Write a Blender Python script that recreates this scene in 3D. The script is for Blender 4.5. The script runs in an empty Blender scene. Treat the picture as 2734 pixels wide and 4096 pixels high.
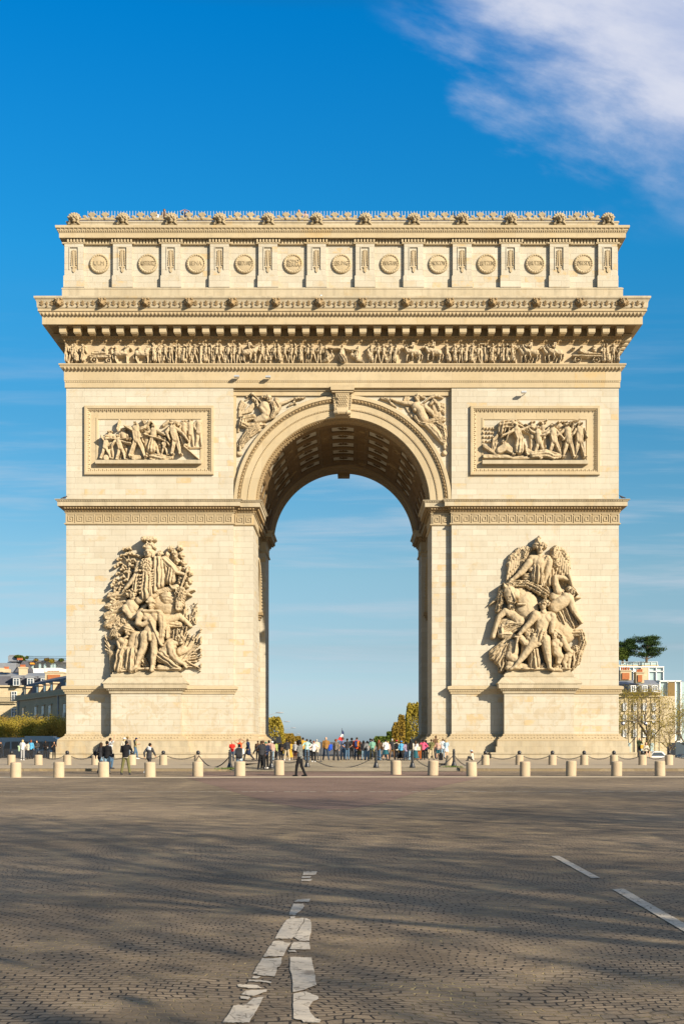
import bpy, bmesh, math, random
import numpy as np
from mathutils import Vector, Matrix
random.seed(7); np.random.seed(7)
R = math.radians
SC = bpy.context.scene
COL = SC.collection

# ------------------------------------------------------------------ camera, sky, sun
F, HOR, VPX, D0, CX, CH = 5280.0, 2957.0, 1398.0, 112.0, 0.615, 1.8
cam = bpy.data.cameras.new("camera"); camo = bpy.data.objects.new("camera", cam); COL.objects.link(camo)
cam.sensor_fit = 'HORIZONTAL'; cam.sensor_width = 36.0; cam.lens = 36.0 * F / 2734.0
cam.shift_x = -(VPX - 1367.0) / 2734.0; cam.shift_y = (HOR - 2048.0) / 2734.0
cam.clip_start = 0.5; cam.clip_end = 6000
camo.location = (CX, -D0, CH); camo.rotation_euler = (R(90), 0, 0)
SC.camera = camo
SUN_AZ, SUN_EL = 42.5, 24.0
sun = bpy.data.lights.new("sun", 'SUN'); suno = bpy.data.objects.new("sun", sun); COL.objects.link(suno)
sun.energy = 5.0; sun.angle = R(0.55); sun.color = (1.0, 0.885, 0.70)
sdir = Vector((math.sin(R(SUN_AZ)) * math.cos(R(SUN_EL)), -math.cos(R(SUN_AZ)) * math.cos(R(SUN_EL)), math.sin(R(SUN_EL))))
suno.rotation_euler = sdir.to_track_quat('Z', 'Y').to_euler(); suno.location = (60, -120, 60)
SC.view_settings.view_transform = 'Standard'; SC.view_settings.look = 'None'
SC.view_settings.exposure = 0.80; SC.view_settings.gamma = 1.0
SC.cycles.max_bounces = 6; SC.cycles.diffuse_bounces = 2

world = bpy.data.worlds.new("World"); SC.world = world; world.use_nodes = True
nt = world.node_tree; nt.nodes.clear()
class NT:
    def __init__(s, tree): s.t = tree
    def n(s, typ, **kw):
        nd = s.t.nodes.new(typ)
        for k, v in kw.items():
            if k.startswith('i_'):
                key = k[2:]; key = int(key) if key.isdigit() else key.replace('_', ' ')
                if hasattr(v, 'is_linked') or isinstance(v, bpy.types.NodeSocket): s.t.links.new(v, nd.inputs[key])
                else: nd.inputs[key].default_value = v
            else: setattr(nd, k, v)
        return nd
    def l(s, a, b): s.t.links.new(a, b)
    def m(s, op, a, b=0.0, c=None, clamp=False):
        nd = s.t.nodes.new('ShaderNodeMath'); nd.operation = op; nd.use_clamp = clamp
        for i, v in enumerate((a, b) if c is None else (a, b, c)):
            if isinstance(v, bpy.types.NodeSocket): s.t.links.new(v, nd.inputs[i])
            else: nd.inputs[i].default_value = v
        return nd.outputs[0]
    def mix(s, fac, a, b, typ='MIX'):
        nd = s.t.nodes.new('ShaderNodeMix'); nd.data_type = 'RGBA'; nd.blend_type = typ
        for i, v in ((0, fac), (6, a), (7, b)):
            if isinstance(v, bpy.types.NodeSocket): s.t.links.new(v, nd.inputs[i])
            else: nd.inputs[i].default_value = v if i == 0 else (*v, 1) if len(v) == 3 else v
        return nd.outputs[2]
    def noise(s, vec, scale, detail=4, rough=.55, out=0, dist=0):
        nd = s.n('ShaderNodeTexNoise'); nd.inputs['Scale'].default_value = scale; nd.inputs['Detail'].default_value = detail
        nd.inputs['Roughness'].default_value = rough; nd.inputs['Distortion'].default_value = dist
        if vec is not None: s.l(vec, nd.inputs['Vector'])
        return nd.outputs[out]
    def ramp(s, fac, stops, mode='LINEAR'):
        nd = s.n('ShaderNodeValToRGB'); s.l(fac, nd.inputs[0]); cr = nd.color_ramp; cr.interpolation = mode
        while len(cr.elements) < len(stops): cr.elements.new(0.5)
        for e, (p, c) in zip(cr.elements, stops):
            e.position = p; e.color = (c, c, c, 1) if isinstance(c, (int, float)) else (*c, 1)
        return nd.outputs[0]
    def sstep(s, x, a, b):
        nd = s.n('ShaderNodeMapRange'); nd.interpolation_type = 'SMOOTHSTEP'
        s.l(x, nd.inputs[0]); nd.inputs[1].default_value = a; nd.inputs[2].default_value = b
        return nd.outputs[0]
w = NT(nt)
sky = w.n('ShaderNodeTexSky'); sky.sky_type = 'NISHITA'; sky.sun_disc = False
sky.sun_elevation = R(SUN_EL); sky.sun_rotation = R(180 - SUN_AZ)
sky.air_density = 1.0; sky.dust_density = 0.6; sky.ozone_density = 2.5; sky.altitude = 100
hs = w.n('ShaderNodeHueSaturation'); hs.inputs['Saturation'].default_value = 1.32; hs.inputs['Hue'].default_value = 0.488; hs.inputs['Value'].default_value = 1.0
w.l(sky.outputs[0], hs.inputs['Color'])
tc = w.n('ShaderNodeTexCoord'); sep = w.n('ShaderNodeSeparateXYZ'); w.l(tc.outputs['Generated'], sep.inputs[0])
ax = w.m('ABSOLUTE', sep.outputs[1]); ay = w.m('MAXIMUM', ax, 0.02)
px_ = w.m('DIVIDE', sep.outputs[0], ay); pz_ = w.m('DIVIDE', sep.outputs[2], ay)
# one wind-torn cloud bank on the upper right of the sky
comb = w.n('ShaderNodeCombineXYZ'); w.l(w.m('MULTIPLY', px_, 1.0), comb.inputs[0]); w.l(w.m('MULTIPLY', pz_, 1.35), comb.inputs[1])
rot = w.n('ShaderNodeVectorRotate'); rot.rotation_type = 'Z_AXIS'; rot.inputs['Angle'].default_value = R(28); w.l(comb.outputs[0], rot.inputs['Vector'])
mp = w.n('ShaderNodeMapping'); mp.inputs['Scale'].default_value = (1.0, 1.9, 1); w.l(rot.outputs[0], mp.inputs[0])
n1 = w.noise(mp.outputs[0], 7.0, 10, .60, dist=.12)
n2 = w.noise(comb.outputs[0], 26.0, 6, .6)
edge = w.m('ADD', w.m('MULTIPLY', px_, 1.0), w.m('MULTIPLY', pz_, 1.0))          # grows towards the upper right
bank = w.m('SUBTRACT', edge, 0.60)
cl = w.m('ADD', w.m('MULTIPLY', bank, 5.0), w.m('MULTIPLY', w.m('SUBTRACT', n1, 0.5), 1.6))
cl = w.m('ADD', cl, w.m('MULTIPLY', w.m('SUBTRACT', n2, 0.5), 0.25))
cmask = w.m('MULTIPLY', w.sstep(cl, -0.15, 0.75), 0.90)
cmask = w.m('MULTIPLY', cmask, w.m('MULTIPLY', w.sstep(px_, 0.0, 0.09), w.sstep(pz_, 0.37, 0.44)))
# thin level streaks low in the sky
mp2 = w.n('ShaderNodeMapping'); mp2.inputs['Scale'].default_value = (2.2, 22, 1); w.l(comb.outputs[0], mp2.inputs[0])
n3 = w.noise(mp2.outputs[0], 1.6, 6, .6, dist=.3)
low = w.m('MULTIPLY', w.sstep(pz_, 0.0, 0.05), w.m('SUBTRACT', 1.0, w.sstep(pz_, 0.12, 0.36)))
streak = w.m('MULTIPLY', w.m('MULTIPLY', w.sstep(n3, 0.44, 0.72), low), 0.58)
ccol = w.mix(w.sstep(n1, .35, .7), (3.0, 3.4, 4.6), (4.5, 4.6, 5.2))
hyp = w.m('MAXIMUM', w.m('SQRT', w.m('ADD', w.m('POWER', sep.outputs[0], 2), w.m('POWER', sep.outputs[1], 2))), .02)
tel = w.m('DIVIDE', sep.outputs[2], hyp)          # the deep, polarised blue of this sky: tint by elevation
tint = w.ramp(w.m('MULTIPLY', tel, 1.25, clamp=True), [(0, (.40, .53, .85)), (.014, (.525, .68, 1.08)), (.085, (.506, .53, .64)), (.155, (.66, .615, .62)), (.30, (.417, .653, .706)), (.46, (.19, .79, .945)), (.69, (.012, .79, 1.10)), (.76, (.32, .52, .62)), (.95, (.46, .42, .40))])
tinted = w.mix(1.0, hs.outputs[0], tint, 'MULTIPLY')
c1 = w.mix(streak, tinted, (3.3, 3.75, 4.3)); c2 = w.mix(cmask, c1, ccol)
bg = w.n('ShaderNodeBackground'); bg.inputs[1].default_value = 0.097; w.l(c2, bg.inputs[0])
wo = w.n('ShaderNodeOutputWorld'); w.l(bg.outputs[0], wo.inputs[0])

# ------------------------------------------------------------------ pixel helpers (world point at a true depth)
def pos(px, py, Y=0.0):
    s = F / (D0 + Y)
    return (CX + (px - VPX) / s, Y, CH + (HOR - py) / s)
def PX(px, Y=0.0): return CX + (px - VPX) * (D0 + Y) / F
def PZ(py, Y=0.0): return CH + (HOR - py) * (D0 + Y) / F
def G(px, py, z=0.0):
    d = (CH - z) * F / (py - HOR)
    return (CX + (px - VPX) * d / F, d - D0)

# ------------------------------------------------------------------ materials
def newmat(name):
    m = bpy.data.materials.new(name); m.use_nodes = True; t = NT(m.node_tree)
    b = m.node_tree.nodes['Principled BSDF']; b.inputs['Specular IOR Level'].default_value = 0.3
    return m, t, b
def plain(name, col, rough=.7, metal=0, var=.12, vs=6.0, spec=.3, bump=0.0):
    m, t, b = newmat(name)
    g = t.n('ShaderNodeTexCoord')
    nz = t.noise(g.outputs['Object'], vs, 4)
    c = t.mix(nz, tuple(x * (1 - var * 1.4) for x in col), tuple(min(1, x * (1 + var * 1.4)) for x in col))
    t.l(c, b.inputs['Base Color']); b.inputs['Roughness'].default_value = rough
    b.inputs['Metallic'].default_value = metal; b.inputs['Specular IOR Level'].default_value = spec
    if bump:
        bp = t.n('ShaderNodeBump'); bp.inputs['Strength'].default_value = bump; bp.inputs['Distance'].default_value = .02
        t.l(t.noise(g.outputs['Object'], vs * 6, 3), bp.inputs['Height']); t.l(bp.outputs[0], b.inputs['Normal'])
    return m
def stone(name, base=(.585, .52, .41), alt=(.49, .41, .295), brick=True, grime=.35, ochre=.5, bw=1.75, bh=.49, grimecol=(.20, .17, .12), bump=.35, streaks=0.0, off=0.0):
    base = tuple(x * .80 for x in base); alt = tuple(x * .80 for x in alt)
    m, t, b = newmat(name)
    g = t.n('ShaderNodeNewGeometry'); P = g.outputs['Position']
    s = t.n('ShaderNodeSeparateXYZ'); t.l(P, s.inputs[0])
    cb = t.n('ShaderNodeCombineXYZ'); t.l(t.m('ADD', s.outputs[0], s.outputs[1]), cb.inputs[0]); t.l(t.m('ADD', s.outputs[2], off), cb.inputs[1])
    V = cb.outputs[0]
    big = t.noise(P, .22, 5, .6); med = t.noise(P, 1.5, 6, .65); fine = t.noise(P, 9, 5, .7); speck = t.noise(P, 26, 3, .6)
    col = t.mix(t.ramp(big, [(.35, 0), (.68, 1)]), base, tuple(.5 * a + .5 * c for a, c in zip(base, alt)))
    if brick:
        bt = t.n('ShaderNodeTexBrick'); t.l(V, bt.inputs['Vector'])
        bt.inputs['Scale'].default_value = 1; bt.inputs['Brick Width'].default_value = bw; bt.inputs['Row Height'].default_value = bh
        bt.inputs['Mortar Size'].default_value = .014; bt.inputs['Mortar Smooth'].default_value = .3; bt.offset = .5; bt.squash = 0.7; bt.squash_frequency = 3
        bt.inputs['Color1'].default_value = (0, 0, 0, 1); bt.inputs['Color2'].default_value = (1, 1, 1, 1); bt.inputs['Mortar'].default_value = (.5, .5, .5, 1)
        rnd = bt.outputs['Color']
        col = t.mix(t.m('MULTIPLY', t.ramp(rnd, [(0, 0), (.5, .10), (1, .52)]), 1.0), col, alt)
        ys = t.m('MULTIPLY', t.ramp(rnd, [(.90, 0), (.93, 1)]), t.m('MULTIPLY', t.ramp(med, [(.45, 0), (.58, 1)]), ochre))
        col = t.mix(ys, col, (.50, .35, .16))
        lite = t.m('MULTIPLY', t.ramp(rnd, [(.02, 1), (.12, 0)]), .32)
        col = t.mix(lite, col, tuple(min(1, a * 1.14 + .02) for a in base))
    och = t.m('MULTIPLY', t.ramp(t.noise(P, .75, 6, .72, dist=.6), [(.565, 0), (.66, 1)]), ochre * .6)
    col = t.mix(och, col, (.43, .31, .155))
    lowz = t.m('SUBTRACT', 1.0, t.sstep(s.outputs[2], 4.5, 7.5)); st2 = t.ramp(t.noise(P, .8, 7, .72, dist=1.1), [(.53, 0), (.58, 1)])
    col = t.mix(t.m('MULTIPLY', t.m('MULTIPLY', lowz, st2), ochre * .85), col, (.39, .31, .20))
    gr = t.m('MULTIPLY', t.m('MAXIMUM', t.ramp(med, [(.50, 0), (.74, 1)]), t.m('MULTIPLY', t.ramp(t.noise(P, .09, 6, .62), [(.50, 0), (.68, 1)]), .55)), grime)
    col = t.mix(gr, col, grimecol)
    pit = t.m('MULTIPLY', t.m('MAXIMUM', t.ramp(speck, [(.62, 0), (.72, 1)]), t.ramp(t.noise(P, 6, 6, .75, dist=.5), [(.64, 0), (.70, 1)])), .32)
    col = t.mix(pit, col, (.22, .18, .13))
    if streaks:
        mp = t.n('ShaderNodeMapping'); mp.inputs['Scale'].default_value = (1.6, 1.6, .12); t.l(P, mp.inputs[0])
        st = t.m('MULTIPLY', t.ramp(t.noise(mp.outputs[0], 1.3, 5, .65), [(.46, 0), (.66, 1)]), streaks)
        col = t.mix(st, col, (.19, .16, .115))
    h = t.m('ADD', t.m('MULTIPLY', fine, .5), t.m('MULTIPLY', speck, .35))
    if brick:
        col = t.mix(t.m('MULTIPLY', bt.outputs['Fac'], .42), col, (.24, .19, .13))
        h = t.m('SUBTRACT', h, t.m('MULTIPLY', bt.outputs['Fac'], .9))
    t.l(col, b.inputs['Base Color']); b.inputs['Roughness'].default_value = .92; b.inputs['Specular IOR Level'].default_value = .12
    bp = t.n('ShaderNodeBump'); bp.inputs['Strength'].default_value = bump; bp.inputs['Distance'].default_value = .04
    t.l(h, bp.inputs['Height']); t.l(bp.outputs[0], b.inputs['Normal'])
    return m
M = {}
M['ashlar'] = stone('ashlar_limestone', base=(.61, .56, .455), alt=(.50, .435, .325), grime=.17, ochre=.6, streaks=.10, bump=.5)
M['band'] = stone('smooth_limestone', brick=True, bw=2.6, bh=3.0, base=(.57, .465, .305), alt=(.48, .375, .225), grime=.3, ochre=.5)
M['carve'] = stone('carved_limestone', brick=False, base=(.54, .43, .275), alt=(.43, .33, .19), grime=.35, ochre=.35, bump=.25)
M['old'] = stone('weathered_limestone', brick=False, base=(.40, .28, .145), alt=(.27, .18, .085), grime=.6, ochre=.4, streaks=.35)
M['ledge'] = stone('grimy_ledge_limestone', brick=True, bw=2.2, bh=3.0, base=(.56, .48, .345), alt=(.47, .39, .26), grime=.35, ochre=.4, streaks=.3)
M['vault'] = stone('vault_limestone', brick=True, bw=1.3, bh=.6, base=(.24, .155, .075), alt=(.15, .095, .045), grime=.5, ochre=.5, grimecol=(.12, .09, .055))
M['statue'] = stone('statuary_limestone', brick=False, base=(.56, .45, .30), alt=(.44, .33, .19), grime=.45, ochre=.4, grimecol=(.30, .21, .12), bump=.3)
M['crest'] = stone('crest_limestone', brick=False, base=(.48, .39, .25), alt=(.36, .28, .165), grime=.5, ochre=.4, streaks=.3, bump=.2)
M['text'] = stone('letter_limestone', brick=False, base=(.46, .37, .235), alt=(.42, .33, .20), grime=.2, ochre=.2)
M['iron'] = plain('black_cast_iron', (.018, .018, .02), .35, 0, .2, 8, .6)
M['steel'] = plain('pale_steel', (.42, .43, .44), .4, .3, .08, 5)
M['coffer_shade'] = stone('shaded_dirty_panel_limestone', brick=False, base=(.13, .085, .045), alt=(.09, .06, .03), grime=.3, ochre=.3)  # recess shade put into the colour of the coffer floors, with some dirt
M['granite'] = stone('bollard_granite', brick=False, base=(.58, .46, .32), alt=(.44, .34, .225), grime=.45, ochre=.55, grimecol=(.34, .26, .17), bump=.6)

# ------------------------------------------------------------------ mesh builder
ORG = {}
class MB:
    def __init__(s): s.v = []; s.f = []
    def add(s, vs, fs):
        o = len(s.v); s.v.extend([tuple(map(float, a)) for a in vs]); s.f.extend([tuple(int(i) + o for i in f) for f in fs])
    def box(s, x0, x1, y0, y1, z0, z1):
        s.add([(x0, y0, z0), (x1, y0, z0), (x1, y1, z0), (x0, y1, z0), (x0, y0, z1), (x1, y0, z1), (x1, y1, z1), (x0, y1, z1)],
              [(0, 3, 2, 1), (4, 5, 6, 7), (0, 1, 5, 4), (1, 2, 6, 5), (2, 3, 7, 6), (3, 0, 4, 7)])
    def prism(s, poly, axis, a, b):
        def P(u, v, t): return {'y': (u, t, v), 'x': (t, u, v), 'z': (u, v, t)}[axis]
        n = len(poly); vs = [P(u, v, a) for u, v in poly] + [P(u, v, b) for u, v in poly]
        fs = [tuple(range(n)), tuple(range(2 * n - 1, n - 1, -1))] + [(i, (i + 1) % n, n + (i + 1) % n, n + i) for i in range(n)]
        s.add(vs, fs)
    def tube(s, p0, p1, r0, r1=None, n=8, cap=True):
        r1 = r0 if r1 is None else r1
        p0, p1 = Vector(p0), Vector(p1); d = p1 - p0
        if d.length < 1e-6: return
        q = d.to_track_quat('Z', 'Y'); vs = []
        for p, r in ((p0, r0), (p1, r1)):
            for i in range(n):
                a = 2 * math.pi * i / n; vs.append(p + q @ Vector((r * math.cos(a), r * math.sin(a), 0)))
        fs = [(i, (i + 1) % n, n + (i + 1) % n, n + i) for i in range(n)]
        if cap: fs += [tuple(range(n - 1, -1, -1)), tuple(range(n, 2 * n))]
        s.add(vs, fs)
    def sph(s, c, r, n=8, m=5, rot=None):
        rx, ry, rz = (r, r, r) if isinstance(r, (int, float)) else r
        vs = [(0, 0, -rz)]
        for j in range(1, m):
            a = math.pi * j / m
            for i in range(n):
                t = 2 * math.pi * i / n; vs.append((rx * math.sin(a) * math.cos(t), ry * math.sin(a) * math.sin(t), -rz * math.cos(a)))
        vs.append((0, 0, rz)); fs = []
        for i in range(n): fs.append((0, 1 + (i + 1) % n, 1 + i))
        for j in range(m - 2):
            for i in range(n): a = 1 + j * n + i; b2 = 1 + j * n + (i + 1) % n; fs.append((a, b2, b2 + n, a + n))
        T = len(vs) - 1
        for i in range(n): fs.append((T, 1 + (m - 2) * n + i, 1 + (m - 2) * n + (i + 1) % n))
        if rot is not None: vs = [rot @ Vector(v) for v in vs]
        s.add([(v[0] + c[0], v[1] + c[1], v[2] + c[2]) for v in vs], fs)
    def capsule(s, p0, p1, r0, r1, n=10):
        s.tube(p0, p1, r0, r1, n); s.sph(p0, r0, n, 6); s.sph(p1, r1, n, 6)
    def lathe(s, c, prof, n=20):
        vs = []
        for r, z in prof:
            for i in range(n): a = 2 * math.pi * i / n; vs.append((c[0] + r * math.cos(a), c[1] + r * math.sin(a), c[2] + z))
        fs = [(j * n + i, j * n + (i + 1) % n, (j + 1) * n + (i + 1) % n, (j + 1) * n + i) for j in range(len(prof) - 1) for i in range(n)]
        fs += [tuple(range(n - 1, -1, -1)), tuple(range((len(prof) - 1) * n, len(prof) * n))]
        s.add(vs, fs)
    def sweep(s, poly, prof, closed=True):
        """mitred moulding: prof = [(outward offset, z)], poly = plan outline, counter-clockwise"""
        n = len(poly); rings = []
        for p, z in prof:
            ring = []
            for i in range(n):
                a, b, c = Vector(poly[i - 1]), Vector(poly[i]), Vector(poly[(i + 1) % n])
                def nrm(u, v): d = (v - u).normalized(); return Vector((d.y, -d.x))
                if not closed and i == 0: off = nrm(b, c)
                elif not closed and i == n - 1: off = nrm(a, b)
                else:
                    n1_, n2_ = nrm(a, b), nrm(b, c); off = (n1_ + n2_) / max(.3, 1 + n1_.dot(n2_))
                q = b + off * p; ring.append((q.x, q.y, z))
            rings.append(ring)
        vs = [v for r in rings for v in r]; fs = []
        for j in range(len(prof) - 1):
            for i in range(n if closed else n - 1):
                k = (i + 1) % n; fs.append((j * n + i, j * n + k, (j + 1) * n + k, (j + 1) * n + i))
        s.add(vs, fs)
    def ring(s, cx, cz, prof, a0, a1, n, closed=False):
        """arch moulding: prof = [(radius, y)], swept in the XZ plane"""
        m = len(prof); vs = []
        for i in range(n + 1):
            a = a0 + (a1 - a0) * i / n
            for r, y in prof: vs.append((cx + r * math.cos(a), y, cz + r * math.sin(a)))
        fs = []
        for i in range(n):
            for j in range(m if closed else m - 1):
                k = (j + 1) % m; fs.append((i * m + j, i * m + k, (i + 1) * m + k, (i + 1) * m + j))
        s.add(vs, fs)
    def mesh(s, name, origin=None, smooth=False):
        me = bpy.data.meshes.new(name); o = origin or (0, 0, 0)
        me.from_pydata([(a - o[0], b - o[1], c - o[2]) for a, b, c in s.v], [], s.f)
        if smooth: me.polygons.foreach_set('use_smooth', [True] * len(me.polygons))
        me.update(); return me
    def build(s, name, mat, parent=None, smooth=False, **tags):
        o = ORG.get(parent.name if parent else None)
        me = s.mesh(name, o, smooth); me.materials.append(mat)
        return link(name, me, parent, **tags)
def link(name, me, parent=None, **tags):
    ob = bpy.data.objects.new(name, me); COL.objects.link(ob)
    if parent: ob.parent = parent; ORG[ob.name] = ORG.get(parent.name)
    tagit(ob, **tags); return ob
def tagit(ob, label=None, cat=None, group=None, kind=None):
    if label: ob['label'] = label
    if cat: ob['category'] = cat
    if group: ob['group'] = group
    if kind: ob['kind'] = kind
    return ob
def empty(name, loc, label=None, cat=None, group=None, rz=0):
    o = bpy.data.objects.new(name, None); COL.objects.link(o); o.location = loc; o.rotation_euler = (0, 0, rz)
    o.empty_display_size = .2; ORG[o.name] = tuple(loc) if rz == 0 else (0, 0, 0)
    return tagit(o, label, cat, group)
def arrmesh(name, V, Fq, origin=None, smooth=False):
    V = np.asarray(V, dtype=np.float32).copy()
    if origin: V -= np.array(origin, dtype=np.float32)
    Fq = np.asarray(Fq, dtype=np.int32); k = Fq.shape[1]
    me = bpy.data.meshes.new(name); me.vertices.add(len(V)); me.vertices.foreach_set('co', V.ravel())
    me.loops.add(Fq.size); me.loops.foreach_set('vertex_index', Fq.ravel())
    me.polygons.add(len(Fq)); me.polygons.foreach_set('loop_start', np.arange(0, Fq.size, k, dtype=np.int32))
    me.polygons.foreach_set('loop_total', np.full(len(Fq), k, dtype=np.int32))
    if smooth: me.polygons.foreach_set('use_smooth', np.ones(len(Fq), dtype=bool))
    me.update(calc_edges=True); me.validate(); return me

# ------------------------------------------------------------------ carved relief fields
_NG = np.random.RandomState(3).rand(64, 64)
def vnoise(x, y):
    xi = np.floor(x).astype(int); yi = np.floor(y).astype(int); fx = x - xi; fy = y - yi
    fx = fx * fx * (3 - 2 * fx); fy = fy * fy * (3 - 2 * fy)
    g = lambda a, b: _NG[a % 64, b % 64]
    return (g(xi, yi) * (1 - fx) + g(xi + 1, yi) * fx) * (1 - fy) + (g(xi, yi + 1) * (1 - fx) + g(xi + 1, yi + 1) * fx) * fy
class Relief:
    """carving in (u right, v down) units; scale sc metres per unit; depth in the same units"""
    def __init__(s, u0, v0, u1, v1, step, floor=None):
        s.us = np.arange(u0, u1 + step, step, dtype=float); s.vs = np.arange(v0, v1 + step, step, dtype=float); s.step = step
        s.U, s.V = np.meshgrid(s.us, s.vs); s.H = np.full(s.U.shape, -1e9 if floor is None else float(floor)); s.floor = floor
    def cap(s, x1, y1, r1, x2=None, y2=None, r2=None, z=0, z2=None, k=1, rg=0, nr=5, ns=0, nf=.05, sub=False):
        if x2 is None: x2, y2 = x1 + 1e-3, y1
        r2 = r1 if r2 is None else r2; z2 = z if z2 is None else z2; rm = max(r1, r2)
        i0, i1 = np.searchsorted(s.us, [min(x1, x2) - rm, max(x1, x2) + rm]); j0, j1 = np.searchsorted(s.vs, [min(y1, y2) - rm, max(y1, y2) + rm])
        if i1 <= i0 or j1 <= j0: return s
        U, V = s.U[j0:j1, i0:i1], s.V[j0:j1, i0:i1]; dx, dy = x2 - x1, y2 - y1; L2 = dx * dx + dy * dy
        t = np.clip(((U - x1) * dx + (V - y1) * dy) / L2, 0, 1); ex, ey = U - x1 - t * dx, V - y1 - t * dy
        d = np.hypot(ex, ey); r = r1 + t * (r2 - r1)
        if ns: r = r * (1 + .28 * (vnoise(U * nf + 7, V * nf) - .5))
        q = 1 - (d / np.maximum(r, 1e-6)) ** 2; m = q > 0
        h = z + t * (z2 - z) + k * r * np.sqrt(np.maximum(q, 0))
        if rg:
            L = math.sqrt(L2) + 1e-9; lat = (ex * (-dy) + ey * dx) / L / np.maximum(r, 1e-6)
            w_ = vnoise(U * .016 + x1, V * .016 + y1) * 1.6
            h = h + rg * .62 * np.abs(np.sin((lat * nr * 1.5 + w_) * math.pi / 2)) + rg * .45 * np.sin((lat * nr * .6 + w_ * .7) * math.pi) - rg * .4
        if ns: h = h + ns * (vnoise(U * nf * 2.2, V * nf * 2.2 + 9) - .5) * 2
        A = s.H[j0:j1, i0:i1]
        if sub: A[m] = np.minimum(A[m], A[m] - k * r[m] * np.sqrt(q[m]))
        else: A[m] = np.maximum(A[m], h[m])
        return s
    def poly(s, pts, z=0, **kw):
        """pts = [(x, y, r), ...] limb or fold through points"""
        for a, b in zip(pts[:-1], pts[1:]): s.cap(a[0], a[1], a[2], b[0], b[1], b[2], z=z, **kw)
        return s
    def head(s, x, y, r, z, look=0, hair=1, ha=.22):
        s.cap(x, y - r * .18, r * .92, x + look * r * .1, y + r * .42, r * .66, z=z)
        s.cap(x + look * r * .5 - r * .3, y + .02 * r, r * .17, sub=True, k=.8); s.cap(x + look * r * .5 + r * .3, y + .02 * r, r * .17, sub=True, k=.8)
        s.cap(x + look * r * .55, y, r * .13, x + look * r * .6, y + r * .3, r * .19, z=z + r * .82)
        s.cap(x + look * r * .45 - .15 * r, y + r * .56, r * .1, x + look * r * .45 + .15 * r, y + r * .56, r * .1, sub=True, k=.9)
        if hair:
            s.cap(x - look * r * .3 - r * .7, y - r * .35, r * .48, x - look * r * .2, y - r * .72, r * .62, z=z + r * .35, ns=r * ha, nf=.9 / r * 2)
            s.cap(x - look * r * .2, y - r * .72, r * .62, x - look * r * .3 + r * .7, y - r * .35, r * .48, z=z + r * .35, ns=r * ha, nf=.9 / r * 2)
        return s
    def mesh(s, name, fx, fz, sc, y0, origin=None, thick=None, smooth=True, back=None, sharp=0):
        """fx(u), fz(v) give world X and Z; depth comes out of the wall at y0 towards -Y"""
        H = s.H; X = fx(s.U); Z = fz(s.V)
        mk = H > -1e8; Hf = np.where(mk, H, 0.0); Wt = mk.astype(float)
        def blur(A, n):
            for ax_ in (0, 1):
                P_ = np.pad(A, [(n, n) if i == ax_ else (0, 0) for i in (0, 1)], mode='edge'); C_ = np.cumsum(P_, axis=ax_); C_ = np.concatenate([np.zeros_like(C_[:1] if ax_ == 0 else C_[:, :1]), C_], axis=ax_); L_ = A.shape[ax_]
                A = (C_[2 * n + 1:2 * n + 1 + L_] - C_[:L_]) if ax_ == 0 else (C_[:, 2 * n + 1:2 * n + 1 + L_] - C_[:, :L_])
            return A
        if sharp:                                 # undercut the carving: deeper grooves between limbs and folds, chisel texture
            bl = blur(Hf, sharp) / np.maximum(blur(Wt, sharp), 1e-6); q_ = 1.0 / s.step
            dt = (vnoise(s.U * q_ * .55, s.V * q_ * .55) - .5) * s.step * .8 + (vnoise(s.U * q_ * .22 + 5, s.V * q_ * .22) - .5) * s.step * 1.3
            H = np.where(mk, np.maximum(H + .75 * (H - bl) + dt * (Hf > 4), 0), H)
        if s.floor is not None:
            ny, nx = H.shape; V = np.stack([X, y0 - H * sc, Z], -1).reshape(-1, 3)
            ii = np.arange(ny * nx).reshape(ny, nx); Fq = np.stack([ii[1:, :-1], ii[1:, 1:], ii[:-1, 1:], ii[:-1, :-1]], -1).reshape(-1, 4)
            return arrmesh(name, V, Fq, origin, smooth)
        mk = H > -1e8; ny, nx = H.shape
        cell = mk[:-1, :-1] & mk[1:, :-1] & mk[:-1, 1:] & mk[1:, 1:]
        ii = np.arange(ny * nx).reshape(ny, nx)
        q = np.stack([ii[1:, :-1], ii[1:, 1:], ii[:-1, 1:], ii[:-1, :-1]], -1)[cell]
        V = np.stack([X, y0 - np.maximum(H, 0.0) * sc, Z], -1).reshape(-1, 3)
        B = V.copy(); B[:, 1] = (y0 if back is None else back)
        cp = np.pad(cell, 1); N = ny * nx; sk = []
        c = cp[1:-1, 1:-1]
        for (dj, di, a, b) in ((-1, 0, (0, 0), (0, 1)), (1, 0, (1, 1), (1, 0)), (0, -1, (1, 0), (0, 0)), (0, 1, (0, 1), (1, 1))):
            e = c & ~cp[1 + dj:1 + dj + c.shape[0], 1 + di:1 + di + c.shape[1]]
            jj, kk = np.nonzero(e); A_ = ii[jj + a[0], kk + a[1]]; B_ = ii[jj + b[0], kk + b[1]]
            sk.append(np.stack([A_, B_, B_ + N, A_ + N], -1))
        Fq = np.concatenate([q] + sk); VV = np.concatenate([V, B])
        used = np.unique(Fq); remap = np.full(len(VV), -1, dtype=np.int32); remap[used] = np.arange(len(used))
        return arrmesh(name, VV[used], remap[Fq], origin, smooth)
def relief_obj(name, rel, fx, fz, sc, y0, parent, mat=None, back=None, smooth=True, sharp=3, **tags):
    me = rel.mesh(name, fx, fz, sc, y0, ORG.get(parent.name), smooth=smooth, back=back, sharp=sharp)
    me.materials.append(mat or M['statue'])
    return link(name, me, parent, **tags)
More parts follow.
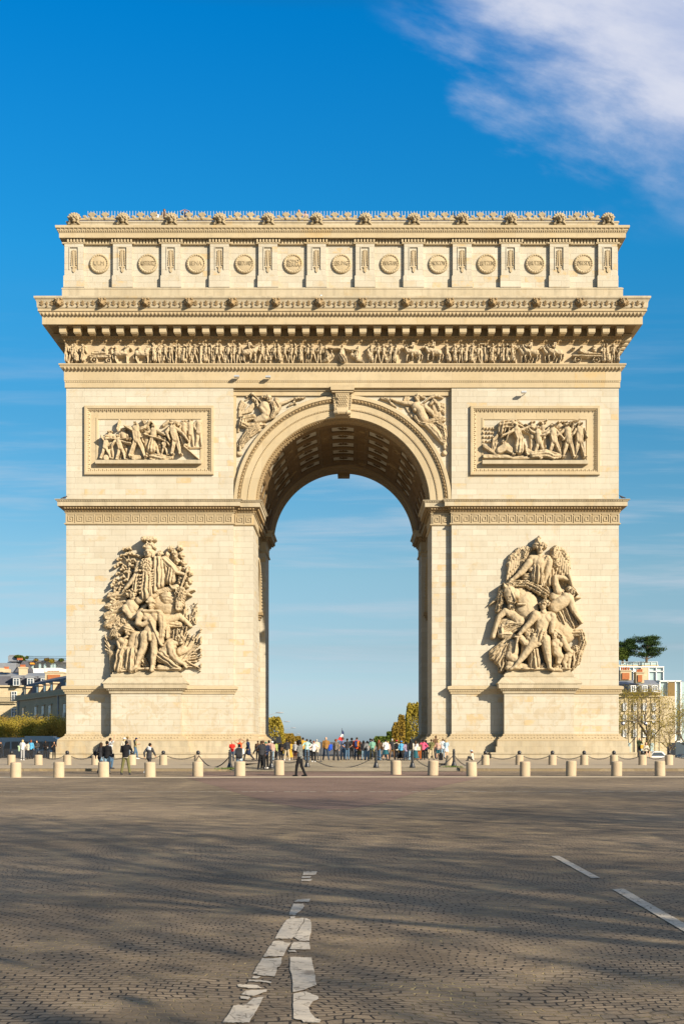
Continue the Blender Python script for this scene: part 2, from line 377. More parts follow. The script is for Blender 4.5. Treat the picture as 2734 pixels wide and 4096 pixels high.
#@@PART2
# ================================================================== THE ARCH
GZ = .2                                   # ground level round the arch
HW, BD = 23.42, 22.7                      # half width, depth
JX, IX, MX = 9.25, 7.607, 8.15            # jamb edge, opening edge, recessed passage wall
ZI = 22.1                                 # top of the impost
arch = empty('triumphal_arch', (0, 11, GZ), 'huge pale limestone triumphal arch with carved war scenes, lit by low sun', 'monument')
def mirror(p): return [(-x, y) for x, y in reversed(p)]
ped0, ped1, pedY = -19.42, -13.58, -1.15
blockF = [(-HW, 0), (ped0, 0), (ped0, pedY), (ped1, pedY), (ped1, 0), (-JX, 0), (-JX, .5), (-IX, .5), (-IX, 6.8), (-MX, 6.8), (-MX, 7.6), (-HW, 7.6)]
blockB = [(-HW, 16.0), (-MX, 16.0), (-MX, 16.9), (-IX, 16.9), (-IX, 22.2), (-JX, 22.2), (-JX, BD), (-HW, BD)]
outline = [(-HW, 0), (-JX, 0), (-JX, .5), (-IX, .5), (-IX, 6.8), (-MX, 6.8), (-MX, 16.9), (-IX, 16.9), (-IX, 22.2), (-JX, 22.2), (-JX, BD), (-HW, BD)]
rect = [(-HW, 0), (HW, 0), (HW, BD), (-HW, BD)]
def arcpts(cx, cz, r, a0, a1, n): return [(cx + r * math.cos(a0 + (a1 - a0) * i / n), cz + r * math.sin(a0 + (a1 - a0) * i / n)) for i in range(n + 1)]
AZ0 = 21.77                               # arch centre height
for sd, mir in ((-1, False), (1, True)):
    f = mirror if mir else (lambda p: p)
    pier = MB()
    for bx in (((-HW, -JX), (0, .5)), ((-HW, -IX), (.5, 6.8)), ((-HW, -IX), (16.9, 22.2)), ((-HW, -JX), (22.2, BD))):
        a, b = bx[0]; a, b = (a, b) if not mir else (-b, -a)
        pier.box(a, b, bx[1][0], bx[1][1], GZ - .3, ZI)
    yc, rr, sp = 11.8, 4.2, 14.1
    prof = [(6.8, GZ - .3), (7.6, GZ - .3), (7.6, sp)] + arcpts(yc, sp, rr, math.pi, 0, 24)[1:-1] + [(16.0, sp), (16.0, GZ - .3), (16.9, GZ - .3), (16.9, ZI), (6.8, ZI)]
    pier.prism(prof, 'x', -HW if not mir else MX, -MX if not mir else HW)
    pier.build('pier', M['ashlar'], arch)
    # side passage arch ring and its small impost
    sa = MB(); xw = sd * MX; n = 28
    for (ra, rb, pr) in ((4.2, 4.45, .10), (4.45, 4.72, .2), (4.72, 4.95, .14)):
        vs = []
        for i in range(n + 1):
            a = math.pi * i / n
            for r_, x_ in ((ra, xw + sd * .02), (ra, xw - sd * pr), (rb, xw - sd * pr), (rb, xw + sd * .02)):
                vs.append((x_, yc + r_ * math.cos(a), sp + r_ * math.sin(a)))
        sa.add(vs, [(i * 4 + j, i * 4 + (j + 1) % 4, (i + 1) * 4 + (j + 1) % 4, (i + 1) * 4 + j) for i in range(n) for j in range(4)])
    for i in range(44):
        a = math.pi * (i + .5) / 44; sa.sph((xw - sd * .22, yc + 4.6 * math.cos(a), sp + 4.6 * math.sin(a)), (.09, .12, .12), 5, 4)
    sa.build('passage_archivolt', M['carve'], arch)
    for ya, yb in ((6.9, 7.6), (16.0, 16.8)):
        si = MB()
        for z0, z1, p in ((13.35, 13.6, .1), (13.6, 13.8, .22), (13.8, 14.08, .36)):
            yy = (ya, yb + p) if ya < 10 else (ya - p, yb)
            si.box(*sorted((xw + sd * 3, xw - sd * p)), yy[0], yy[1], z0, z1)
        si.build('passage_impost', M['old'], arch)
    # base: bench, plinth, carved torus
    for plan in (f(blockF), f(blockB)):
        bs = MB(); bs.sweep(plan, [(.78, GZ + .40), (.78, 1.17), (.66, 1.19), (.66, 1.60), (.60, 1.64), (-.1, 1.66)]); bs.build('plinth', M['ledge'], arch)
        bench = MB(); bench.sweep(plan, [(1.22, GZ - .2), (1.22, .55), (1.3, .57), (1.3, .69), (.5, .70)]); bench.build('bench', M['ledge'], arch)
    for plan in (f(blockB), f(blockF)):
        tor = MB() if plan[0][1] != -1 else tor
        tor.sweep(plan, [(.62, 1.64), (.64, 1.72), (.55, 1.80), (.36, 1.92), (.16, 2.06), (.09, 2.12), (.12, 2.16), (.08, 2.24), (-.05, 2.26)])
        if len(plan) < 10: tor.build('torus_moulding', M['carve'], arch)
    segs = [(f(blockF)[i], f(blockF)[(i + 1) % 12]) for i in range(12)]
    for a, b in segs:                                  # little carved leaves on the torus
        a, b = Vector(a), Vector(b); L = (b - a).length
        if a.y > 8 or b.y > 8 or L < .6: continue
        d = (b - a).normalized(); nn = Vector((d.y, -d.x)); k = int(L / .26)
        for i in range(k):
            q = a + d * ((i + .5) * L / k); j = (i % 2) * .05
            tor.sph((q.x + nn.x * (.44 - j), q.y + nn.y * (.44 - j), 1.86 + j), (.10, .10, .085), 5, 4)
            tor.sph((q.x + nn.x * .11, q.y + nn.y * .11, 2.14), (.05, .05, .05), 4, 4)
    tor.build('torus_moulding', M['carve'], arch)
    # dado cornice along the wall beside the pedestal
    dc = MB(); pl = f([(-HW, 7.6), (-HW, 0), (ped0, 0)]) if not mir else [(19.42, 0), (HW, 0), (HW, 7.6)]
    pl2 = [(ped1, 0), (-JX, 0), (-JX, .5)] if not mir else [(JX, .5), (JX, 0), (13.58, 0)]
    prof = [(0, 5.62), (.10, 5.64), (.12, 5.80), (.20, 5.82), (.24, 5.98), (.34, 6.02), (.36, 6.24), (.30, 6.28), (-.02, 6.34)]
    for q, (x0, x1) in zip((pl, pl2), ((-HW - .2, ped0), (ped1, -JX + .2))):
        dc = MB(); dc.sweep(q, prof, closed=False)
        if mir: x0, x1 = -x1, -x0
        k = int((x1 - x0) / .2)
        for i in range(k): dc.sph((x0 + (i + .5) * (x1 - x0) / k, -.2, 5.9), (.06, .06, .07), 4, 4)
        dc.build('dado_cornice', M['band'], arch)
    # pedestal under the sculpture group
    x0, x1 = (ped0, ped1) if not mir else (13.58, 19.42)
    pd = MB(); pd.box(x0, x1, pedY, .0, GZ, 5.9)
    pdo = pd.build('pedestal', M['ashlar'], arch)
    pc = MB(); pp = [(x0, .3), (x0, pedY), (x1, pedY), (x1, .3)]
    pc.sweep(pp, [(0, 5.62), (.12, 5.64), (.16, 5.86), (.30, 5.90), (.34, 6.02), (.50, 6.06), (.54, 6.40), (.62, 6.44), (.62, 6.52), (.52, 6.60), (.20, 6.95), (.02, 7.02),
                  (-.02, 7.06), (.02, 7.10), (.02, 7.22), (-.10, 7.28), (-.10, 7.40), (-.25, 7.46), (-.25, 7.72), (-2.0, 7.73)], closed=False)
    k = 40
    for i in range(k):
        xx = x0 - .25 + (i + .5) * (x1 - x0 + .5) / k
        pc.sph((xx, pedY - .32, 5.98), (.055, .06, .07), 4, 4); pc.sph((xx, pedY - .57, 6.42), (.05, .04, .04), 4, 4)
    pc.box(x0 + .3, x1 - .3, pedY + .3, .1, 7.0, 7.725)
    pc.build('pedestal_cornice', M['ledge'], pdo)
    # impost entablature: key frieze, carved bed mould, corona
    im = MB(); o = f(outline)
    im.sweep(o, [(0, 19.98), (.10, 20.0), (.16, 20.06), (.16, 20.12), (.05, 20.14), (.05, 20.98), (.12, 21.0), (.14, 21.06), (.08, 21.08)])
    im.build('key_band', M['band'], arch)
    ib = MB(); ib.sweep(o, [(.08, 21.06), (.14, 21.16), (.16, 21.22), (.30, 21.32), (.34, 21.44), (.50, 21.48), (.58, 21.50)])
    for a, b in [(o[i], o[(i + 1) % 12]) for i in range(12)]:
        a, b = Vector(a), Vector(b); L = (b - a).length
        if a.y > 17.5 and b.y > 17.5 or (abs(a.x) > 20 and abs(b.x) > 20) or L < .4: continue
        d = (b - a).normalized(); nn = Vector((d.y, -d.x)); k = max(1, int((L + .3) / .24))
        for i in range(k):
            q = a - d * .15 + d * ((i + .5) * (L + .3) / k)
            ib.sph((q.x + nn.x * .20, q.y + nn.y * .20, 21.18), (.08, .08, .07), 5, 4)
            ib.sph((q.x + nn.x * .42, q.y + nn.y * .42, 21.38), (.10, .10, .11), 5, 4)
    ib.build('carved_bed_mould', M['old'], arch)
    ic = MB(); ic.sweep(o, [(.3, 21.49), (.62, 21.50), (.62, 21.86), (.68, 21.88), (.70, 21.95), (.80, 22.0), (.82, 22.06), (-.3, 22.14)])
    for a, b in [(o[i], o[(i + 1) % 12]) for i in range(12)]:
        a, b = Vector(a), Vector(b); L = (b - a).length
        if a.y > 17.5 and b.y > 17.5 or (abs(a.x) > 20 and abs(b.x) > 20) or L < .4: continue
        d = (b - a).normalized(); nn = Vector((d.y, -d.x)); k = max(1, int((L + .8) / .2))
        for i in range(k):
            q = a - d * .5 + d * ((i + .5) * (L + .8) / k); ic.sph((q.x + nn.x * .70, q.y + nn.y * .70, 21.93), (.05, .05, .05), 4, 4)
    ic.build('impost_cornice', M['ledge'], arch)
    # Greek key on the front faces
    cell = ["########", "#.......", "#.######", "#.#....#", "#.#.##.#", "#.#..#.#", "#.####.#", "#......#", "########"]
    runs = [(-HW - .02, -JX, -.05), (-JX + .12, -IX, .45)]
    for ra, rb, yy in runs:
        gk = MB()
        if mir: ra, rb = -rb, -ra
        k = max(1, round((rb - ra) / .80)); wd = (rb - ra) / k; cw = wd / 9.0; chh = .80 / 9
        for i in range(k):
            for rI, row in enumerate(cell):
                c0 = 0
                while c0 < 8:
                    if row[c0] == '#':
                        c1_ = c0
                        while c1_ < 8 and row[c1_] == '#': c1_ += 1
                        X0 = ra + i * wd + c0 * cw; X1 = ra + i * wd + c1_ * cw
                        if mir: X0, X1 = ra + rb - X1, ra + rb - X0
                        gk.box(X0, X1, yy - .085, yy + .01, 20.93 - (rI + 1) * chh, 20.93 - rI * chh + (.0005 if rI else 0)); c0 = c1_
                    else: c0 += 1
        gk.build('greek_key', M['carve'], arch)
    # ceiling block over the pier, side wall above the impost
    up = MB(); up.box(*((-HW, -JX) if not mir else (JX, HW)), 0, .5, ZI - .2, 31.66)
    up.build('upper_wall', M['ashlar'], arch)

# spandrel wall with the arched opening, full depth
RI = 7.5
sw = MB()
top, bot = 31.9, ZI - .2
half = [(-HW, bot), (-RI, bot)] + [(x, z) for x, z in arcpts(0, AZ0, RI, math.pi, 0, 72) if z > bot] + [(RI, bot), (HW, bot), (HW, top), (-HW, top)]
sw.prism(half, 'y', .5, BD)
sw.build('spandrel_wall', M['ashlar'], arch)
# shallow frame round the spandrels
sf = MB(); sf.box(-JX, JX, .30, .5, 31.05, 31.66); sf.box(-JX, JX, .18, .30, 31.42, 31.66)
sf.box(-JX, -JX + .22, .36, .5, ZI, 31.05); sf.box(JX - .22, JX, .36, .5, ZI, 31.05)
sf.build('spandrel_frame', M['band'], arch)
# archivolt: fascias with egg and dart
av = MB()
av.ring(0, AZ0, [(7.42, 1.1), (7.42, .42), (7.45, .36), (8.02, .34), (8.02, .30), (8.08, .27), (8.14, .30), (8.14, .28), (8.66, .26), (8.66, .16), (8.70, .24), (8.90, .22), (8.97, .02), (9.22, .02), (9.27, .08), (9.27, .5)], 0, math.pi, 96)
av.build('archivolt', M['band'], arch)
ed = MB()
for i in range(92):
    a = math.pi * (i + .5) / 92; c, s_ = math.cos(a), math.sin(a)
    ed.sph((8.82 * c, .15, AZ0 + 8.82 * s_), (.115, .12, .115), 7, 5)
    a2 = math.pi * (i + 1) / 92
    ed.tube((8.70 * math.cos(a2), .14, AZ0 + 8.70 * math.sin(a2)), (8.97 * math.cos(a2), .06, AZ0 + 8.97 * math.sin(a2)), .03, .045, 4)
bd = MB()
for i in range(190):
    a = math.pi * (i + .5) / 190; bd.sph((8.08 * math.cos(a), .27, AZ0 + 8.08 * math.sin(a)), (.05, .04, .05), 4, 4)
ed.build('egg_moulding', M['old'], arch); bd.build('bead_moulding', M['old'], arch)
# keystone: scrolled console
ks = MB(); zt, zb = 31.66, 28.3
for i, (z0, z1, wt, wb, y) in enumerate(((31.30, 31.72, 1.02, .98, -.62), (31.14, 31.30, .92, .88, -.48))):
    ks.prism([(-wt, z1), (-wb, z0), (wb, z0), (wt, z1)], 'y', y, .5)
ks.prism([(-.86, 31.14), (-.66, 28.55), (.66, 28.55), (.86, 31.14)], 'y', -.10, 1.2)
for i in range(14):
    t0, t1 = i / 14, (i + 1) / 14
    z0, z1 = 31.14 - 2.45 * t0, 31.14 - 2.45 * t1
    y0_, y1_ = -.42 + .34 * math.sin(t0 * 2.6) - .30 * t0 ** 4, -.42 + .34 * math.sin(t1 * 2.6) - .30 * t1 ** 4
    w0, w1 = .60 - .14 * t0, .60 - .14 * t1
    ks.add([(-w0, y0_, z0), (w0, y0_, z0), (w1, y1_, z1), (-w1, y1_, z1), (-w0, .0, z0), (w0, .0, z0), (w1, .0, z1), (-w1, .0, z1)],
           [(0, 3, 2, 1), (0, 4, 7, 3), (1, 2, 6, 5), (3, 7, 6, 2)])
for sd in (-1, 1): ks.tube((sd * .64, -.3, 28.85), (sd * .30, -.42, 28.85), .26, .26, 14)
ks.tube((-.5, -.36, 28.9), (.5, -.36, 28.9), .24, .24, 14)
for i in range(9):
    for j in range(5 - (i % 2)):
        ks.sph(((j - 2 + .5 * (i % 2)) * .19, -.20 - .12 * math.cos(i * .35), 31.0 - i * .21), (.10, .08, .13), 5, 4)
for sd in (-1, 1):
    for i in range(12): ks.sph((sd * (.74 - .012 * i), -.16, 31.0 - i * .2), (.06, .06, .08), 5, 4)
ks.v = [(x, y, z if z > 31.14 else 31.14 - (31.14 - z) * .74) for x, y, z in ks.v]
ks.build('keystone', M['carve'], arch)
# coffered barrel vault
nA, nY = 300, 190
th = np.linspace(0, math.pi, nA + 1); yy = np.linspace(1.1, 22.4, nY + 1)
TT, YY = np.meshgrid(th, yy)
sarc = TT * 7.3; pA = 23.0 / 7; u_ = ((sarc - 22.93 / 2 + pA / 2) / pA) % 1.0
dep = np.zeros_like(TT); Yc = YY - 3.1; pY = 3.05; nrow = 5; v_ = (Yc / pY) % 1.0; inY = (Yc > 0) & (Yc < pY * nrow)
def sq(a, lo, hi): return (a > lo) & (a < hi)
bigc = sq(u_, .15, .85) & sq(v_, .12, .88) & inY
big2 = sq(u_, .20, .80) & sq(v_, .20, .80) & inY
big3 = sq(u_, .25, .75) & sq(v_, .28, .72) & inY
dep += .13 * bigc + .12 * big2 + .10 * big3
nar = ((u_ < .11) | (u_ > .89)) & sq(v_, .10, .90) & inY; dep += .12 * nar
rr_ = np.hypot((u_ - .5) * pA * .8, (v_ - .5) * pY); dep -= np.where(rr_ < .5, .24 * np.sqrt(np.maximum(0, 1 - (rr_ / .5) ** 2)) * (1 + .3 * np.cos(8 * np.arctan2(v_ - .5, u_ - .5))), 0) * inY
dep -= nar * .08 * np.abs(np.sin(v_ * 18)) ; dep -= bigc * ~big2 * .05 * (np.abs(np.sin(sarc * 12)) + np.abs(np.sin(YY * 12)))
RR = 7.32 + dep
V = np.stack([-RR * np.cos(TT), YY, AZ0 + RR * np.sin(TT)], -1).reshape(-1, 3)
ii = np.arange((nA + 1) * (nY + 1)).reshape(nY + 1, nA + 1)
me = arrmesh('vault', V, np.stack([ii[:-1, :-1], ii[:-1, 1:], ii[1:, 1:], ii[1:, :-1]], -1).reshape(-1, 4), ORG[arch.name]); me.materials.append(M['vault']); me.materials.append(M['coffer_shade'])
fd = ((dep[:-1, :-1] + dep[1:, 1:] + dep[:-1, 1:] + dep[1:, :-1]) / 4 > .10).ravel(); me.polygons.foreach_set('material_index', fd.astype(np.int32))  # recessed faces take the brown with painted-in shade
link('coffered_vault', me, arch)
vm = MB()
vm.ring(0, AZ0, [(7.42, .44), (7.36, .5), (7.34, .85), (7.28, .9), (7.28, 1.05), (7.20, 1.15), (7.18, 1.75), (7.24, 1.85), (7.24, 1.95), (7.30, 2.0), (7.34, 2.2)], 0, math.pi, 96)
vb = MB(); vb.ring(0, AZ0, [(7.34, 19.4), (7.22, 19.5), (7.22, 20.4), (7.14, 20.5), (7.14, 21.6), (7.08, 21.7), (7.08, 22.5), (7.5, 22.6)], 0, math.pi, 96)
for i in range(78):
    a = math.pi * (i + .5) / 78; vm.sph((7.22 * math.cos(a), 1.45, AZ0 + 7.22 * math.sin(a)), (.11, .2, .11), 6, 5)
    if i % 1 == 0: vb.sph((7.16 * math.cos(a), 21.0, AZ0 + 7.16 * math.sin(a)), (.10, .22, .10), 6, 5)
for i in range(110):
    a = math.pi * (i + .5) / 110; vm.sph((7.35 * math.cos(a), .68, AZ0 + 7.35 * math.sin(a)), (.10, .13, .10), 5, 4)
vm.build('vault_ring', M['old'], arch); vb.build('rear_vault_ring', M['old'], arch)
bk = MB(); bk.prism([(-.66, 29.4), (-.6, 28.54), (.6, 28.54), (.66, 29.4)], 'y', 22.0, 23.5); bk.build('rear_keystone', M['old'], arch)

def tohere(p): return Vector(p) - Vector(ORG[arch.name])
# ------------------------------------------------ architrave, frieze, cornice
ar = MB()
ar.sweep(rect, [(-.3, 31.60), (.10, 31.62), (.10, 32.05), (.13, 32.07), (.13, 32.2), (.16, 32.2), (.16, 32.98), (.2, 33.0), (.2, 33.04)])
ar.build('architrave', M['band'], arch)
am = MB(); am.sweep(rect, [(.18, 33.0), (.24, 33.06), (.28, 33.12), (.40, 33.22), (.46, 33.30), (.46, 33.42), (.54, 33.44), (.54, 33.56), (.1, 33.58)])
for i in range(150): am.sph((-HW - .2 + (i + .5) * (2 * HW + .4) / 150, -.38, 33.19), (.10, .13, .12), 6, 5)
for i in range(300): am.sph((-HW + (i + .5) * 2 * HW / 300, -.14, 32.13), (.045, .05, .06), 4, 4)
am.build('architrave_moulding', M['carve'], arch)
fw = MB(); fw.box(-HW, HW, 0, BD, 31.9, 37.0); fw.build('entablature_core', M['band'], arch)
bm_ = MB(); bm_.sweep(rect, [(0, 35.28), (.06, 35.30), (.10, 35.42), (.10, 35.46), (.22, 35.62), (.26, 35.76), (.40, 35.84), (.42, 35.90), (.30, 35.92), (.30, 36.52), (1.5, 36.56)])
for i in range(190):
    bm_.sph((-HW - .2 + (i + .5) * (2 * HW + .4) / 190, -.20, 35.55), (.09, .08, .10), 5, 4)
    bm_.sph((-HW - .2 + (i + .5) * (2 * HW + .4) / 190, -.36, 35.78), (.06, .07, .05), 4, 4)
bm_.build('bed_mould', M['old'], arch)
co = MB(); co.sweep(rect, [(1.0, 36.58), (1.62, 36.50), (1.66, 36.50), (1.66, 37.16), (1.72, 37.18)])
cornice = co.build('cornice', M['band'], arch)
ce = MB(); ce.sweep(rect, [(1.66, 37.14), (1.74, 37.20), (1.86, 37.42), (1.88, 37.50), (1.96, 37.52), (1.96, 37.72), (1.9, 37.74)])
for i in range(160): ce.sph((-HW - 1.7 + (i + .5) * (2 * HW + 3.4) / 160, -1.86, 37.32), (.10, .12, .13), 6, 5)
ce.build('egg_band', M['carve'], cornice)
cy = MB(); cy.sweep(rect, [(1.9, 37.72), (1.98, 37.76), (2.02, 37.84), (2.04, 38.2), (2.12, 38.42), (2.22, 38.52), (2.24, 38.58), (2.24, 38.68), (2.1, 38.74), (-.2, 38.95)])
cy.build('cymatium', M['ledge'], cornice)
pal = MB()                                     # palmettes along the cymatium
npal = 118
for i in range(npal):
    xc = -HW - 1.8 + (i + .5) * (2 * HW + 3.6) / npal
    if i % 2 == 0:
        for a in (-60, -32, 0, 32, 60): pal.tube((xc, -2.07, 37.92), (xc + .20 * math.sin(R(a)), -2.14, 37.92 + .42 * math.cos(R(a)) * (1 if abs(a) < 40 else .8)), .02, .048, 4)
    else:
        for a in (-40, 0, 40): pal.tube((xc, -2.07, 37.92), (xc + .16 * math.sin(R(a)), -2.13, 37.92 + .34 * math.cos(R(a))), .02, .042, 4)
        pal.sph((xc, -2.1, 37.88), (.09, .06, .05), 5, 4)
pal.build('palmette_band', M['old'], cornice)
# mutules
mu = MB(); mu.box(-.29, .29, -.42, .42, -.29, .16); mu.box(-.34, .34, -.48, .42, .16, .26); mu.box(-.24, .24, -.36, .42, -.36, -.29)
mm = mu.mesh('mutule'); mm.materials.append(M['band'])
for i in range(40):
    x = PX(251 + 57.15 * i, -1.2); o = link('mutule', mm, cornice); o.location = Vector((x, -.84, 36.24)) - Vector(ORG[arch.name]); o['group'] = 'mutules under the cornice'
for sx in (-1, 1):
    for i in range(18): o = link('mutule', mm, cornice); o.location = tohere((sx * (HW + .84), 1.2 + i * 1.2, 36.24)); o.rotation_euler = (0, 0, sx * math.pi / 2); o['group'] = 'mutules under the cornice'
# lion heads
lr = Relief(-50, -50, 50, 50, 3.2)
lr.cap(0, 2, 44, z=2, k=.55, ns=9, nf=.10); lr.cap(0, 4, 27, z=20, k=.6); lr.cap(0, 6, 9, 0, 20, 13, z=36); lr.cap(-9, 24, 8, 9, 24, 8, z=36)
lr.cap(-28, -26, 10, z=24); lr.cap(28, -26, 10, z=24); lr.cap(-12, -4, 6, sub=True, k=1.2); lr.cap(12, -4, 6, sub=True, k=1.2); lr.cap(0, 36, 7, sub=True, k=1)
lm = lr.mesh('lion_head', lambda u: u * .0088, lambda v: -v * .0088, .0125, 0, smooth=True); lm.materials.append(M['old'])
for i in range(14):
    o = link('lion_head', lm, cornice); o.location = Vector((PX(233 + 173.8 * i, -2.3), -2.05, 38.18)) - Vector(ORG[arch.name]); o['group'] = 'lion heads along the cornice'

# ------------------------------------------------ attic
AY = .25; arect = [(-HW + .02, AY), (HW - .02, AY), (HW - .02, BD - .25), (-HW + .02, BD - .25)]
aw = MB(); aw.box(-HW + .02, HW - .02, AY, BD - .25, 38.5, 45.3)
attic = aw.build('attic_wall', M['ashlar'], arch)
ab = MB(); ab.sweep(arect, [(.36, 38.6), (.36, 39.95), (.40, 39.97), (.40, 40.04), (.28, 40.14), (-.05, 40.2)]); ab.build('attic_plinth', M['ledge'], arch)
PXS = [296 + 193.9 * i for i in range(12)]
pl_ = MB(); pl_.box(-.88, .88, -.38, .1, 0, .98); pl_.box(-.84, .84, -.35, .1, .98, 1.03)
pl_.box(-.80, -.36, -.31, .1, 1.03, 3.72); pl_.box(.36, .80, -.31, .1, 1.03, 3.72); pl_.box(-.36, .36, -.31, .1, 1.03, 1.55); pl_.box(-.36, .36, -.31, .1, 3.42, 3.72); pl_.box(-.36, .36, -.25, .1, 1.55, 3.42)
pl_.box(-.40, -.34, -.37, -.3, 1.5, 3.46); pl_.box(.34, .40, -.37, -.3, 1.5, 3.46); pl_.box(-.34, .34, -.37, -.33, 3.40, 3.46)
pm_ = pl_.mesh('attic_pilaster'); pm_.materials.append(M['ashlar'])
sr = MB(); sr.prism([(-.05, 1.75), (.05, 1.75), (.09, 3.0), (.0, 3.25), (-.09, 3.0)], 'y', -.33, -.24); sr.box(-.2, .2, -.34, -.2, 1.70, 1.80)
sr.prism([(-.07, 1.72), (.07, 1.72), (.12, 1.45), (.10, 1.36), (.0, 1.25), (-.10, 1.36), (-.12, 1.45)], 'y', -.40, -.30)
for i in range(9):
    for sd in (-1, 1): sr.sph((sd * (.21 - .008 * i), -.29, 1.95 + i * .145), (.055, .07, .10), 5, 4, Matrix.Rotation(sd * -.5, 3, 'Y'))
srm = sr.mesh('sword_relief'); srm.materials.append(M['carve'])
names = ["ULM", "AUSTERLITZ", "IENA", "FRIEDLAND", "SOMO\nSIERRA", "ESLING", "WAGRAM", "MOSCOW", "LUTZEN", "BAUTZEN", "DRESDE"]
for i, p in enumerate(PXS):
    x = PX(p, 0); o = link('attic_pilaster', pm_, arch); o.location = tohere((x, AY, 40.12)); ORG[o.name] = (x, AY, 40.12)
    o['group'] = 'pilasters with sword reliefs'
    s_ = link('sword_relief', srm, o)
sh = MB(); prof = [(.84, .02), (.84, .10), (.80, .18), (.72, .21), (.64, .17), (.60, .14), (.58, .16), (.30, .20), (.05, .21)]
nn_ = 36; vs = []
for r_, d in prof:
    for i in range(nn_): a = 2 * math.pi * i / nn_; vs.append((r_ * math.cos(a), -d, r_ * math.sin(a)))
sh.add(vs, [(j * nn_ + i, j * nn_ + (i + 1) % nn_, (j + 1) * nn_ + (i + 1) % nn_, (j + 1) * nn_ + i) for j in range(len(prof) - 1) for i in range(nn_)] + [tuple(range((len(prof) - 1) * nn_, len(prof) * nn_))])
for i in range(22): a = 2 * math.pi * i / 22; sh.sph((.71 * math.cos(a), -.2, .71 * math.sin(a)), (.06, .05, .06), 5, 4)
shm = sh.mesh('shield'); shm.materials.append(M['band'])
def textmesh(body, size, ext=.01, spacing=1.0):
    c = bpy.data.curves.new('lettering', 'FONT'); c.body = body; c.size = size; c.extrude = ext; c.align_x = 'CENTER'; c.align_y = 'CENTER'; c.space_character = spacing; c.space_line = .8
    t = bpy.data.objects.new('tmp_text', c); COL.objects.link(t); dg = bpy.context.evaluated_depsgraph_get()
    me = bpy.data.meshes.new_from_object(t.evaluated_get(dg)); COL.objects.unlink(t); bpy.data.objects.remove(t); bpy.data.curves.remove(c)
    return me
for i, nm in enumerate(names):
    x = PX(396 + 193.9 * i, 0); z = PZ(1051, 0)
    o = link('shield', shm, arch); o.location = tohere((x, AY, z)); o['group'] = 'round shields bearing names'; ORG[o.name] = (x, AY, z)
    two = '\n' in nm; tm = textmesh(nm, .36 if two else .46, .02); tm.materials.append(M['text'])
    xs = [v.co.x for v in tm.vertices]; wd = max(xs) - min(xs); k = min(1, 1.16 / wd)
    t = link('lettering', tm, o); t.rotation_euler = (R(90), 0, 0); t.location = (0, -.222, 0); t.scale = (k, 1.1, 1)
# attic cornice with dentils
ac = MB(); ac.sweep(arect, [(.0, 43.80), (.22, 43.82), (.24, 43.88), (.06, 43.9), (.06, 44.28), (.50, 44.30), (.50, 44.26), (.56, 44.26), (.56, 44.66), (.60, 44.68), (.62, 44.76), (.70, 44.84), (.72, 44.94), (.82, 45.0), (.84, 45.08), (.84, 45.22), (.3, 45.26), (-.3, 45.28)])
for i in range(260):
    x = -HW - .5 + (i + .5) * (2 * HW + 1.0) / 260; ac.sph((x, AY - .66, 44.80), (.06, .06, .07), 4, 4)
    if i % 2 == 0: ac.sph((x, AY - .78, 44.98), (.09, .05, .05), 4, 4)
ac.build('attic_cornice', M['band'], arch)
dn = MB()
for i in range(175):
    xm = -HW + .05 + (i + .5) * (2 * HW - .1) / 175
    near = min(abs(xm - PX(p, 0)) for p in PXS); yy_ = AY - (.42 if near < .98 else .20); zz = 43.96 if near < .98 else 43.88
    dn.box(xm - .075, xm + .075, yy_, AY, zz, zz + .36)
for p in PXS:
    x = PX(p, 0); dn.box(x - 1.0, x + 1.0, AY - .36, AY, 43.84, 43.95); dn.box(x - 1.04, x + 1.04, AY - .50, AY, 44.30, 44.36)
dn.build('dentils', M['band'], arch)
# parapet, acroteria, railing, roof
pr_ = MB(); pr_.sweep([(-HW + .02, .1), (HW - .02, .1), (HW - .02, BD - .1), (-HW + .02, BD - .1)], [(.0, 45.2), (.0, 45.66), (.06, 45.68), (.06, 45.80), (-.5, 45.82), (-.5, 45.3)])
parapet = pr_.build('parapet', M['ledge'], arch)
rf = MB(); rf.box(-HW + .3, HW - .3, .6, BD - .6, 45.2, 45.42); rf.box(-HW + 1.5, HW - 1.5, 1.9, BD - 1.9, 45.42, 45.95); rf.build('roof', M['band'], arch)
ap = Relief(-260, -160, 260, 40, 5)              # one bay of palmettes and scrolls between two heads (u in cm)
for cx_, hh in ((-66, 74), (66, 74)):
    for a in (-62, -38, -14, 14, 38, 62): ap.cap(cx_, -14, 5, cx_ + hh * .5 * math.sin(R(a)), -14 - hh * .72 * math.cos(R(a)) ** .6, 11, z=8, k=.8)
    ap.cap(cx_, -2, 16, z=6)
for cx_ in (-140, 0, 140):
    for a in (-50, -18, 18, 50): ap.cap(cx_, -12, 4, cx_ + 20 * math.sin(R(a)), -12 - 26 * math.cos(R(a)), 8, z=6, k=.8)
for cx_ in (-103, -33, 33, 103):
    for s_ in (-1, 1): ap.poly([(cx_ + s_ * 28, -30, 7), (cx_ + s_ * 24, -12, 8), (cx_ + s_ * 8, 2, 8), (cx_, 4, 8)], z=6)
    ap.cap(cx_ - 24, 0, 22, cx_ + 24, 0, 22, z=-6, k=.7)
ap.cap(-205, 6, 18, 205, 6, 18, z=0, k=.6)
apm = ap.mesh('palmette_crest', lambda u: u * .0098, lambda v: -v * .0098, .0098, 0); apm.materials.append(M['crest'])
hr = Relief(-105, -80, 105, 85, 3.4)
for a in (-75, -48, -24, 0, 24, 48, 75): hr.cap(0, -8, 16, 62 * math.sin(R(a)), -8 - 56 * math.cos(R(a)), 15, z=6, k=.8)
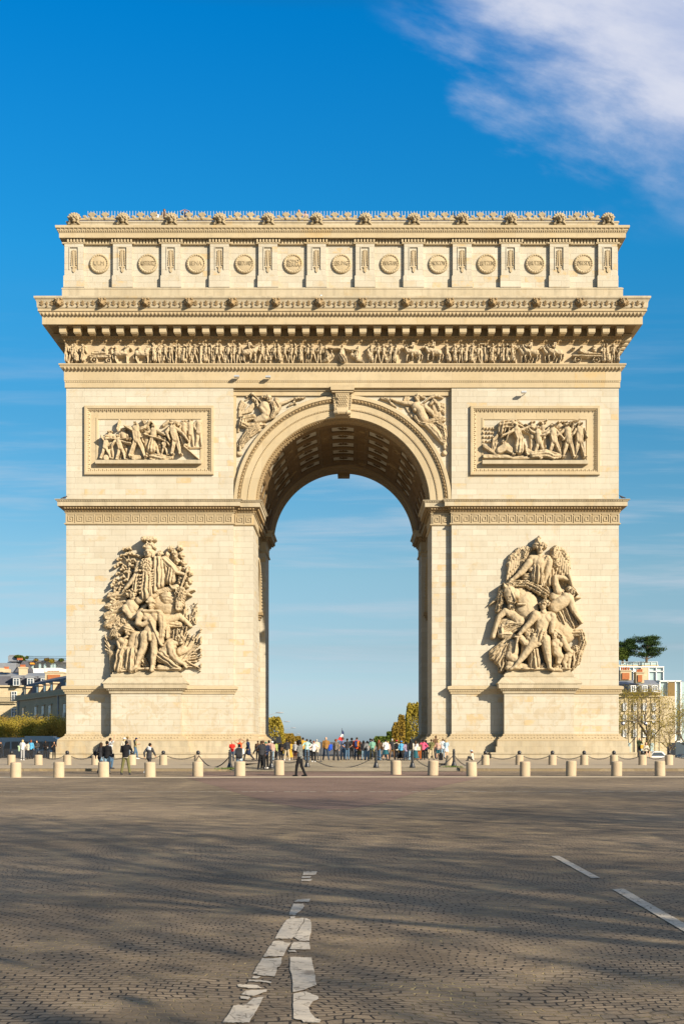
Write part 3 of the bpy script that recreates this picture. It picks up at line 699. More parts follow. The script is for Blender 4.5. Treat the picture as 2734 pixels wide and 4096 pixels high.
for s_ in (-1, 1): hr.poly([(s_ * 30, -20, 15), (s_ * 46, 10, 15), (s_ * 38, 40, 14), (s_ * 56, 60, 12)], z=12, rg=4, nr=4)
hr.head(0, 10, 36, 20, 0, 1, .35); hr.cap(-30, 60, 12, 30, 60, 12, z=4)
hrm = hr.mesh('mask_head', lambda u: u * .0080, lambda v: -v * .0074, .0115, 0); hrm.materials.append(M['crest'])
HZ = PZ(878, 0)
for i in range(12):
    o = link('mask_head', hrm, parapet); o.location = tohere((PX(297 + 193.9 * i, 0), .02, HZ + .02)); o['group'] = 'carved heads along the parapet'
    if i < 11: q = link('palmette_crest', apm, parapet); q.location = tohere((PX(297 + 193.9 * (i + .5), 0), .08, 45.98)); q.scale = (.86, 1, .74); q['group'] = 'palmette crests between the parapet heads'
rl = MB(); xa, xb = PX(352, 1.5), PX(2372, 1.5); nb = 170
for i in range(nb): x = xa + (xb - xa) * i / (nb - 1); rl.box(x - .024, x + .024, 1.47, 1.53, 45.4, PZ(844, 1.5))
rl.box(xa, xb, 1.45, 1.47, 46.2, 46.25)
for x_ in (xa, xb):
    for i in range(30): y = 1.9 + i * .5; rl.box(x_ - .022, x_ + .022, y, y + .04, 45.4, PZ(846, 1.5))
rl.build('railing', M['steel'], arch)
# small fittings on the wall
for (px, py) in ((948, 1509), (1073, 1511), (2092, 1572)):
    X, _, Z = pos(px, py, -.3); fx_ = MB(); fx_.box(X - .22, X + .2, -.75, -.4, Z - .06, Z + .08); fx_.box(X + .1, X + .14, -.4, .02, Z - .05, Z + .0); fx_.build('floodlight', M['steel'], arch)
X, _, Z = pos(1283, 1183, -1.6); fx_ = MB(); fx_.tube((X, -1.6, 38.9), (X, -1.6, Z), .02, .02, 5); fx_.sph((X, -1.6, Z), .12, 7, 5); fx_.build('cornice_camera', M['steel'], arch)
for px in (544, 606, 712, 833, 1881, 2047, 2208, 2412): X = PX(px, -.6); fx_ = MB(); fx_.box(X - .015, X + .015, -.63, -.6, 22.1, 22.28); fx_.build('metal_spike', M['steel'], arch)
#@@PART3
# ================================================================== SCULPTURE
# left group, drawn in units of 1/3.136 photo pixel (u right, v down), u0 = 350 px, v0 = 2100 px
SCU = 1 / (3.136 * F / (D0 - 1.0))
def grp(u0px, v0px):
    return (lambda u: CX + (u0px + u / 3.136 - VPX) * (D0 - 1.0) / F), (lambda v: CH + (HOR - v0px - v / 3.136) * (D0 - 1.0) / F)
def fig(name, gr, parts, box=(0, 0, 1568, 2195), step=7.0):
    r = Relief(*box, step)
    for fn in parts: fn(r)
    fx, fz = gr[1]
    return relief_obj(name, r, fx, fz, SCU, 0.0, gr[0], back=.03)
def leafcluster(r, x, y, z, L=44, n=7, a0=None, w=9):
    a0 = random.uniform(-.5, .5) - math.pi / 2 if a0 is None else a0
    for i in range(n):
        a = a0 + (i - n / 2 + .5) * .42; l = L * random.uniform(.8, 1.15)
        r.cap(x, y, 4, x + l * .6 * math.cos(a), y + l * .6 * math.sin(a), w, z=z, z2=z + 14); r.cap(x + l * .6 * math.cos(a), y + l * .6 * math.sin(a), w, x + l * math.cos(a), y + l * math.sin(a), 3, z=z + 14)
def build_groups():
    # ---------------- Peace group (left)
    root = MB(); x0, x1 = ped0 + .35, ped1 - .35
    for i in range(40):
        x = random.uniform(x0, x1); root.sph((x, random.uniform(-1.25, -.2), 7.72), (random.uniform(.2, .5), .3, random.uniform(.05, .12)), 7, 5)
    g = root.build('sculpture_group', M['statue'], arch, smooth=True, label='carved group with a helmeted goddess over a warrior and a bull'); GR = (g, grp(350, 2100))
    def branch(r):
        r.poly([(440, 840, 16), (490, 700, 15), (510, 520, 13), (500, 380, 10), (510, 270, 6)], z=60)
        for s, e in (((495, 690), (390, 560)), ((505, 560), (400, 450)), ((505, 450), (410, 360)), ((480, 760), (330, 690)), ((450, 820), (290, 750)), ((510, 480), (570, 430)), ((505, 640), (570, 560))):
            r.cap(*s, 10, *e, 6, z=55)
        for x, y in ((505, 300), (450, 310), (420, 380), (545, 370), (480, 370), (380, 430), (500, 450), (345, 520), (440, 520), (560, 440), (380, 490), (370, 610), (470, 590), (560, 520), (430, 560), (340, 690), (430, 660), (510, 600), (310, 750), (400, 730), (470, 700), (345, 810), (410, 800), (575, 470), (530, 520), (600, 380), (640, 400), (665, 385)):
            leafcluster(r, x, y, random.uniform(50, 90), a0=math.atan2(y - 900, x - 470 + 1e-3 - (470 - x) * .4))
    fig('laurel_branch', GR, [branch], (240, 230, 720, 880))
    def oak(r):
        r.poly([(960, 740, 14), (1100, 560, 16), (1080, 430, 13), (1040, 330, 8)], z=50); r.cap(1090, 500, 12, 1190, 400, 7, z=50); r.cap(1110, 560, 12, 1260, 650, 7, z=50)
        for x, y in ((1030, 285), (1145, 275), (985, 365), (1090, 390), (1165, 365), (1115, 445), (1190, 470), (1140, 540), (1215, 545), (1275, 590), (1265, 695), (1200, 640), (1230, 745), (900, 345), (1080, 330), (1160, 660), (1150, 720)):
            for k in range(5): a = k * 1.26 + x; r.cap(x + 22 * math.cos(a), y + 22 * math.sin(a), 21, z=random.uniform(50, 85), ns=7, nf=.11)
            r.cap(x, y, 20, z=85, ns=6, nf=.1)
    fig('oak_branch', GR, [oak], (840, 220, 1360, 820))
    def drap(r):
        for a in ((460, 860, 60, 262, 880, 50), (450, 960, 55, 240, 1010, 45), (450, 1040, 55, 215, 1130, 48), (430, 1110, 60, 230, 1240, 55), (380, 1230, 60, 290, 1380, 36)): r.cap(*a, z=35, rg=20, nr=4)
        for i in range(9): r.cap(250 + random.uniform(-40, 60), 860 + i * 50, 24, 320 + random.uniform(-30, 50), 900 + i * 48, 18, z=55, rg=10, nr=3)
    fig('flying_drapery', GR, [drap], (150, 790, 560, 1450))
    def goddess(r):
        r.cap(690, 172, 30, 830, 172, 30, z=150, k=.8, ns=6); r.cap(700, 150, 14, 822, 150, 14, z=150); r.cap(790, 200, 22, 820, 260, 20, z=130, rg=8, nr=4); r.cap(745, 215, 16, 760, 245, 16, z=150)
        r.cap(770, 282, 62, z=140); r.poly([(705, 278, 17), (730, 255, 18), (770, 245, 19), (810, 255, 18), (832, 280, 17)], z=178, ns=8, nf=.12)
        r.head(768, 345, 56, 150, -.15, 0); r.cap(722, 340, 20, 730, 390, 16, z=150, rg=6, nr=4); r.cap(820, 330, 20, 815, 395, 18, z=150, rg=6, nr=4)
        r.cap(770, 405, 36, 772, 440, 48, z=125)
        r.cap(735, 500, 95, 755, 590, 80, z=115, ns=9, nf=.09); r.cap(690, 480, 46, 830, 480, 46, z=135, ns=8, nf=.1)
        for i in range(5): r.cap(660 + i * 42, 575, 16, z=180)
        r.cap(745, 640, 92, 740, 860, 100, z=105, rg=26, nr=6)
        for i in range(6): r.cap(660, 640 + i * 44, 12, 850, 600 + i * 28, 12, z=180)
        r.cap(690, 850, 40, 830, 870, 40, z=110, rg=12, nr=5)
        r.cap(890, 440, 58, 900, 740, 62, z=135, rg=22, nr=4); r.cap(960, 440, 44, 1000, 700, 46, z=95, rg=18, nr=4); r.cap(850, 420, 30, 850, 820, 30, z=165, rg=8, nr=3)
        r.poly([(960, 430, 52), (1060, 520, 46), (1090, 570, 42)], z=115, rg=10, nr=4); r.cap(1050, 560, 55, 1035, 680, 60, z=105, rg=22, nr=5)
        r.poly([(1080, 570, 34), (1150, 600, 26), (1205, 615, 24)], z=125); 
        r.poly([(640, 480, 44), (610, 600, 42)], z=110, ns=4); r.cap(620, 640, 50, 600, 810, 54, z=115, rg=22, nr=5)
        r.poly([(600, 640, 38), (530, 730, 30), (470, 795, 22)], z=135)
        for i in range(4): r.cap(465, 790 + 6 * i, 8, 440 - 3 * i, 815 + 10 * i, 6, z=140)
    fig('goddess_figure', GR, [goddess], (400, 120, 1260, 980))
    def spear(r): r.cap(1262, 520, 11, 1168, 785, 11, z=140); r.cap(1268, 495, 5, 1240, 580, 22, z=140); r.cap(1240, 580, 22, 1228, 610, 8, z=140)
    fig('spear', GR, [spear], (1140, 480, 1300, 800), 6)
    def bull(r):
        r.cap(880, 930, 130, 1010, 1010, 150, z=30, k=.7); r.cap(1000, 900, 120, 1120, 930, 90, z=50, rg=8, nr=4); r.cap(880, 840, 36, 1110, 780, 44, z=120, rg=7, nr=6)
        r.cap(1160, 850, 82, 1150, 990, 54, z=130, ns=14, nf=.09); r.cap(1150, 990, 50, 1140, 1040, 42, z=150); r.cap(1165, 905, 9, sub=True, k=2); r.cap(1130, 1035, 8, sub=True, k=2); r.cap(1165, 1040, 8, sub=True, k=2)
        r.poly([(1110, 805, 20), (1060, 790, 14), (1030, 745, 7)], z=165); r.poly([(1240, 840, 24), (1290, 820, 15), (1345, 812, 6)], z=150); r.cap(1250, 860, 26, 1290, 880, 14, z=130)
        r.poly([(960, 1190, 80), (1060, 1160, 58), (1140, 1140, 46), (1210, 1190, 34), (1280, 1260, 26)], z=70); r.cap(1010, 1230, 60, 1140, 1240, 40, z=50, rg=12, nr=5)
    fig('bull', GR, [bull], (740, 720, 1370, 1330))
    def tamer(r):
        r.cap(480, 1190, 120, 370, 1290, 105, z=20, k=.8, ns=5); r.poly([(420, 1270, 90), (300, 1330, 50), (270, 1400, 34)], z=20)
        r.head(560, 875, 62, 120, .5, 1, .5); r.cap(500, 860, 46, z=110, ns=16, nf=.1); r.cap(575, 935, 34, 570, 980, 46, z=95)
        r.cap(540, 1010, 92, 545, 1110, 80, z=85); r.cap(500, 1030, 52, 590, 1040, 52, z=115); r.cap(560, 1100, 60, 590, 1130, 40, z=105)
        r.poly([(640, 940, 52), (740, 900, 42), (830, 890, 38), (920, 820, 32), (1000, 785, 26), (1050, 800, 16)], z=115)
        r.poly([(470, 1040, 50), (540, 1140, 42), (610, 1140, 36), (700, 1040, 30), (735, 1010, 24)], z=135)
        r.poly([(545, 1210, 40), (620, 1260, 40), (700, 1330, 40)], z=70, rg=12, nr=4)
    fig('tamer_figure', GR, [tamer], (230, 780, 1100, 1480))
    def wheat(r):
        for i in range(34):
            a = R(-82 + i * 3.6) if i < 22 else R(random.uniform(-60, 20)); L = random.uniform(330, 470)
            bx, by = 1130 + i * 3, 1720 - i * 1; ex, ey = bx + L * math.cos(a) * .62, by + L * math.sin(a)
            if ex > 1405: ex = 1405
            r.poly([(bx, by, 8), ((bx + ex) / 2 - 12, (by + ey) / 2, 10), (ex, ey, 6)], z=random.uniform(20, 70))
            if i % 3 == 0: r.cap(ex, ey, 9, ex + 10, ey - 40, 12, z=60, ns=6, nf=.2)
        for i in range(30):
            x = 1230 + random.uniform(-60, 130); y = 1180 + random.uniform(-60, 120) - (x - 1200) * .4; a = R(random.uniform(-115, -50)); L = random.uniform(100, 230)
            r.cap(x, y, 9, min(1365, x + L * math.cos(a)), y + L * math.sin(a) * .9, 6, z=random.uniform(15, 50))
        for i in range(8): r.poly([(1180, 1700 + i * 12, 10), (1270, 1560 + i * 30, 11), (1340 + 8 * (i % 3), 1530 + i * 36, 6)], z=50)
        for i in range(9): r.cap(1020 + i * 26, 1500, 9, 1050 + i * 22, 1270 + (i % 3) * 30, 7, z=25 + (i % 2) * 20)
    fig('wheat_sheaf', GR, [wheat], (980, 860, 1430, 1850))
    def reeds(r):
        for i in range(12): r.poly([(350, 1620, 9), (280, 1540 + i * 4, 10), (185 + 6 * (i % 3), 1350 + i * 19, 5)], z=30 + (i % 3) * 12)
        r.cap(290, 1600, 46, 300, 1820, 44, z=40, rg=16, nr=6); r.cap(300, 1520, 36, 260, 1600, 36, z=35)
    fig('reeds', GR, [reeds], (160, 1320, 400, 1870))
    def mother(r):
        r.cap(430, 1620, 84, 400, 1780, 84, z=120, rg=30, nr=5); r.cap(560, 1620, 96, 560, 1770, 100, z=130, rg=32, nr=5); r.cap(680, 1700, 60, 730, 1770, 40, z=60, rg=18, nr=4)
        r.cap(600, 1390, 78, 560, 1510, 76, z=110); r.head(505, 1330, 56, 145, -.5, 0); r.cap(495, 1290, 58, 545, 1310, 50, z=150, rg=9, nr=6); r.cap(560, 1330, 40, 600, 1370, 34, z=120, rg=10, nr=4)
        r.poly([(640, 1400, 42), (615, 1530, 36), (530, 1560, 32), (440, 1550, 26)], z=160); r.cap(470, 1460, 36, 450, 1530, 34, z=150, rg=8, nr=4)
        r.cap(430, 1825, 24, 480, 1825, 18, z=170)
    fig('mother_figure', GR, [mother], (310, 1230, 790, 1860))
    def child(r):
        r.head(370, 1400, 44, 130, .4, 1, .4); r.cap(420, 1450, 44, 460, 1480, 42, z=150); r.poly([(440, 1440, 20), (500, 1400, 16)], z=165); r.poly([(380, 1470, 24), (400, 1540, 22), (450, 1560, 18)], z=160)
    fig('child_figure', GR, [child], (320, 1340, 530, 1600))
    def warrior(r):
        r.cap(800, 960, 50, z=225); r.cap(756, 975, 14, 844, 975, 14, z=255); r.cap(800, 930, 30, 800, 985, 34, z=225)
        r.head(802, 1015, 45, 215, -.15, 0); r.cap(800, 1060, 30, 800, 1095, 38, z=195)
        r.cap(700, 1110, 52, 895, 1110, 52, z=185, k=.9); r.cap(750, 1145, 62, 740, 1160, 56, z=205, k=.8); r.cap(850, 1145, 62, 855, 1160, 56, z=205, k=.8)
        r.cap(798, 1180, 90, 795, 1290, 72, z=185, k=.75); r.cap(795, 1300, 76, 790, 1350, 84, z=185, k=.75); r.cap(790, 1380, 34, 795, 1440, 26, z=245, rg=6, nr=3)
        for yy_ in (1205, 1245): r.cap(770, yy_, 22, z=225, k=.6); r.cap(822, yy_, 22, z=225, k=.6)
        r.cap(720, 1090, 26, 890, 1095, 26, z=235, rg=10, nr=3)
        r.poly([(665, 1135, 46), (640, 1235, 38), (700, 1255, 32), (790, 1215, 28)], z=230)
        r.poly([(925, 1140, 46), (945, 1280, 38), (930, 1400, 32), (930, 1480, 26)], z=215)
        r.poly([(735, 1390, 66), (700, 1560, 46), (670, 1620, 44), (615, 1780, 28)], z=200); r.poly([(610, 1790, 26), (560, 1822, 24)], z=220)
        r.poly([(850, 1390, 66), (842, 1570, 44), (840, 1620, 46), (818, 1780, 26)], z=205); r.poly([(820, 1790, 26), (812, 1825, 28)], z=225)
        r.poly([(960, 1160, 36), (990, 1300, 40), (985, 1400, 36)], z=110, rg=16, nr=4); r.cap(690, 1330, 34, 650, 1380, 30, z=110, rg=10)
    fig('warrior_figure', GR, [warrior], (500, 890, 1050, 1870))
    def swd(r): r.cap(815, 1235, 17, 930, 1500, 14, z=262); r.cap(800, 1205, 26, z=258); r.cap(915, 1480, 22, 945, 1515, 18, z=250)
    fig('sword', GR, [swd], (760, 1180, 980, 1540), 6)
    def kneel(r):
        r.head(1165, 1440, 56, 150, .5, 1, .5); r.cap(1120, 1480, 34, z=140)
        r.cap(1040, 1500, 82, 960, 1600, 78, z=120); r.cap(1070, 1480, 50, z=150)
        r.cap(930, 1640, 80, 1090, 1750, 74, z=130, rg=24, nr=6); r.cap(900, 1790, 40, 1150, 1800, 34, z=140, rg=6); r.cap(940, 1560, 60, 920, 1680, 60, z=120, rg=18, nr=5)
        r.poly([(1040, 1510, 44), (1065, 1630, 38), (1130, 1700, 32), (1215, 1750, 22)], z=190)
        for i in range(4): r.cap(1210, 1745 + i * 6, 8, 1240, 1770 + i * 8, 6, z=195)
        r.cap(1110, 1600, 56, 1190, 1560, 60, z=80, k=.5)
    fig('kneeling_figure', GR, [kneel], (840, 1360, 1270, 1860))

    # ---------------- Resistance group (right)
    root = MB()
    for i in range(40):
        x = random.uniform(-x1, -x0); root.sph((x, random.uniform(-1.25, -.2), 7.72), (random.uniform(.2, .5), .3, random.uniform(.05, .12)), 7, 5)
    g = root.build('sculpture_group', M['statue'], arch, smooth=True, label='carved group with a winged spirit above a horse and a young man'); GR = (g, grp(1900, 2100))
    def wing(r, pts, tips, z):
        r.poly(pts, z=z, ns=9, nf=.07)
        (ax, ay), (bx, by) = tips[0], tips[1]
        for row, (L, zz, wd) in enumerate(((1.0, z, 17), (.72, z + 22, 20), (.45, z + 40, 20))):
            n = 15
            for i in range(n):
                t = i / (n - 1); sx, sy = pts[0][0] + (pts[-1][0] - pts[0][0]) * t, pts[0][1] + (pts[-1][1] - pts[0][1]) * t
                ex, ey = ax + (bx - ax) * t, ay + (by - ay) * t
                r.cap(sx, sy, wd, sx + (ex - sx) * L, sy + (ey - sy) * L, wd * .7, z=zz - 10 * (i % 2), k=.8)
    def wl(r): wing(r, [(660, 280, 36), (560, 310, 44), (470, 400, 48), (440, 480, 44)], ((610, 560), (395, 740)), 40); r.poly([(690, 290, 34), (640, 330, 50), (610, 420, 46), (600, 480, 30)], z=65, ns=14, nf=.09)
    fig('wing', GR, [wl], (340, 220, 760, 800))
    def wr(r): wing(r, [(1020, 270, 36), (1100, 310, 44), (1160, 400, 44), (1180, 520, 36)], ((960, 560), (1190, 790)), 40); r.poly([(1000, 300, 40), (1000, 400, 50), (1030, 480, 46)], z=60, ns=14, nf=.09)
    fig('wing', GR, [wr], (850, 220, 1260, 840))
    def genius(r):
        r.poly([(800, 225, 34), (785, 180, 26), (810, 160, 20), (800, 140, 12), (820, 128, 5)], z=130, rg=10, nr=4)
        r.cap(760, 255, 40, 860, 255, 44, z=130, ns=16, nf=.1); r.head(815, 300, 54, 135, 0, 1, .5); r.cap(740, 280, 22, z=120, ns=8, nf=.14); r.cap(885, 270, 26, z=110, ns=8, nf=.14)
        r.cap(815, 360, 34, 812, 400, 46, z=105); r.cap(710, 425, 58, 905, 425, 60, z=100, k=.9); r.cap(765, 460, 62, z=125, k=.8); r.cap(860, 460, 62, z=125, k=.8); r.cap(810, 480, 92, 800, 570, 74, z=100)
        r.cap(690, 560, 26, 880, 470, 22, z=150, rg=9, nr=3); r.cap(780, 560, 95, 780, 650, 105, z=95, rg=30, nr=6); r.cap(640, 640, 56, 860, 640, 60, z=80, rg=18, nr=6)
        r.cap(900, 400, 18, 800, 560, 16, z=160, rg=6)
        r.poly([(675, 470, 52), (590, 580, 42), (520, 640, 32), (455, 695, 24)], z=130); r.cap(450, 690, 22, 430, 715, 18, z=140)
        r.poly([(925, 460, 52), (905, 590, 42), (870, 680, 32), (850, 730, 26)], z=130)
        for i in range(4): r.cap(830 + i * 13, 735, 8, 826 + i * 12, 768, 6, z=150)
        r.cap(940, 560, 60, 930, 700, 70, z=60, rg=22, nr=5); r.cap(900, 760, 50, 940, 860, 40, z=50, rg=16, nr=4); r.cap(700, 660, 50, 640, 700, 40, z=60, rg=16, nr=4)
    fig('winged_figure', GR, [genius], (380, 110, 1050, 960))
    def horse(r):
        r.cap(600, 1100, 165, 700, 1250, 170, z=10, k=.7); r.cap(1110, 1330, 175, 1000, 1250, 150, z=10, k=.7); r.poly([(560, 860, 110), (640, 960, 150), (650, 1060, 165)], z=60, k=.8)
        r.poly([(430, 830, 80), (450, 930, 66), (460, 1010, 44), (465, 1040, 38)], z=120); r.cap(500, 850, 60, z=120); r.cap(500, 880, 52, z=150); r.cap(448, 1020, 44, 470, 1045, 34, z=128); r.cap(425, 905, 12, sub=True, k=2.0); r.cap(415, 892, 15, 440, 888, 10, z=172); r.cap(447, 1035, 10, sub=True, k=2.2); r.cap(455, 1062, 5, 492, 1050, 5, sub=True, k=3); r.poly([(400, 800, 20), (372, 770, 22), (350, 725, 6)], z=158); r.poly([(470, 780, 16), (480, 750, 16), (500, 715, 5)], z=150); r.cap(405, 960, 6, 505, 985, 6, z=190)
        r.poly([(400, 760, 40), (500, 730, 46), (640, 730, 50), (780, 800, 60), (880, 860, 50)], z=120, rg=22, nr=5, ns=10, nf=.06)
        for i in range(14): r.poly([(620 + i * 16, 740 + i * 8, 16), (740 + i * 10, 780 + i * 9, 17), (850 + 4 * i, 790 + i * 12, 9)], z=105 + (i % 3) * 10, ns=5, nf=.09)
        r.poly([(350, 790, 52), (330, 870, 50), (320, 960, 44), (290, 1060, 40)], z=70, rg=18, nr=4, ns=14, nf=.07)
        r.poly([(280, 920, 22), (225, 960, 16), (172, 1005, 5)], z=50)
        r.poly([(560, 1200, 72), (470, 1120, 54), (380, 1080, 46), (300, 1150, 36), (270, 1240, 30), (225, 1400, 32)], z=110); r.poly([(420, 1180, 40), (330, 1200, 34), (290, 1280, 28), (250, 1360, 24)], z=60)
        r.cap(520, 1000, 12, 620, 1000, 10, z=200); r.cap(430, 800, 8, 500, 960, 8, z=195)
        r.poly([(1240, 1340, 60), (1340, 1340, 48), (1370, 1460, 52), (1320, 1600, 56), (1290, 1720, 46), (1230, 1810, 22)], z=40, rg=24, nr=5)
    fig('horse', GR, [horse], (150, 690, 1430, 1850))
    def rider(r):
        r.poly([(1160, 920, 80), (1070, 970, 86), (990, 1030, 80)], z=120); r.cap(1130, 900, 56, z=140); r.cap(1000, 900, 74, 1060, 860, 60, z=90); r.head(1215, 840, 54, 130, .6, 1, .5); r.cap(1180, 800, 40, z=140, ns=16, nf=.1); r.cap(1090, 830, 34, 1060, 810, 26, z=120, rg=8)
        r.poly([(1040, 830, 52), (1010, 740, 42), (1005, 655, 38), (1090, 655, 32), (1170, 685, 26)], z=130)
        r.poly([(1190, 940, 50), (1235, 1060, 40), (1280, 1130, 32), (1340, 1220, 22)], z=140)
        for a in ((1060, 1080, 60, 1120, 1220, 50), (1140, 1050, 60, 1230, 1260, 44), (1220, 1000, 36, 1290, 1250, 30)): r.cap(*a, z=60, rg=24, nr=4)
        r.cap(1250, 900, 18, 1330, 905, 14, z=80)
    fig('falling_rider', GR, [rider], (880, 600, 1390, 1320))
    def bat(r): r.cap(1180, 640, 26, 1215, 760, 22, z=150); r.cap(1215, 760, 12, 1290, 870, 9, z=150)
    fig('sword', GR, [bat], (1140, 600, 1310, 890), 6)
    def cloak(r):
        for a in ((480, 1400, 60, 230, 1600, 56), (430, 1460, 56, 300, 1700, 60), (380, 1560, 60, 330, 1810, 44), (560, 1250, 70, 400, 1330, 60), (300, 1560, 50, 220, 1660, 40), (420, 1480, 50, 390, 1720, 50)): r.cap(*a, z=70, rg=28, nr=4)
        r.poly([(560, 1240, 50), (420, 1230, 46), (330, 1280, 44), (330, 1370, 50), (420, 1370, 50)], z=110, rg=22, nr=3)
        for i in range(7): r.poly([(480 - i * 14, 1400 + i * 18, 16), (360 - i * 12, 1470 + i * 40, 18), (250 + i * 12, 1580 + i * 34, 14)], z=105, rg=6, nr=2)
    fig('cloak', GR, [cloak], (160, 1160, 640, 1870))
    def fallen(r):
        r.cap(480, 1500, 76, 460, 1640, 82, z=110); r.cap(440, 1640, 70, 500, 1680, 60, z=130); r.poly([(430, 1750, 50), (560, 1770, 44), (660, 1780, 36)], z=130); r.cap(560, 1790, 34, 400, 1790, 30, z=150)
    fig('crouching_figure', GR, [fallen], (360, 1400, 720, 1850))
    def old(r):
        r.cap(730, 1580, 70, 740, 1740, 86, z=120, rg=26, nr=5); r.cap(640, 1500, 70, 640, 1600, 70, z=110)
        r.head(655, 1375, 52, 165, .2, 0); r.cap(620, 1330, 36, 700, 1335, 36, z=175, ns=10, nf=.1); r.cap(655, 1430, 32, z=195, ns=12, nf=.12)
        r.poly([(560, 1420, 46), (620, 1480, 42), (700, 1520, 40), (780, 1500, 34)], z=190)
        for i in range(4): r.cap(730, 1460 + i * 14, 9, 810, 1462 + i * 15, 8, z=225)
        r.cap(740, 1800, 28, 800, 1805, 16, z=160)
    fig('bearded_figure', GR, [old], (500, 1280, 870, 1850))
    def youth(r):
        r.head(845, 1010, 56, 205, -.6, 1, .5); r.cap(890, 985, 46, z=200, ns=16, nf=.1); r.cap(850, 1070, 34, 850, 1100, 44, z=180)
        r.cap(760, 1135, 56, 940, 1140, 56, z=165, k=.9); r.cap(790, 1175, 62, z=190, k=.8); r.cap(890, 1175, 62, z=190, k=.8); r.cap(835, 1200, 98, 820, 1310, 76, z=170, k=.75)
        for yy_ in (1230, 1275, 1315): r.cap(795, yy_, 26, z=210, k=.55); r.cap(848, yy_, 26, z=210, k=.55)
        r.cap(815, 1370, 84, 800, 1410, 92, z=170, rg=22, nr=6); r.cap(720, 1385, 24, 880, 1410, 26, z=225, rg=9, nr=3)
        r.poly([(740, 1130, 58), (690, 1220, 44), (620, 1290, 36), (540, 1380, 26)], z=210)
        r.poly([(960, 1150, 54), (960, 1260, 42), (950, 1340, 34)], z=180)
        r.poly([(740, 1440, 70), (660, 1560, 54), (590, 1660, 44), (490, 1780, 28)], z=190); r.cap(490, 1790, 26, 430, 1812, 18, z=210)
        r.poly([(870, 1440, 68), (895, 1600, 48), (905, 1660, 44), (925, 1780, 28)], z=195); r.cap(920, 1795, 26, 965, 1822, 24, z=220)
    fig('young_man_figure', GR, [youth], (400, 940, 1030, 1860))
    def blade(r): r.cap(485, 1408, 13, 560, 1412, 13, z=235); r.cap(520, 1420, 22, 485, 1600, 6, z=225)
    fig('sword', GR, [blade], (460, 1380, 590, 1620), 6)
    def woman(r):
        r.head(995, 1380, 52, 150, -.5, 0); r.cap(1000, 1335, 44, 1050, 1370, 50, z=140, rg=12, nr=5); r.cap(1070, 1390, 46, 1120, 1440, 40, z=110, rg=14, nr=4)
        r.cap(1010, 1490, 76, 1020, 1590, 70, z=120); r.cap(980, 1500, 38, z=165); r.cap(1060, 1505, 36, z=160); r.poly([(1100, 1460, 44), (1160, 1560, 40), (1200, 1600, 28)], z=150)
        r.poly([(1020, 1600, 56), (1060, 1650, 50), (1040, 1720, 34)], z=160); r.cap(1040, 1780, 60, z=90, ns=14, nf=.06); r.cap(850, 1780, 56, 920, 1800, 36, z=90, ns=12, nf=.05); r.cap(990, 1815, 26, 1080, 1825, 26, z=140)
    fig('woman_figure', GR, [woman], (780, 1300, 1260, 1860))
    def kid(r):
        r.head(1260, 1560, 44, 130, .3, 1, .4); r.cap(1190, 1590, 46, 1170, 1640, 46, z=130); r.poly([(1140, 1650, 38), (1110, 1720, 32), (1130, 1800, 22)], z=140); r.poly([(1230, 1590, 22), (1240, 1700, 18), (1230, 1760, 14)], z=140); r.poly([(1180, 1680, 36), (1170, 1760, 30), (1170, 1810, 22)], z=120)
    fig('child_figure', GR, [kid], (1060, 1500, 1320, 1850))
build_groups()

# ------------------------------------------------ generic small relief figures (units: cm)
def soldier(r, x, yf, H, z, rnd, face=1):
    st = rnd.uniform(.06, .24) * H; ln = rnd.uniform(-.09, .09) * H; hw = H * .082
    hip, sh = yf - H * .5, yf - H * .80
    for s_ in (-1, 1): r.poly([(x + s_ * hw * .4, hip, hw * .75), (x + s_ * st * .6 + face * 2, yf - H * .26, hw * .55), (x + s_ * st, yf - H * .03, hw * .36)], z=z)
    r.cap(x + ln * .4, hip, hw * 1.0, x + ln, sh + H * .06, hw * 1.35, z=z + 3); r.cap(x + ln - hw * 1.1, sh + 2, hw * .7, x + ln + hw * 1.1, sh + 2, hw * .7, z=z + 2)
    c = rnd.random()
    if c < .4: r.cap(x + ln * .4, hip - H * .02, hw * 1.3, x - face * 3, yf - H * .18, hw * 1.7, z=z - 2, rg=5, nr=5)
    elif c < .65: r.cap(x - face * hw * 1.4, sh, hw * .8, x - face * hw * 2.2, yf - H * .2, hw * 1.2, z=z - 6, rg=5, nr=4)
    for s_ in (-1, 1):
        ex, ey = x + ln + s_ * hw * 1.7 + rnd.uniform(-3, 3), sh + H * .17; hx, hy = ex + face * rnd.uniform(-1, 14), ey + rnd.uniform(-16, 12)
        r.poly([(x + ln + s_ * hw * 1.2, sh + 3, hw * .55), (ex, ey, hw * .45), (hx, hy, hw * .34)], z=z + 7)
    hx = x + ln + face * 2; hy = yf - H * .91
    r.cap(hx, hy, H * .062, hx + face * 1.5, hy + H * .03, H * .05, z=z + 6)
    h = rnd.random()
    if h < .5: r.cap(hx - 8, hy - H * .055, 5, hx + 8, hy - H * .055, 5, z=z + 9); r.cap(hx, hy - H * .08, 6.5, z=z + 7)
    elif h < .8: r.cap(hx - face, hy - H * .045, H * .066, z=z + 6, ns=4, nf=.2)
    else: r.cap(hx, hy - H * .07, 8, z=z + 6); r.cap(hx - face * 6, hy - H * .09, 4, hx + face * 3, hy - H * .12, 4, z=z + 6)
    if rnd.random() < .35: r.cap(x + face * 10, yf - H * .98, 2.4, x + face * 16, yf - H * .3, 2.6, z=z + 14)
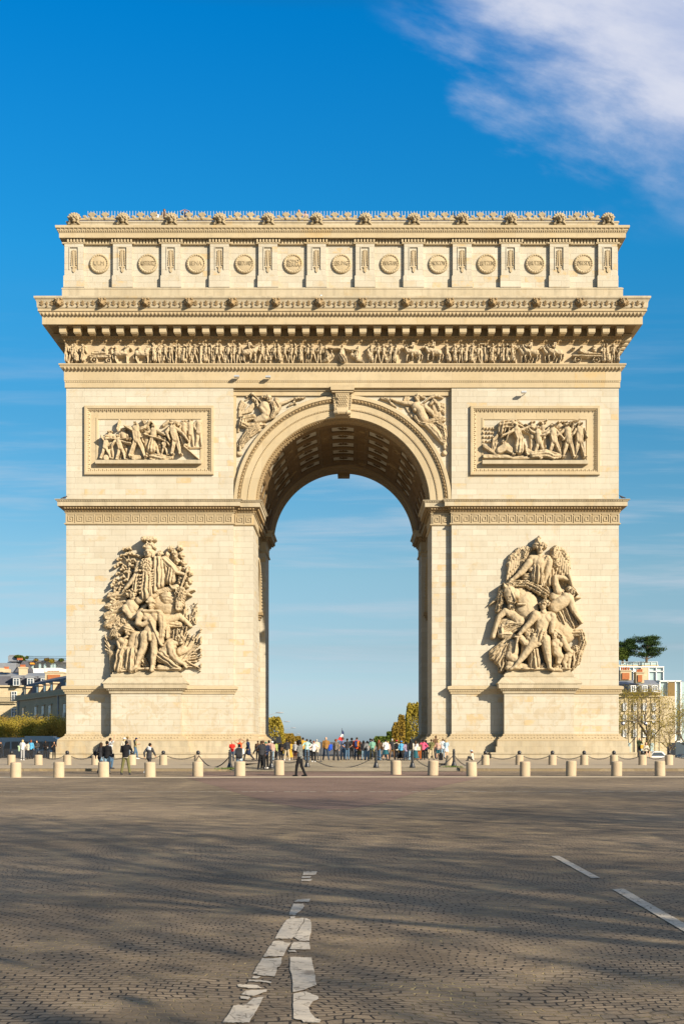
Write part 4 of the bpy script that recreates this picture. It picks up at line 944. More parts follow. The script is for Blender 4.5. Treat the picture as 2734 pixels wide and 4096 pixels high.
def horse2(r, x, yf, H, z, face=1, rider=True, rnd=random, rear=0.0):
    L = H * .95; by = yf - H * .55
    r.cap(x - face * L * .3, by, H * .19, x + face * L * .22, by - rear * H * .15, H * .18, z=z)
    r.poly([(x + face * L * .25, by - H * .08, H * .15), (x + face * L * .42, by - H * .30, H * .10), (x + face * L * .48, by - H * .38, H * .085), (x + face * L * .62, by - H * .28, H * .05)], z=z + 4)
    r.poly([(x + face * L * .2, by - H * .2, H * .05), (x + face * L * .38, by - H * .42, H * .045)], z=z + 9, rg=3, nr=3, ns=3, nf=.15)
    for fx_, k in ((.24, 1), (.12, -1)):
        kx = x + face * (L * fx_ + rnd.uniform(6, 18)); r.poly([(x + face * L * fx_, by + 8, H * .07), (kx, by + H * .24 - rear * 20, H * .045), (kx + face * rnd.uniform(-12, 10), yf - 3 - rear * 22, H * .03)], z=z + 4 * k)
    for fx_, k in ((-.32, 1), (-.22, -1)):
        r.poly([(x + face * L * fx_, by + 8, H * .10), (x + face * (L * fx_ - 10), by + H * .28, H * .05), (x + face * (L * fx_ - 2 + 6 * k), yf - 3, H * .03)], z=z + 4 * k)
    r.poly([(x - face * L * .46, by - 6, 6), (x - face * L * .56, by + 20, 8), (x - face * L * .52, by + 46, 5)], z=z, rg=3, nr=3)
    if rider:
        r.cap(x, by - H * .18, 12, x - face * 1, by - H * .50, 15, z=z + 10); r.poly([(x, by - H * .12, 11), (x + face * 8, by + H * .12, 8), (x + face * 2, by + H * .28, 5)], z=z + 16)
        r.cap(x + face, by - H * .62, 8.5, z=z + 12); r.cap(x - 6, by - H * .70, 5, x + 7, by - H * .70, 5, z=z + 13); r.poly([(x, by - H * .45, 7), (x + face * 14, by - H * .32, 6), (x + face * 26, by - H * .34, 4.5)], z=z + 18)
def wheel(r, x, y, R_, z):
    for i in range(16): a, b = i * math.pi / 8, (i + 1) * math.pi / 8; r.cap(x + R_ * math.cos(a), y + R_ * math.sin(a), 3.4, x + R_ * math.cos(b), y + R_ * math.sin(b), 3.4, z=z)
    for i in range(4): a = i * math.pi / 4; r.cap(x - R_ * math.cos(a), y - R_ * math.sin(a), 2.2, x + R_ * math.cos(a), y + R_ * math.sin(a), 2.2, z=z - 1)
    r.cap(x, y, 5, z=z + 2)
# frieze: u in cm from X=-HW, v down from the top of the frieze
def fpx(px): return (PX(px, -.3) + HW) * 100
FZT, FZB = 35.30, 33.56; FHH = (FZT - FZB) * 100
def frieze():
    segs = [(248, 700, 'a'), (700, 1240, 'b'), (1240, 1780, 'c'), (1780, 2492, 'd')]
    rn = random.Random(11)
    for a, b, nm in segs:
        u0, u1 = fpx(a), fpx(b)
        if nm == 'a': u0 = 0
        if nm == 'd': u1 = HW * 200
        r = Relief(u0, 0, u1, FHH, 3.6, floor=0); yf = FHH - 6
        r.cap(u0, FHH - 2, 6, u1, FHH - 2, 6, z=2)
        skip = []
        if nm == 'a':
            r.cap(fpx(362), yf - 62, 9, fpx(440), yf - 62, 9, z=16, k=1.2); r.cap(fpx(362), yf - 52, 7, fpx(440), yf - 52, 7, z=16); wheel(r, fpx(377), yf - 25, 25, 18); wheel(r, fpx(435), yf - 19, 19, 18)
            r.cap(fpx(372), yf - 82, 12, fpx(420), yf - 84, 15, z=14); r.cap(fpx(420), yf - 108, 14, z=18, ns=4, nf=.2); r.cap(fpx(372), yf - 96, 6, fpx(400), yf - 92, 7, z=18)
            for px in (487, 570):
                horse2(r, fpx(px), yf, 142, 12, 1, False, rn); r.cap(fpx(px) - 48, yf - 80, 18, fpx(px) + 30, yf - 84, 20, z=12); r.cap(fpx(px) + 56, yf - 124, 4, fpx(px) + 66, yf - 140, 3, z=14)
            skip = [(356, 620)]
            for px in (420, 447, 462, 500, 512, 555, 600, 618): r.cap(fpx(px), yf - 134, 9, z=6); r.cap(fpx(px), yf - 112, 15, fpx(px) + rn.uniform(-8, 8), yf - 85, 15, z=2); r.cap(fpx(px), yf - 142, 8, z=7)
        if nm == 'b': horse2(r, fpx(1000), yf, 150, 14, 1, True, rn, .6); skip = [(962, 1045)]
        if nm == 'c':
            horse2(r, fpx(1650), yf, 150, 12, -1, True, rn, .6); horse2(r, fpx(1732), yf, 152, 16, -1, True, rn, .8); skip = [(1600, 1775), (1280, 1480)]
            r.cap(fpx(1368), yf - 110, 20, fpx(1368), yf - 70, 26, z=14); r.cap(fpx(1362), yf - 55, 28, fpx(1372), yf - 22, 34, z=16, rg=7, nr=6); r.cap(fpx(1368), yf - 142, 10, z=18)
            r.poly([(fpx(1360), yf - 120, 9), (fpx(1335), yf - 118, 7), (fpx(1312), yf - 124, 5)], z=20); r.poly([(fpx(1378), yf - 118, 9), (fpx(1400), yf - 108, 7), (fpx(1424), yf - 112, 5)], z=20)
            for c0, c1_ in ((1325, 1290), (1408, 1450)):
                r.cap(fpx(c0), yf - 70, 18, fpx((c0 + c1_) / 2), yf - 40, 20, z=10); r.cap(fpx((c0 + c1_) / 2), yf - 30, 20, fpx(c1_), yf - 12, 10, z=10, rg=5, nr=5); r.cap(fpx(c0), yf - 100, 10, z=14)
            for c0, f_ in ((1300, 1), (1432, -1)): r.cap(fpx(c0), yf - 140, 8, fpx(c0 + 10 * f_), yf - 60, 28, z=4, rg=8, nr=5)
            r.cap(fpx(1474), yf - 130, 10, z=12); r.cap(fpx(1474), yf - 100, 20, fpx(1480), yf - 60, 20, z=10)
        if nm == 'd':
            for px, rr in ((2120, 1), (2215, 1)): horse2(r, fpx(px), yf, 150, 14, -1, True, rn, .5); horse2(r, fpx(px) - 30, yf, 150, 4, -1, False, rn, .2)
            r.cap(fpx(2288), yf - 58, 8, fpx(2400), yf - 58, 8, z=18, k=1.2); wheel(r, fpx(2308), yf - 26, 26, 18); wheel(r, fpx(2382), yf - 26, 26, 18)
            r.poly([(fpx(2320), yf - 100, 18), (fpx(2340), yf - 82, 15), (fpx(2370), yf - 76, 10), (fpx(2400), yf - 72, 6)], z=18); r.cap(fpx(2322), yf - 130, 11, z=20, ns=3, nf=.2); r.cap(fpx(2375), yf - 110, 22, z=10, rg=3); r.cap(fpx(2375), yf - 136, 16, z=10); r.cap(fpx(2292), yf - 125, 14, z=8, ns=5, nf=.2)
            skip = [(2070, 2410)]
        for px_, pa, pb in ((805, 'b', 0), (1925, 'd', 0)):
            if nm == pa:
                X = fpx(px_); r.cap(X, 20, 13, X, yf, 13, z=16, k=.5); r.cap(X - 16, 12, 6, X + 16, 12, 6, z=20); skip.append((px_ - 14, px_ + 14))
        x = a + 12
        while x < b - 6:
            if not any(s0 < x < s1 for s0, s1 in skip):
                dens = rn.uniform(19, 26); soldier(r, fpx(x), yf, rn.uniform(150, 162), rn.uniform(9, 14), rn, rn.choice((-1, 1)))
                if rn.random() < .4: r.cap(fpx(x + 9), yf - 138, 9, z=4); r.cap(fpx(x + 9), yf - 145, 8, z=5); r.cap(fpx(x + 9), yf - 115, 12, fpx(x + 9), yf - 90, 12, z=-2, rg=3)
                x += dens
            else: x += 4
        relief_obj('frieze_relief', r, lambda u: u / 100 - HW, lambda v: FZT - v / 100, .0185, -.02, arch, mat=M['statue'])
frieze()

# ------------------------------------------------ framed battle panels
def panel(x0p, x1p, y0p, y1p, side):
    X0, X1, Z1, Z0 = PX(x0p), PX(x1p), PZ(y0p), PZ(y1p)
    fr = MB(); pl = [(X0, Z0), (X1, Z0), (X1, Z1), (X0, Z1)]
    def rings(prof):      # prof: (inset, y)
        vs = []; n = len(prof)
        for ins, y in prof: vs += [(X0 + ins, y, Z0 + ins), (X1 - ins, y, Z0 + ins), (X1 - ins, y, Z1 - ins), (X0 + ins, y, Z1 - ins)]
        return vs, [(j * 4 + i, j * 4 + (i + 1) % 4, (j + 1) * 4 + (i + 1) % 4, (j + 1) * 4 + i) for j in range(n - 1) for i in range(4)]
    fr.add(*rings([(0, .0), (0, -.22), (.05, -.25), (.22, -.25), (.26, -.2), (.34, -.12), (.46, -.05), (.56, -.03), (.58, -.03), (.98, -.03), (1.0, -.08), (1.12, -.08), (1.14, -.04), (1.2, .0), (1.22, .02)]))
    f = fr.build('panel_frame', M['band'], arch)
    od = MB()
    for (ax, az, bx, bz) in ((X0, Z0, X1, Z0), (X0, Z1, X1, Z1), (X0, Z0, X0, Z1), (X1, Z0, X1, Z1)):
        L = math.hypot(bx - ax, bz - az) - .6; k = int(L / .17)
        for i in range(k):
            t = (.3 + (i + .5) * L / k)
            if az == bz: x, z = ax + t, az + (.36 if az == Z0 else -.36)
            else: x, z = ax + (.36 if ax == X0 else -.36), az + t
            od.sph((x, -.15, z), (.055, .07, .055), 4, 4)
            if i % 2: od.sph((x + (0 if az == bz else (.1 if ax == X0 else -.1)), -.10, z + ((.1 if az == Z0 else -.1) if az == bz else 0)), (.05, .06, .05), 4, 4)
    od.build('leaf_moulding', M['carve'], f)
    ld = MB(); ld.box(X0 + 1.0, X1 - 1.05, -.52, -.02, Z0 + .88, Z0 + 1.18); ld.build('relief_ledge', M['ledge'], f)
    return X0, X1, Z0, Z1, f
def battle(side):
    if side < 0: X0, X1, Z0, Z1, f = panel(338, 855, 1624, 1900, -1); s = 1.96; u0, v0 = 200, 1500
    else: X0, X1, Z0, Z1, f = panel(1879, 2397, 1625, 1901, 1); s = 1.8447; u0, v0 = 1750, 1500
    fx = lambda u: PX(u0 + u / s, -.3); fz = lambda v: PZ(v0 + v / s, -.3); sc = 1 / (s * F / (D0 - .3))
    uL, uR, vT, vB = (386, 1190, 352, 676) if side < 0 else (330, 1098, 330, 632)
    r = Relief(uL, vT, uR, vB, 4.0, floor=0); rn = random.Random(5 + side)
    def man(x, y, H, z, lean=0, st=.2, arms=((-1, .2, .3), (1, .2, .3)), hat=1, drape=False, face=1):
        w_ = H * .085; hip = (x - lean * H * .15, y - H * .48); sh = (x + lean * H * .12, y - H * .80)
        for s_ in (-1, 1): r.poly([(hip[0] + s_ * w_ * .4, hip[1], w_ * .85), (hip[0] + s_ * st * H * .8 + face * 4, y - H * .25, w_ * .62), (hip[0] + s_ * st * H * 1.3, y - H * .03, w_ * .4)], z=z); r.cap(hip[0] + s_ * st * H * 1.3, y - 5, w_ * .4, hip[0] + s_ * st * H * 1.3 + face * 16, y - 3, w_ * .32, z=z)
        r.cap(*hip, w_ * 1.15, *sh, w_ * 1.5, z=z + 5); r.cap(sh[0] - w_ * 1.2, sh[1], w_ * .75, sh[0] + w_ * 1.2, sh[1], w_ * .75, z=z + 6)
        if drape: r.cap(hip[0], hip[1] - 6, w_ * 1.4, hip[0] - face * 8, y - H * .18, w_ * 2.0, z=z - 2, rg=7, nr=5)
        for s_, dx, dy in arms:
            ex, ey = sh[0] + s_ * w_ * 1.3 + s_ * abs(dx) * H * .3, sh[1] + H * .12 * (1 if dy > 0 else -.4); r.poly([(sh[0] + s_ * w_ * 1.2, sh[1] + 2, w_ * .6), (ex, ey, w_ * .5), (ex + dx * H * .3, ey + dy * H * .3, w_ * .36)], z=z + 14)
        hx, hy = sh[0] + lean * 6, sh[1] - H * .115; r.cap(hx, hy, H * .06, hx, hy + H * .03, H * .05, z=z + 12)
        r.cap(hx + face * H * .055, hy + 2, 3, z=z + 14)
        if hat == 1: r.cap(hx - H * .06, hy - H * .05, H * .03, hx + H * .06, hy - H * .05, H * .03, z=z + 20); r.cap(hx, hy - H * .065, H * .045, z=z + 14)
        elif hat == 2: r.cap(hx - face * 2, hy - H * .04, H * .065, z=z + 12, ns=6, nf=.13)
    if side < 0:
        for x, H in ((470, 250), (575, 270), (760, 250), (860, 240), (1050, 230), (1100, 240), (1165, 260)): man(x, 660 if x < 1000 else 560, H * .9, 10, st=.08, hat=1)
        man(680, 640, 262, 44, -.1, .17, ((-1, -.35, -.1), (1, .5, -.6)), 2); man(810, 620, 225, 34, .2, .15, ((-1, .6, .3), (1, .7, .2)), 2, True)
        man(975, 625, 245, 44, -.3, .10, ((-1, .3, .7), (1, .6, .8)), 1); man(440, 655, 180, 30, .3, .16, ((-1, -.2, -.4), (1, .6, -.2)), 1); man(545, 665, 190, 34, -.3, .14, ((-1, -.3, .4), (1, .7, .1)), 1)
        man(900, 630, 130, 36, .3, .14, hat=2); r.poly([(1000, 430, 16), (1040, 480, 22), (1055, 550, 12)], z=26, rg=8, nr=4)
        r.poly([(725, 345, 10), (750, 380, 16), (775, 430, 16)], z=30, rg=4); r.cap(548, 352, 5, 528, 430, 5, z=40); r.cap(745, 470, 5, 900, 520, 5, z=62); r.cap(440, 505, 5, 640, 505, 4, z=58); r.cap(778, 350, 6, 815, 390, 5, z=40); r.cap(1050, 560, 5, 1170, 665, 5, z=36)
        r.poly([(800, 640, 30), (880, 655, 34), (950, 640, 18)], z=16, rg=9, nr=4); r.cap(660, 650, 24, 700, 645, 20, z=20); r.cap(440, 650, 26, z=22); r.cap(1075, 670, 6, 1180, 670, 6, z=26)
        r.poly([(890, 390, 14), (935, 350, 12), (1000, 380, 18), (1100, 370, 12)], z=14, rg=6, nr=4); r.cap(1060, 565, 4, 1188, 565, 4, z=14)
    else:
        r.poly([(470, 420, 26), (480, 370, 34), (560, 360, 34), (640, 400, 26), (690, 430, 12)], z=22, rg=14, nr=4)
        for x, H in ((700, 250), (780, 240), (900, 250), (940, 250)): man(x, 560, H * .88, 12, st=.06, hat=1)
        man(590, 590, 225, 40, -.4, .18, ((-1, -.6, .2), (1, .5, -.2)), 2, True); man(740, 600, 215, 32, -.2, .14, ((-1, -.4, -.5), (1, .6, -.8)), 1); man(850, 605, 235, 40, -.2, .15, ((-1, -.5, .1), (1, .4, .5)), 1)
        man(955, 610, 245, 44, -.15, .13, ((-1, -.5, .3), (1, .1, -.4)), 1); man(1040, 610, 250, 46, 0, .11, ((-1, -.3, .3), (1, .2, .4)), 1)
        r.poly([(450, 560, 26), (500, 530, 30), (540, 560, 22)], z=30); r.cap(485, 500, 16, z=36, ns=6, nf=.15); r.poly([(700, 590, 24), (790, 580, 30), (850, 600, 28), (890, 600, 20)], z=36, rg=6, nr=4); r.cap(655, 560, 16, 760, 610, 12, z=40)
        r.poly([(410, 560, 18), (420, 480, 20), (440, 440, 8)], z=20, rg=6); r.cap(335, 520, 14, 440, 590, 14, z=24, rg=5); r.poly([(340, 600, 16), (450, 600, 14), (600, 605, 12), (740, 610, 9)], z=20, rg=5)
        r.cap(950, 360, 4, 1045, 330, 4, z=46); r.cap(525, 400, 4, 505, 480, 4, z=50); r.cap(1010, 380, 4, 920, 480, 4, z=62); r.cap(750, 350, 5, 800, 335, 9, z=34); r.cap(640, 370, 4, 820, 440, 4, z=50)
        for i in range(16): r.cap(340 + (i % 4) * 22, 390 + (i // 4) * 32, 11, z=3 + i % 3, ns=4, nf=.1)
    relief_obj('battle_relief', r, fx, fz, sc, .02, f, mat=M['statue'])
battle(-1); battle(1)

# ------------------------------------------------ spandrel victories
def victory(side):
    u0, v0 = (900, 1550) if side < 0 else (1480, 1550); s = 4.48; Yp = .2
    fx = lambda u: PX(u0 + u / s, Yp); fz = lambda v: PZ(v0 + v / s, Yp); sc = 1 / (s * F / (D0 + Yp))
    r = Relief(190, 90, 1450, 1260, 9.0) if side < 0 else Relief(120, 90, 1400, 1260, 9.0)
    if side < 0:
        r.poly([(500, 520, 60), (330, 560, 70), (310, 640, 80), (400, 690, 60), (600, 660, 60), (700, 670, 40)], z=30, rg=26, nr=5)
        r.poly([(560, 720, 90), (420, 820, 90), (310, 950, 70), (290, 1040, 46)], z=24, rg=24, nr=7); r.cap(250, 700, 30, 230, 780, 22, z=14)
        r.poly([(270, 1050, 34), (265, 1120, 26)], z=40); r.cap(250, 1175, 58, z=0); r.cap(230, 1010, 24, 215, 1080, 16, z=20)
        for i in range(9): r.poly([(290 + 10 * i, 230 + 8 * i, 24), (250, 320 + i * 24, 22), (300, 430 + i * 8, 14)], z=14 + 3 * (i % 3), rg=8, nr=3)
        for i in range(12): r.cap(560 - i * 4, 210 + i * 10, 18, 290 + i * 16, 470 - i * 4, 14, z=26 + 4 * (i % 2))
        r.poly([(500, 200, 38), (560, 230, 34), (590, 330, 30)], z=50, ns=8, nf=.08); r.cap(380, 150, 20, 440, 180, 16, z=14); r.cap(540, 110, 8, 360, 220, 16, z=12, rg=6)
        r.poly([(700, 340, 100), (740, 420, 80), (700, 540, 84), (560, 590, 60)], z=50); r.head(780, 200, 62, 70, .6, 1, .3); r.cap(740, 270, 36, 730, 300, 40, z=50); r.cap(660, 170, 34, z=40, ns=12, nf=.09)
        r.poly([(660, 380, 56), (740, 490, 46), (760, 360, 36), (700, 320, 26)], z=90); r.cap(700, 320, 13, 530, 150, 12, z=84); r.cap(530, 150, 12, 490, 115, 34, z=80)
        r.poly([(860, 280, 46), (900, 400, 56), (850, 520, 46), (780, 570, 24)], z=56, rg=22, nr=5); r.poly([(920, 260, 40), (970, 340, 40), (930, 440, 30)], z=40, rg=14, nr=4)
        for i in range(6): r.cap(900 + i * 12, 170 + 4 * i, 16, 890 + i * 14, 250, 18, z=22)
        r.poly([(990, 290, 36), (1100, 250, 30), (1210, 200, 24)], z=40); r.poly([(1220, 200, 26), (1320, 190, 30), (1420, 170, 22)], z=40, ns=18, nf=.09); r.poly([(1250, 220, 20), (1200, 280, 26), (1140, 320, 20)], z=26, ns=16, nf=.1); r.cap(1260, 280, 22, z=24, ns=10, nf=.1)
    else:
        r.poly([(190, 190, 26), (270, 200, 34), (350, 220, 28)], z=36, ns=18, nf=.09); r.poly([(340, 240, 24), (390, 290, 28), (470, 345, 14)], z=26, ns=16, nf=.1)
        r.poly([(370, 200, 26), (480, 240, 32), (600, 275, 34), (740, 280, 46)], z=50)
        for i in range(8): r.cap(620 + i * 10, 160, 16, 600 + i * 14, 240, 16, z=20, ns=5); r.cap(620 + i * 12, 320, 16, 760, 540 + i * 4, 12, z=16)
        r.head(840, 190, 62, 70, -.6, 1, .3); r.cap(900, 160, 44, z=60, ns=12, nf=.09); r.cap(960, 180, 34, z=36, ns=14, nf=.09); r.cap(860, 260, 38, 850, 300, 44, z=50)
        r.poly([(810, 330, 80), (900, 400, 90), (920, 480, 86), (960, 560, 90)], z=48); r.cap(800, 400, 46, z=70); r.poly([(980, 350, 50), (1080, 440, 46), (1110, 480, 36)], z=80); r.cap(930, 330, 28, 890, 310, 22, z=90)
        r.poly([(930, 290, 14), (1050, 190, 26), (1170, 140, 34), (1290, 180, 24)], z=50, rg=12, nr=7)
        for i in range(11): r.cap(1120 + i * 8, 220 + i * 6, 20, 1120 + i * 15, 520, 14, z=34 + 5 * (i % 2))
        r.poly([(1080, 290, 30), (1140, 230, 40), (1210, 290, 36), (1240, 400, 26)], z=52, ns=10, nf=.08)
        for i in range(7): r.poly([(1250, 270 + i * 20, 20), (1330, 290 + i * 26, 26), (1330, 480 - 4 * i, 14)], z=12 + 4 * (i % 3), rg=8, nr=3)
        r.poly([(800, 520, 30), (860, 620, 44), (980, 650, 56), (1120, 600, 56), (1300, 570, 60)], z=56, rg=22, nr=5); r.poly([(1020, 660, 70), (1130, 740, 90), (1240, 880, 76), (1300, 980, 46)], z=34, rg=8, nr=5)
        r.poly([(1180, 640, 60), (1300, 720, 76), (1330, 860, 56), (1310, 990, 36)], z=46, rg=26, nr=5); r.poly([(1320, 1000, 34), (1335, 1080, 28)], z=40); r.cap(1330, 1170, 56, z=0); r.cap(1350, 960, 22, 1380, 1040, 14, z=14)
    relief_obj('winged_victory', r, fx, fz, sc, .5, arch, mat=M['statue'], back=.52)
victory(-1); victory(1)
#@@PART4
# ================================================================== GROUND
def cobbles(name, c1, c2, joint, scale=1.0, sand=.35, bump=1.25, ang=0.0, bw=.135, rh=.082, wob=1.3, patch=None):
    m, t, b = newmat(name)
    g = t.n('ShaderNodeNewGeometry'); P = g.outputs['Position']
    nv = t.n('ShaderNodeTexNoise'); nv.inputs['Scale'].default_value = .35; nv.inputs['Detail'].default_value = 3; t.l(P, nv.inputs['Vector'])
    nv2 = t.n('ShaderNodeTexNoise'); nv2.inputs['Scale'].default_value = 5; nv2.inputs['Detail'].default_value = 2; t.l(P, nv2.inputs['Vector'])
    vm = t.n('ShaderNodeVectorMath', operation='MULTIPLY_ADD'); t.l(nv.outputs['Color'], vm.inputs[0]); vm.inputs[1].default_value = (wob, wob, 0); t.l(P, vm.inputs[2])
    vm2 = t.n('ShaderNodeVectorMath', operation='MULTIPLY_ADD'); t.l(nv2.outputs['Color'], vm2.inputs[0]); vm2.inputs[1].default_value = (.075, .06, 0); t.l(vm.outputs[0], vm2.inputs[2])
    ro = t.n('ShaderNodeVectorRotate'); ro.rotation_type = 'Z_AXIS'; ro.inputs['Angle'].default_value = ang; t.l(vm2.outputs[0], ro.inputs['Vector'])
    bt = t.n('ShaderNodeTexBrick'); t.l(ro.outputs[0], bt.inputs['Vector']); bt.inputs['Scale'].default_value = 1 / scale
    bt.inputs['Brick Width'].default_value = bw; bt.inputs['Row Height'].default_value = rh; bt.inputs['Mortar Size'].default_value = .009; bt.inputs['Mortar Smooth'].default_value = .5
    bt.inputs['Color1'].default_value = (0, 0, 0, 1); bt.inputs['Color2'].default_value = (1, 1, 1, 1); bt.inputs['Mortar'].default_value = (.5, .5, .5, 1)
    nz3 = t.noise(P, 2.6, 4, .7); bfac = t.m('MULTIPLY', bt.outputs['Fac'], t.ramp(nz3, [(.34, .35), (.5, 1)]))
    rnd = bt.outputs['Color']; fine = t.noise(P, 45, 4, .7); big = t.noise(P, .16, 5, .6); med = t.noise(P, 1.1, 5, .65)
    col = t.mix(rnd, c1, c2)
    col = t.mix(t.m('MULTIPLY', t.ramp(fine, [(.35, 0), (.7, 1)]), .45), col, tuple(x * 1.5 for x in c2))
    col = t.mix(t.m('MULTIPLY', t.ramp(big, [(.4, 0), (.6, 1)]), .6), col, tuple(x * .62 for x in c1))
    col = t.mix(t.m('MULTIPLY', t.ramp(t.noise(P, .07, 4, .6), [(.45, 0), (.62, 1)]), .35), col, tuple(x * 1.35 for x in c2))
    tar = t.ramp(t.noise(P, .42, 5, .6, dist=.4), [(.62, 0), (.655, 1)])      # worn tar patches
    jc = t.mix(t.ramp(med, [(.50, 0), (.62, 1)]), joint, tuple(min(1, sand * x) for x in (.62, .46, .22)))
    col = t.mix(t.m('MULTIPLY', bfac, .9), col, jc)
    col = t.mix(t.m('MULTIPLY', tar, .55), col, tuple(x * .62 for x in c1))
    t.l(col, b.inputs['Base Color']); b.inputs['Roughness'].default_value = .78; b.inputs['Specular IOR Level'].default_value = .25
    h = t.m('SUBTRACT', t.m('ADD', t.m('MULTIPLY', fine, .18), t.m('MULTIPLY', rnd, .35)), t.m('MULTIPLY', t.m('MULTIPLY', bfac, t.m('SUBTRACT', 1.0, t.m('MULTIPLY', tar, .7))), 1.0))
    bp = t.n('ShaderNodeBump'); bp.inputs['Strength'].default_value = bump; bp.inputs['Distance'].default_value = .022; t.l(h, bp.inputs['Height']); t.l(bp.outputs[0], b.inputs['Normal'])
    return m
M['road'] = cobbles('road_cobbles', (.175, .130, .085), (.285, .215, .142), (.016, .012, .009), sand=.85)
M['redroad'] = cobbles('reddish_cobbles', (.20, .125, .092), (.255, .17, .13), (.05, .036, .03), sand=.3)
M['apron'] = cobbles('pale_cobbles', (.30, .245, .165), (.38, .315, .215), (.13, .10, .07), sand=.85, ang=R(45), bump=.5)
def asphalt(name, c, bump=.3):
    m, t, b = newmat(name); g = t.n('ShaderNodeNewGeometry'); P = g.outputs['Position']
    col = t.mix(t.noise(P, .3, 5, .6), tuple(x * .8 for x in c), tuple(x * 1.2 for x in c)); col = t.mix(t.m('MULTIPLY', t.noise(P, 60, 3, .7), .5), col, tuple(x * 1.5 for x in c))
    t.l(col, b.inputs['Base Color']); b.inputs['Roughness'].default_value = .85
    bp = t.n('ShaderNodeBump'); bp.inputs['Strength'].default_value = bump; bp.inputs['Distance'].default_value = .01; t.l(t.noise(P, 80, 3), bp.inputs['Height']); t.l(bp.outputs[0], b.inputs['Normal'])
    return m
M['pave'] = asphalt('pavement_asphalt', (.31, .25, .175)); M['outer'] = asphalt('far_asphalt', (.11, .10, .09))
M['kerb'] = stone('kerb_granite', brick=True, bw=1.1, bh=2.0, base=(.25, .19, .115), alt=(.20, .15, .09), grime=.4, ochre=.3)
def worn():
    m, t, b = newmat('worn_road_paint'); g = t.n('ShaderNodeNewGeometry'); P = g.outputs['Position']
    k = t.m('MAXIMUM', t.ramp(t.noise(P, 7, 6, .7), [(.56, 0), (.64, .85)]), t.ramp(t.noise(P, 1.4, 5, .65), [(.60, 0), (.68, .7)]))
    c_ = t.mix(t.noise(P, 3, 4), (.50, .42, .32), (.64, .56, .45)); vo = t.n('ShaderNodeTexVoronoi', feature='DISTANCE_TO_EDGE'); vo.inputs['Scale'].default_value = 7.5; t.l(P, vo.inputs['Vector']); jn = t.m('MULTIPLY', t.ramp(vo.outputs['Distance'], [(.0, 1), (.045, 0)]), t.ramp(t.noise(P, 2.0, 3), [(.42, 0), (.55, .8)])); t.l(t.mix(t.m('MAXIMUM', k, jn), c_, (.13, .10, .07)), b.inputs['Base Color']); b.inputs['Roughness'].default_value = .75
    bp = t.n('ShaderNodeBump'); bp.inputs['Strength'].default_value = .4; bp.inputs['Distance'].default_value = .01; t.l(t.noise(P, 30, 4), bp.inputs['Height']); t.l(bp.outputs[0], b.inputs['Normal']); return m
M['paint'] = worn()
KY = -38.3                                   # kerb line
PVZ = .15
def struct(o): o['kind'] = 'structure'; return o
# outer ground, falling away gently behind the plaza
xs = np.concatenate([np.linspace(-2600, -60, 24), np.linspace(-50, 50, 41), np.linspace(60, 2600, 24)]); ys = np.concatenate([np.linspace(-300, -60, 7), np.linspace(-50, 60, 56), np.linspace(70, 500, 30), np.linspace(700, 4000, 10)])
XX, YY = np.meshgrid(xs, ys)
r_ = np.maximum(np.abs(XX) - 27, YY - 26); tt = np.clip(r_ / 14, 0, 1) * np.clip(YY / 12, 0, 1); ZZ = .0 - 1.15 * tt * tt * (3 - 2 * tt)
ZZ -= np.clip((YY - 120) / 600, 0, 1) * 6
ZZ -= .02
ii = np.arange(XX.size).reshape(XX.shape)
me = arrmesh('ground', np.stack([XX, YY, ZZ], -1).reshape(-1, 3), np.stack([ii[:-1, :-1], ii[:-1, 1:], ii[1:, 1:], ii[1:, :-1]], -1).reshape(-1, 4)); me.materials.append(M['outer']); struct(link('ground', me))
rd = MB(); rd.add([(-120, -135, 0), (120, -135, 0), (120, KY + .3, 0), (-120, KY + .3, 0)], [(0, 1, 2, 3)]); struct(rd.build('road', M['road']))
# raised plaza round the arch: pavement sheet with kerb, opened in the middle by a cobbled ramp
AX0, AX1 = PX(905, KY), PX(1850, KY)
pv = MB()
nx_ = 40
def plazaz(x, y):
    if y < -25: return PVZ + .05 * (y - KY) / 13.3
    return GZ
for (x0, x1) in ((-75, AX0), (AX1, 75)):
    pv.add([(x0, KY, PVZ), (x1, KY, PVZ), (x1, -25, GZ), (x0, -25, GZ)], [(0, 1, 2, 3)])
pv.add([(-75, -25, GZ), (75, -25, GZ), (75, 0, GZ), (-75, 0, GZ)], [(0, 1, 2, 3)]); pv.add([(-26.5, 0, GZ), (26.5, 0, GZ), (26.5, 26, GZ), (-26.5, 26, GZ)], [(0, 1, 2, 3)])
for sx in (-1, 1): pv.add([(sx * 26.5, 0, GZ), (sx * 75, 0, GZ), (sx * 75, 3, -.15), (sx * 26.5, 3, GZ)], [(0, 1, 2, 3)] if sx > 0 else [(0, 3, 2, 1)])
pv.add([(-26.5, 26, GZ), (26.5, 26, GZ), (26.5, 26, -1.3), (-26.5, 26, -1.3)], [(0, 1, 2, 3)])
struct(pv.build('pavement', M['pave']))
apn = MB(); y0 = KY - .02; apn.add([(AX0, y0, .012), (AX1, y0, .012), (AX1, KY + 2.2, PVZ + .015), (AX1 - 1.0, -25, GZ + .006), (AX1 - 2, -9, GZ + .006), (AX0 + 4.5, -9, GZ + .006), (AX0 + 1.0, -25, GZ + .006), (AX0, KY + 2.2, PVZ + .015)], [(0, 1, 2, 7), (7, 2, 3, 6), (6, 3, 4, 5)])
struct(apn.build('cobbled_ramp', M['apron']))
kb = MB()
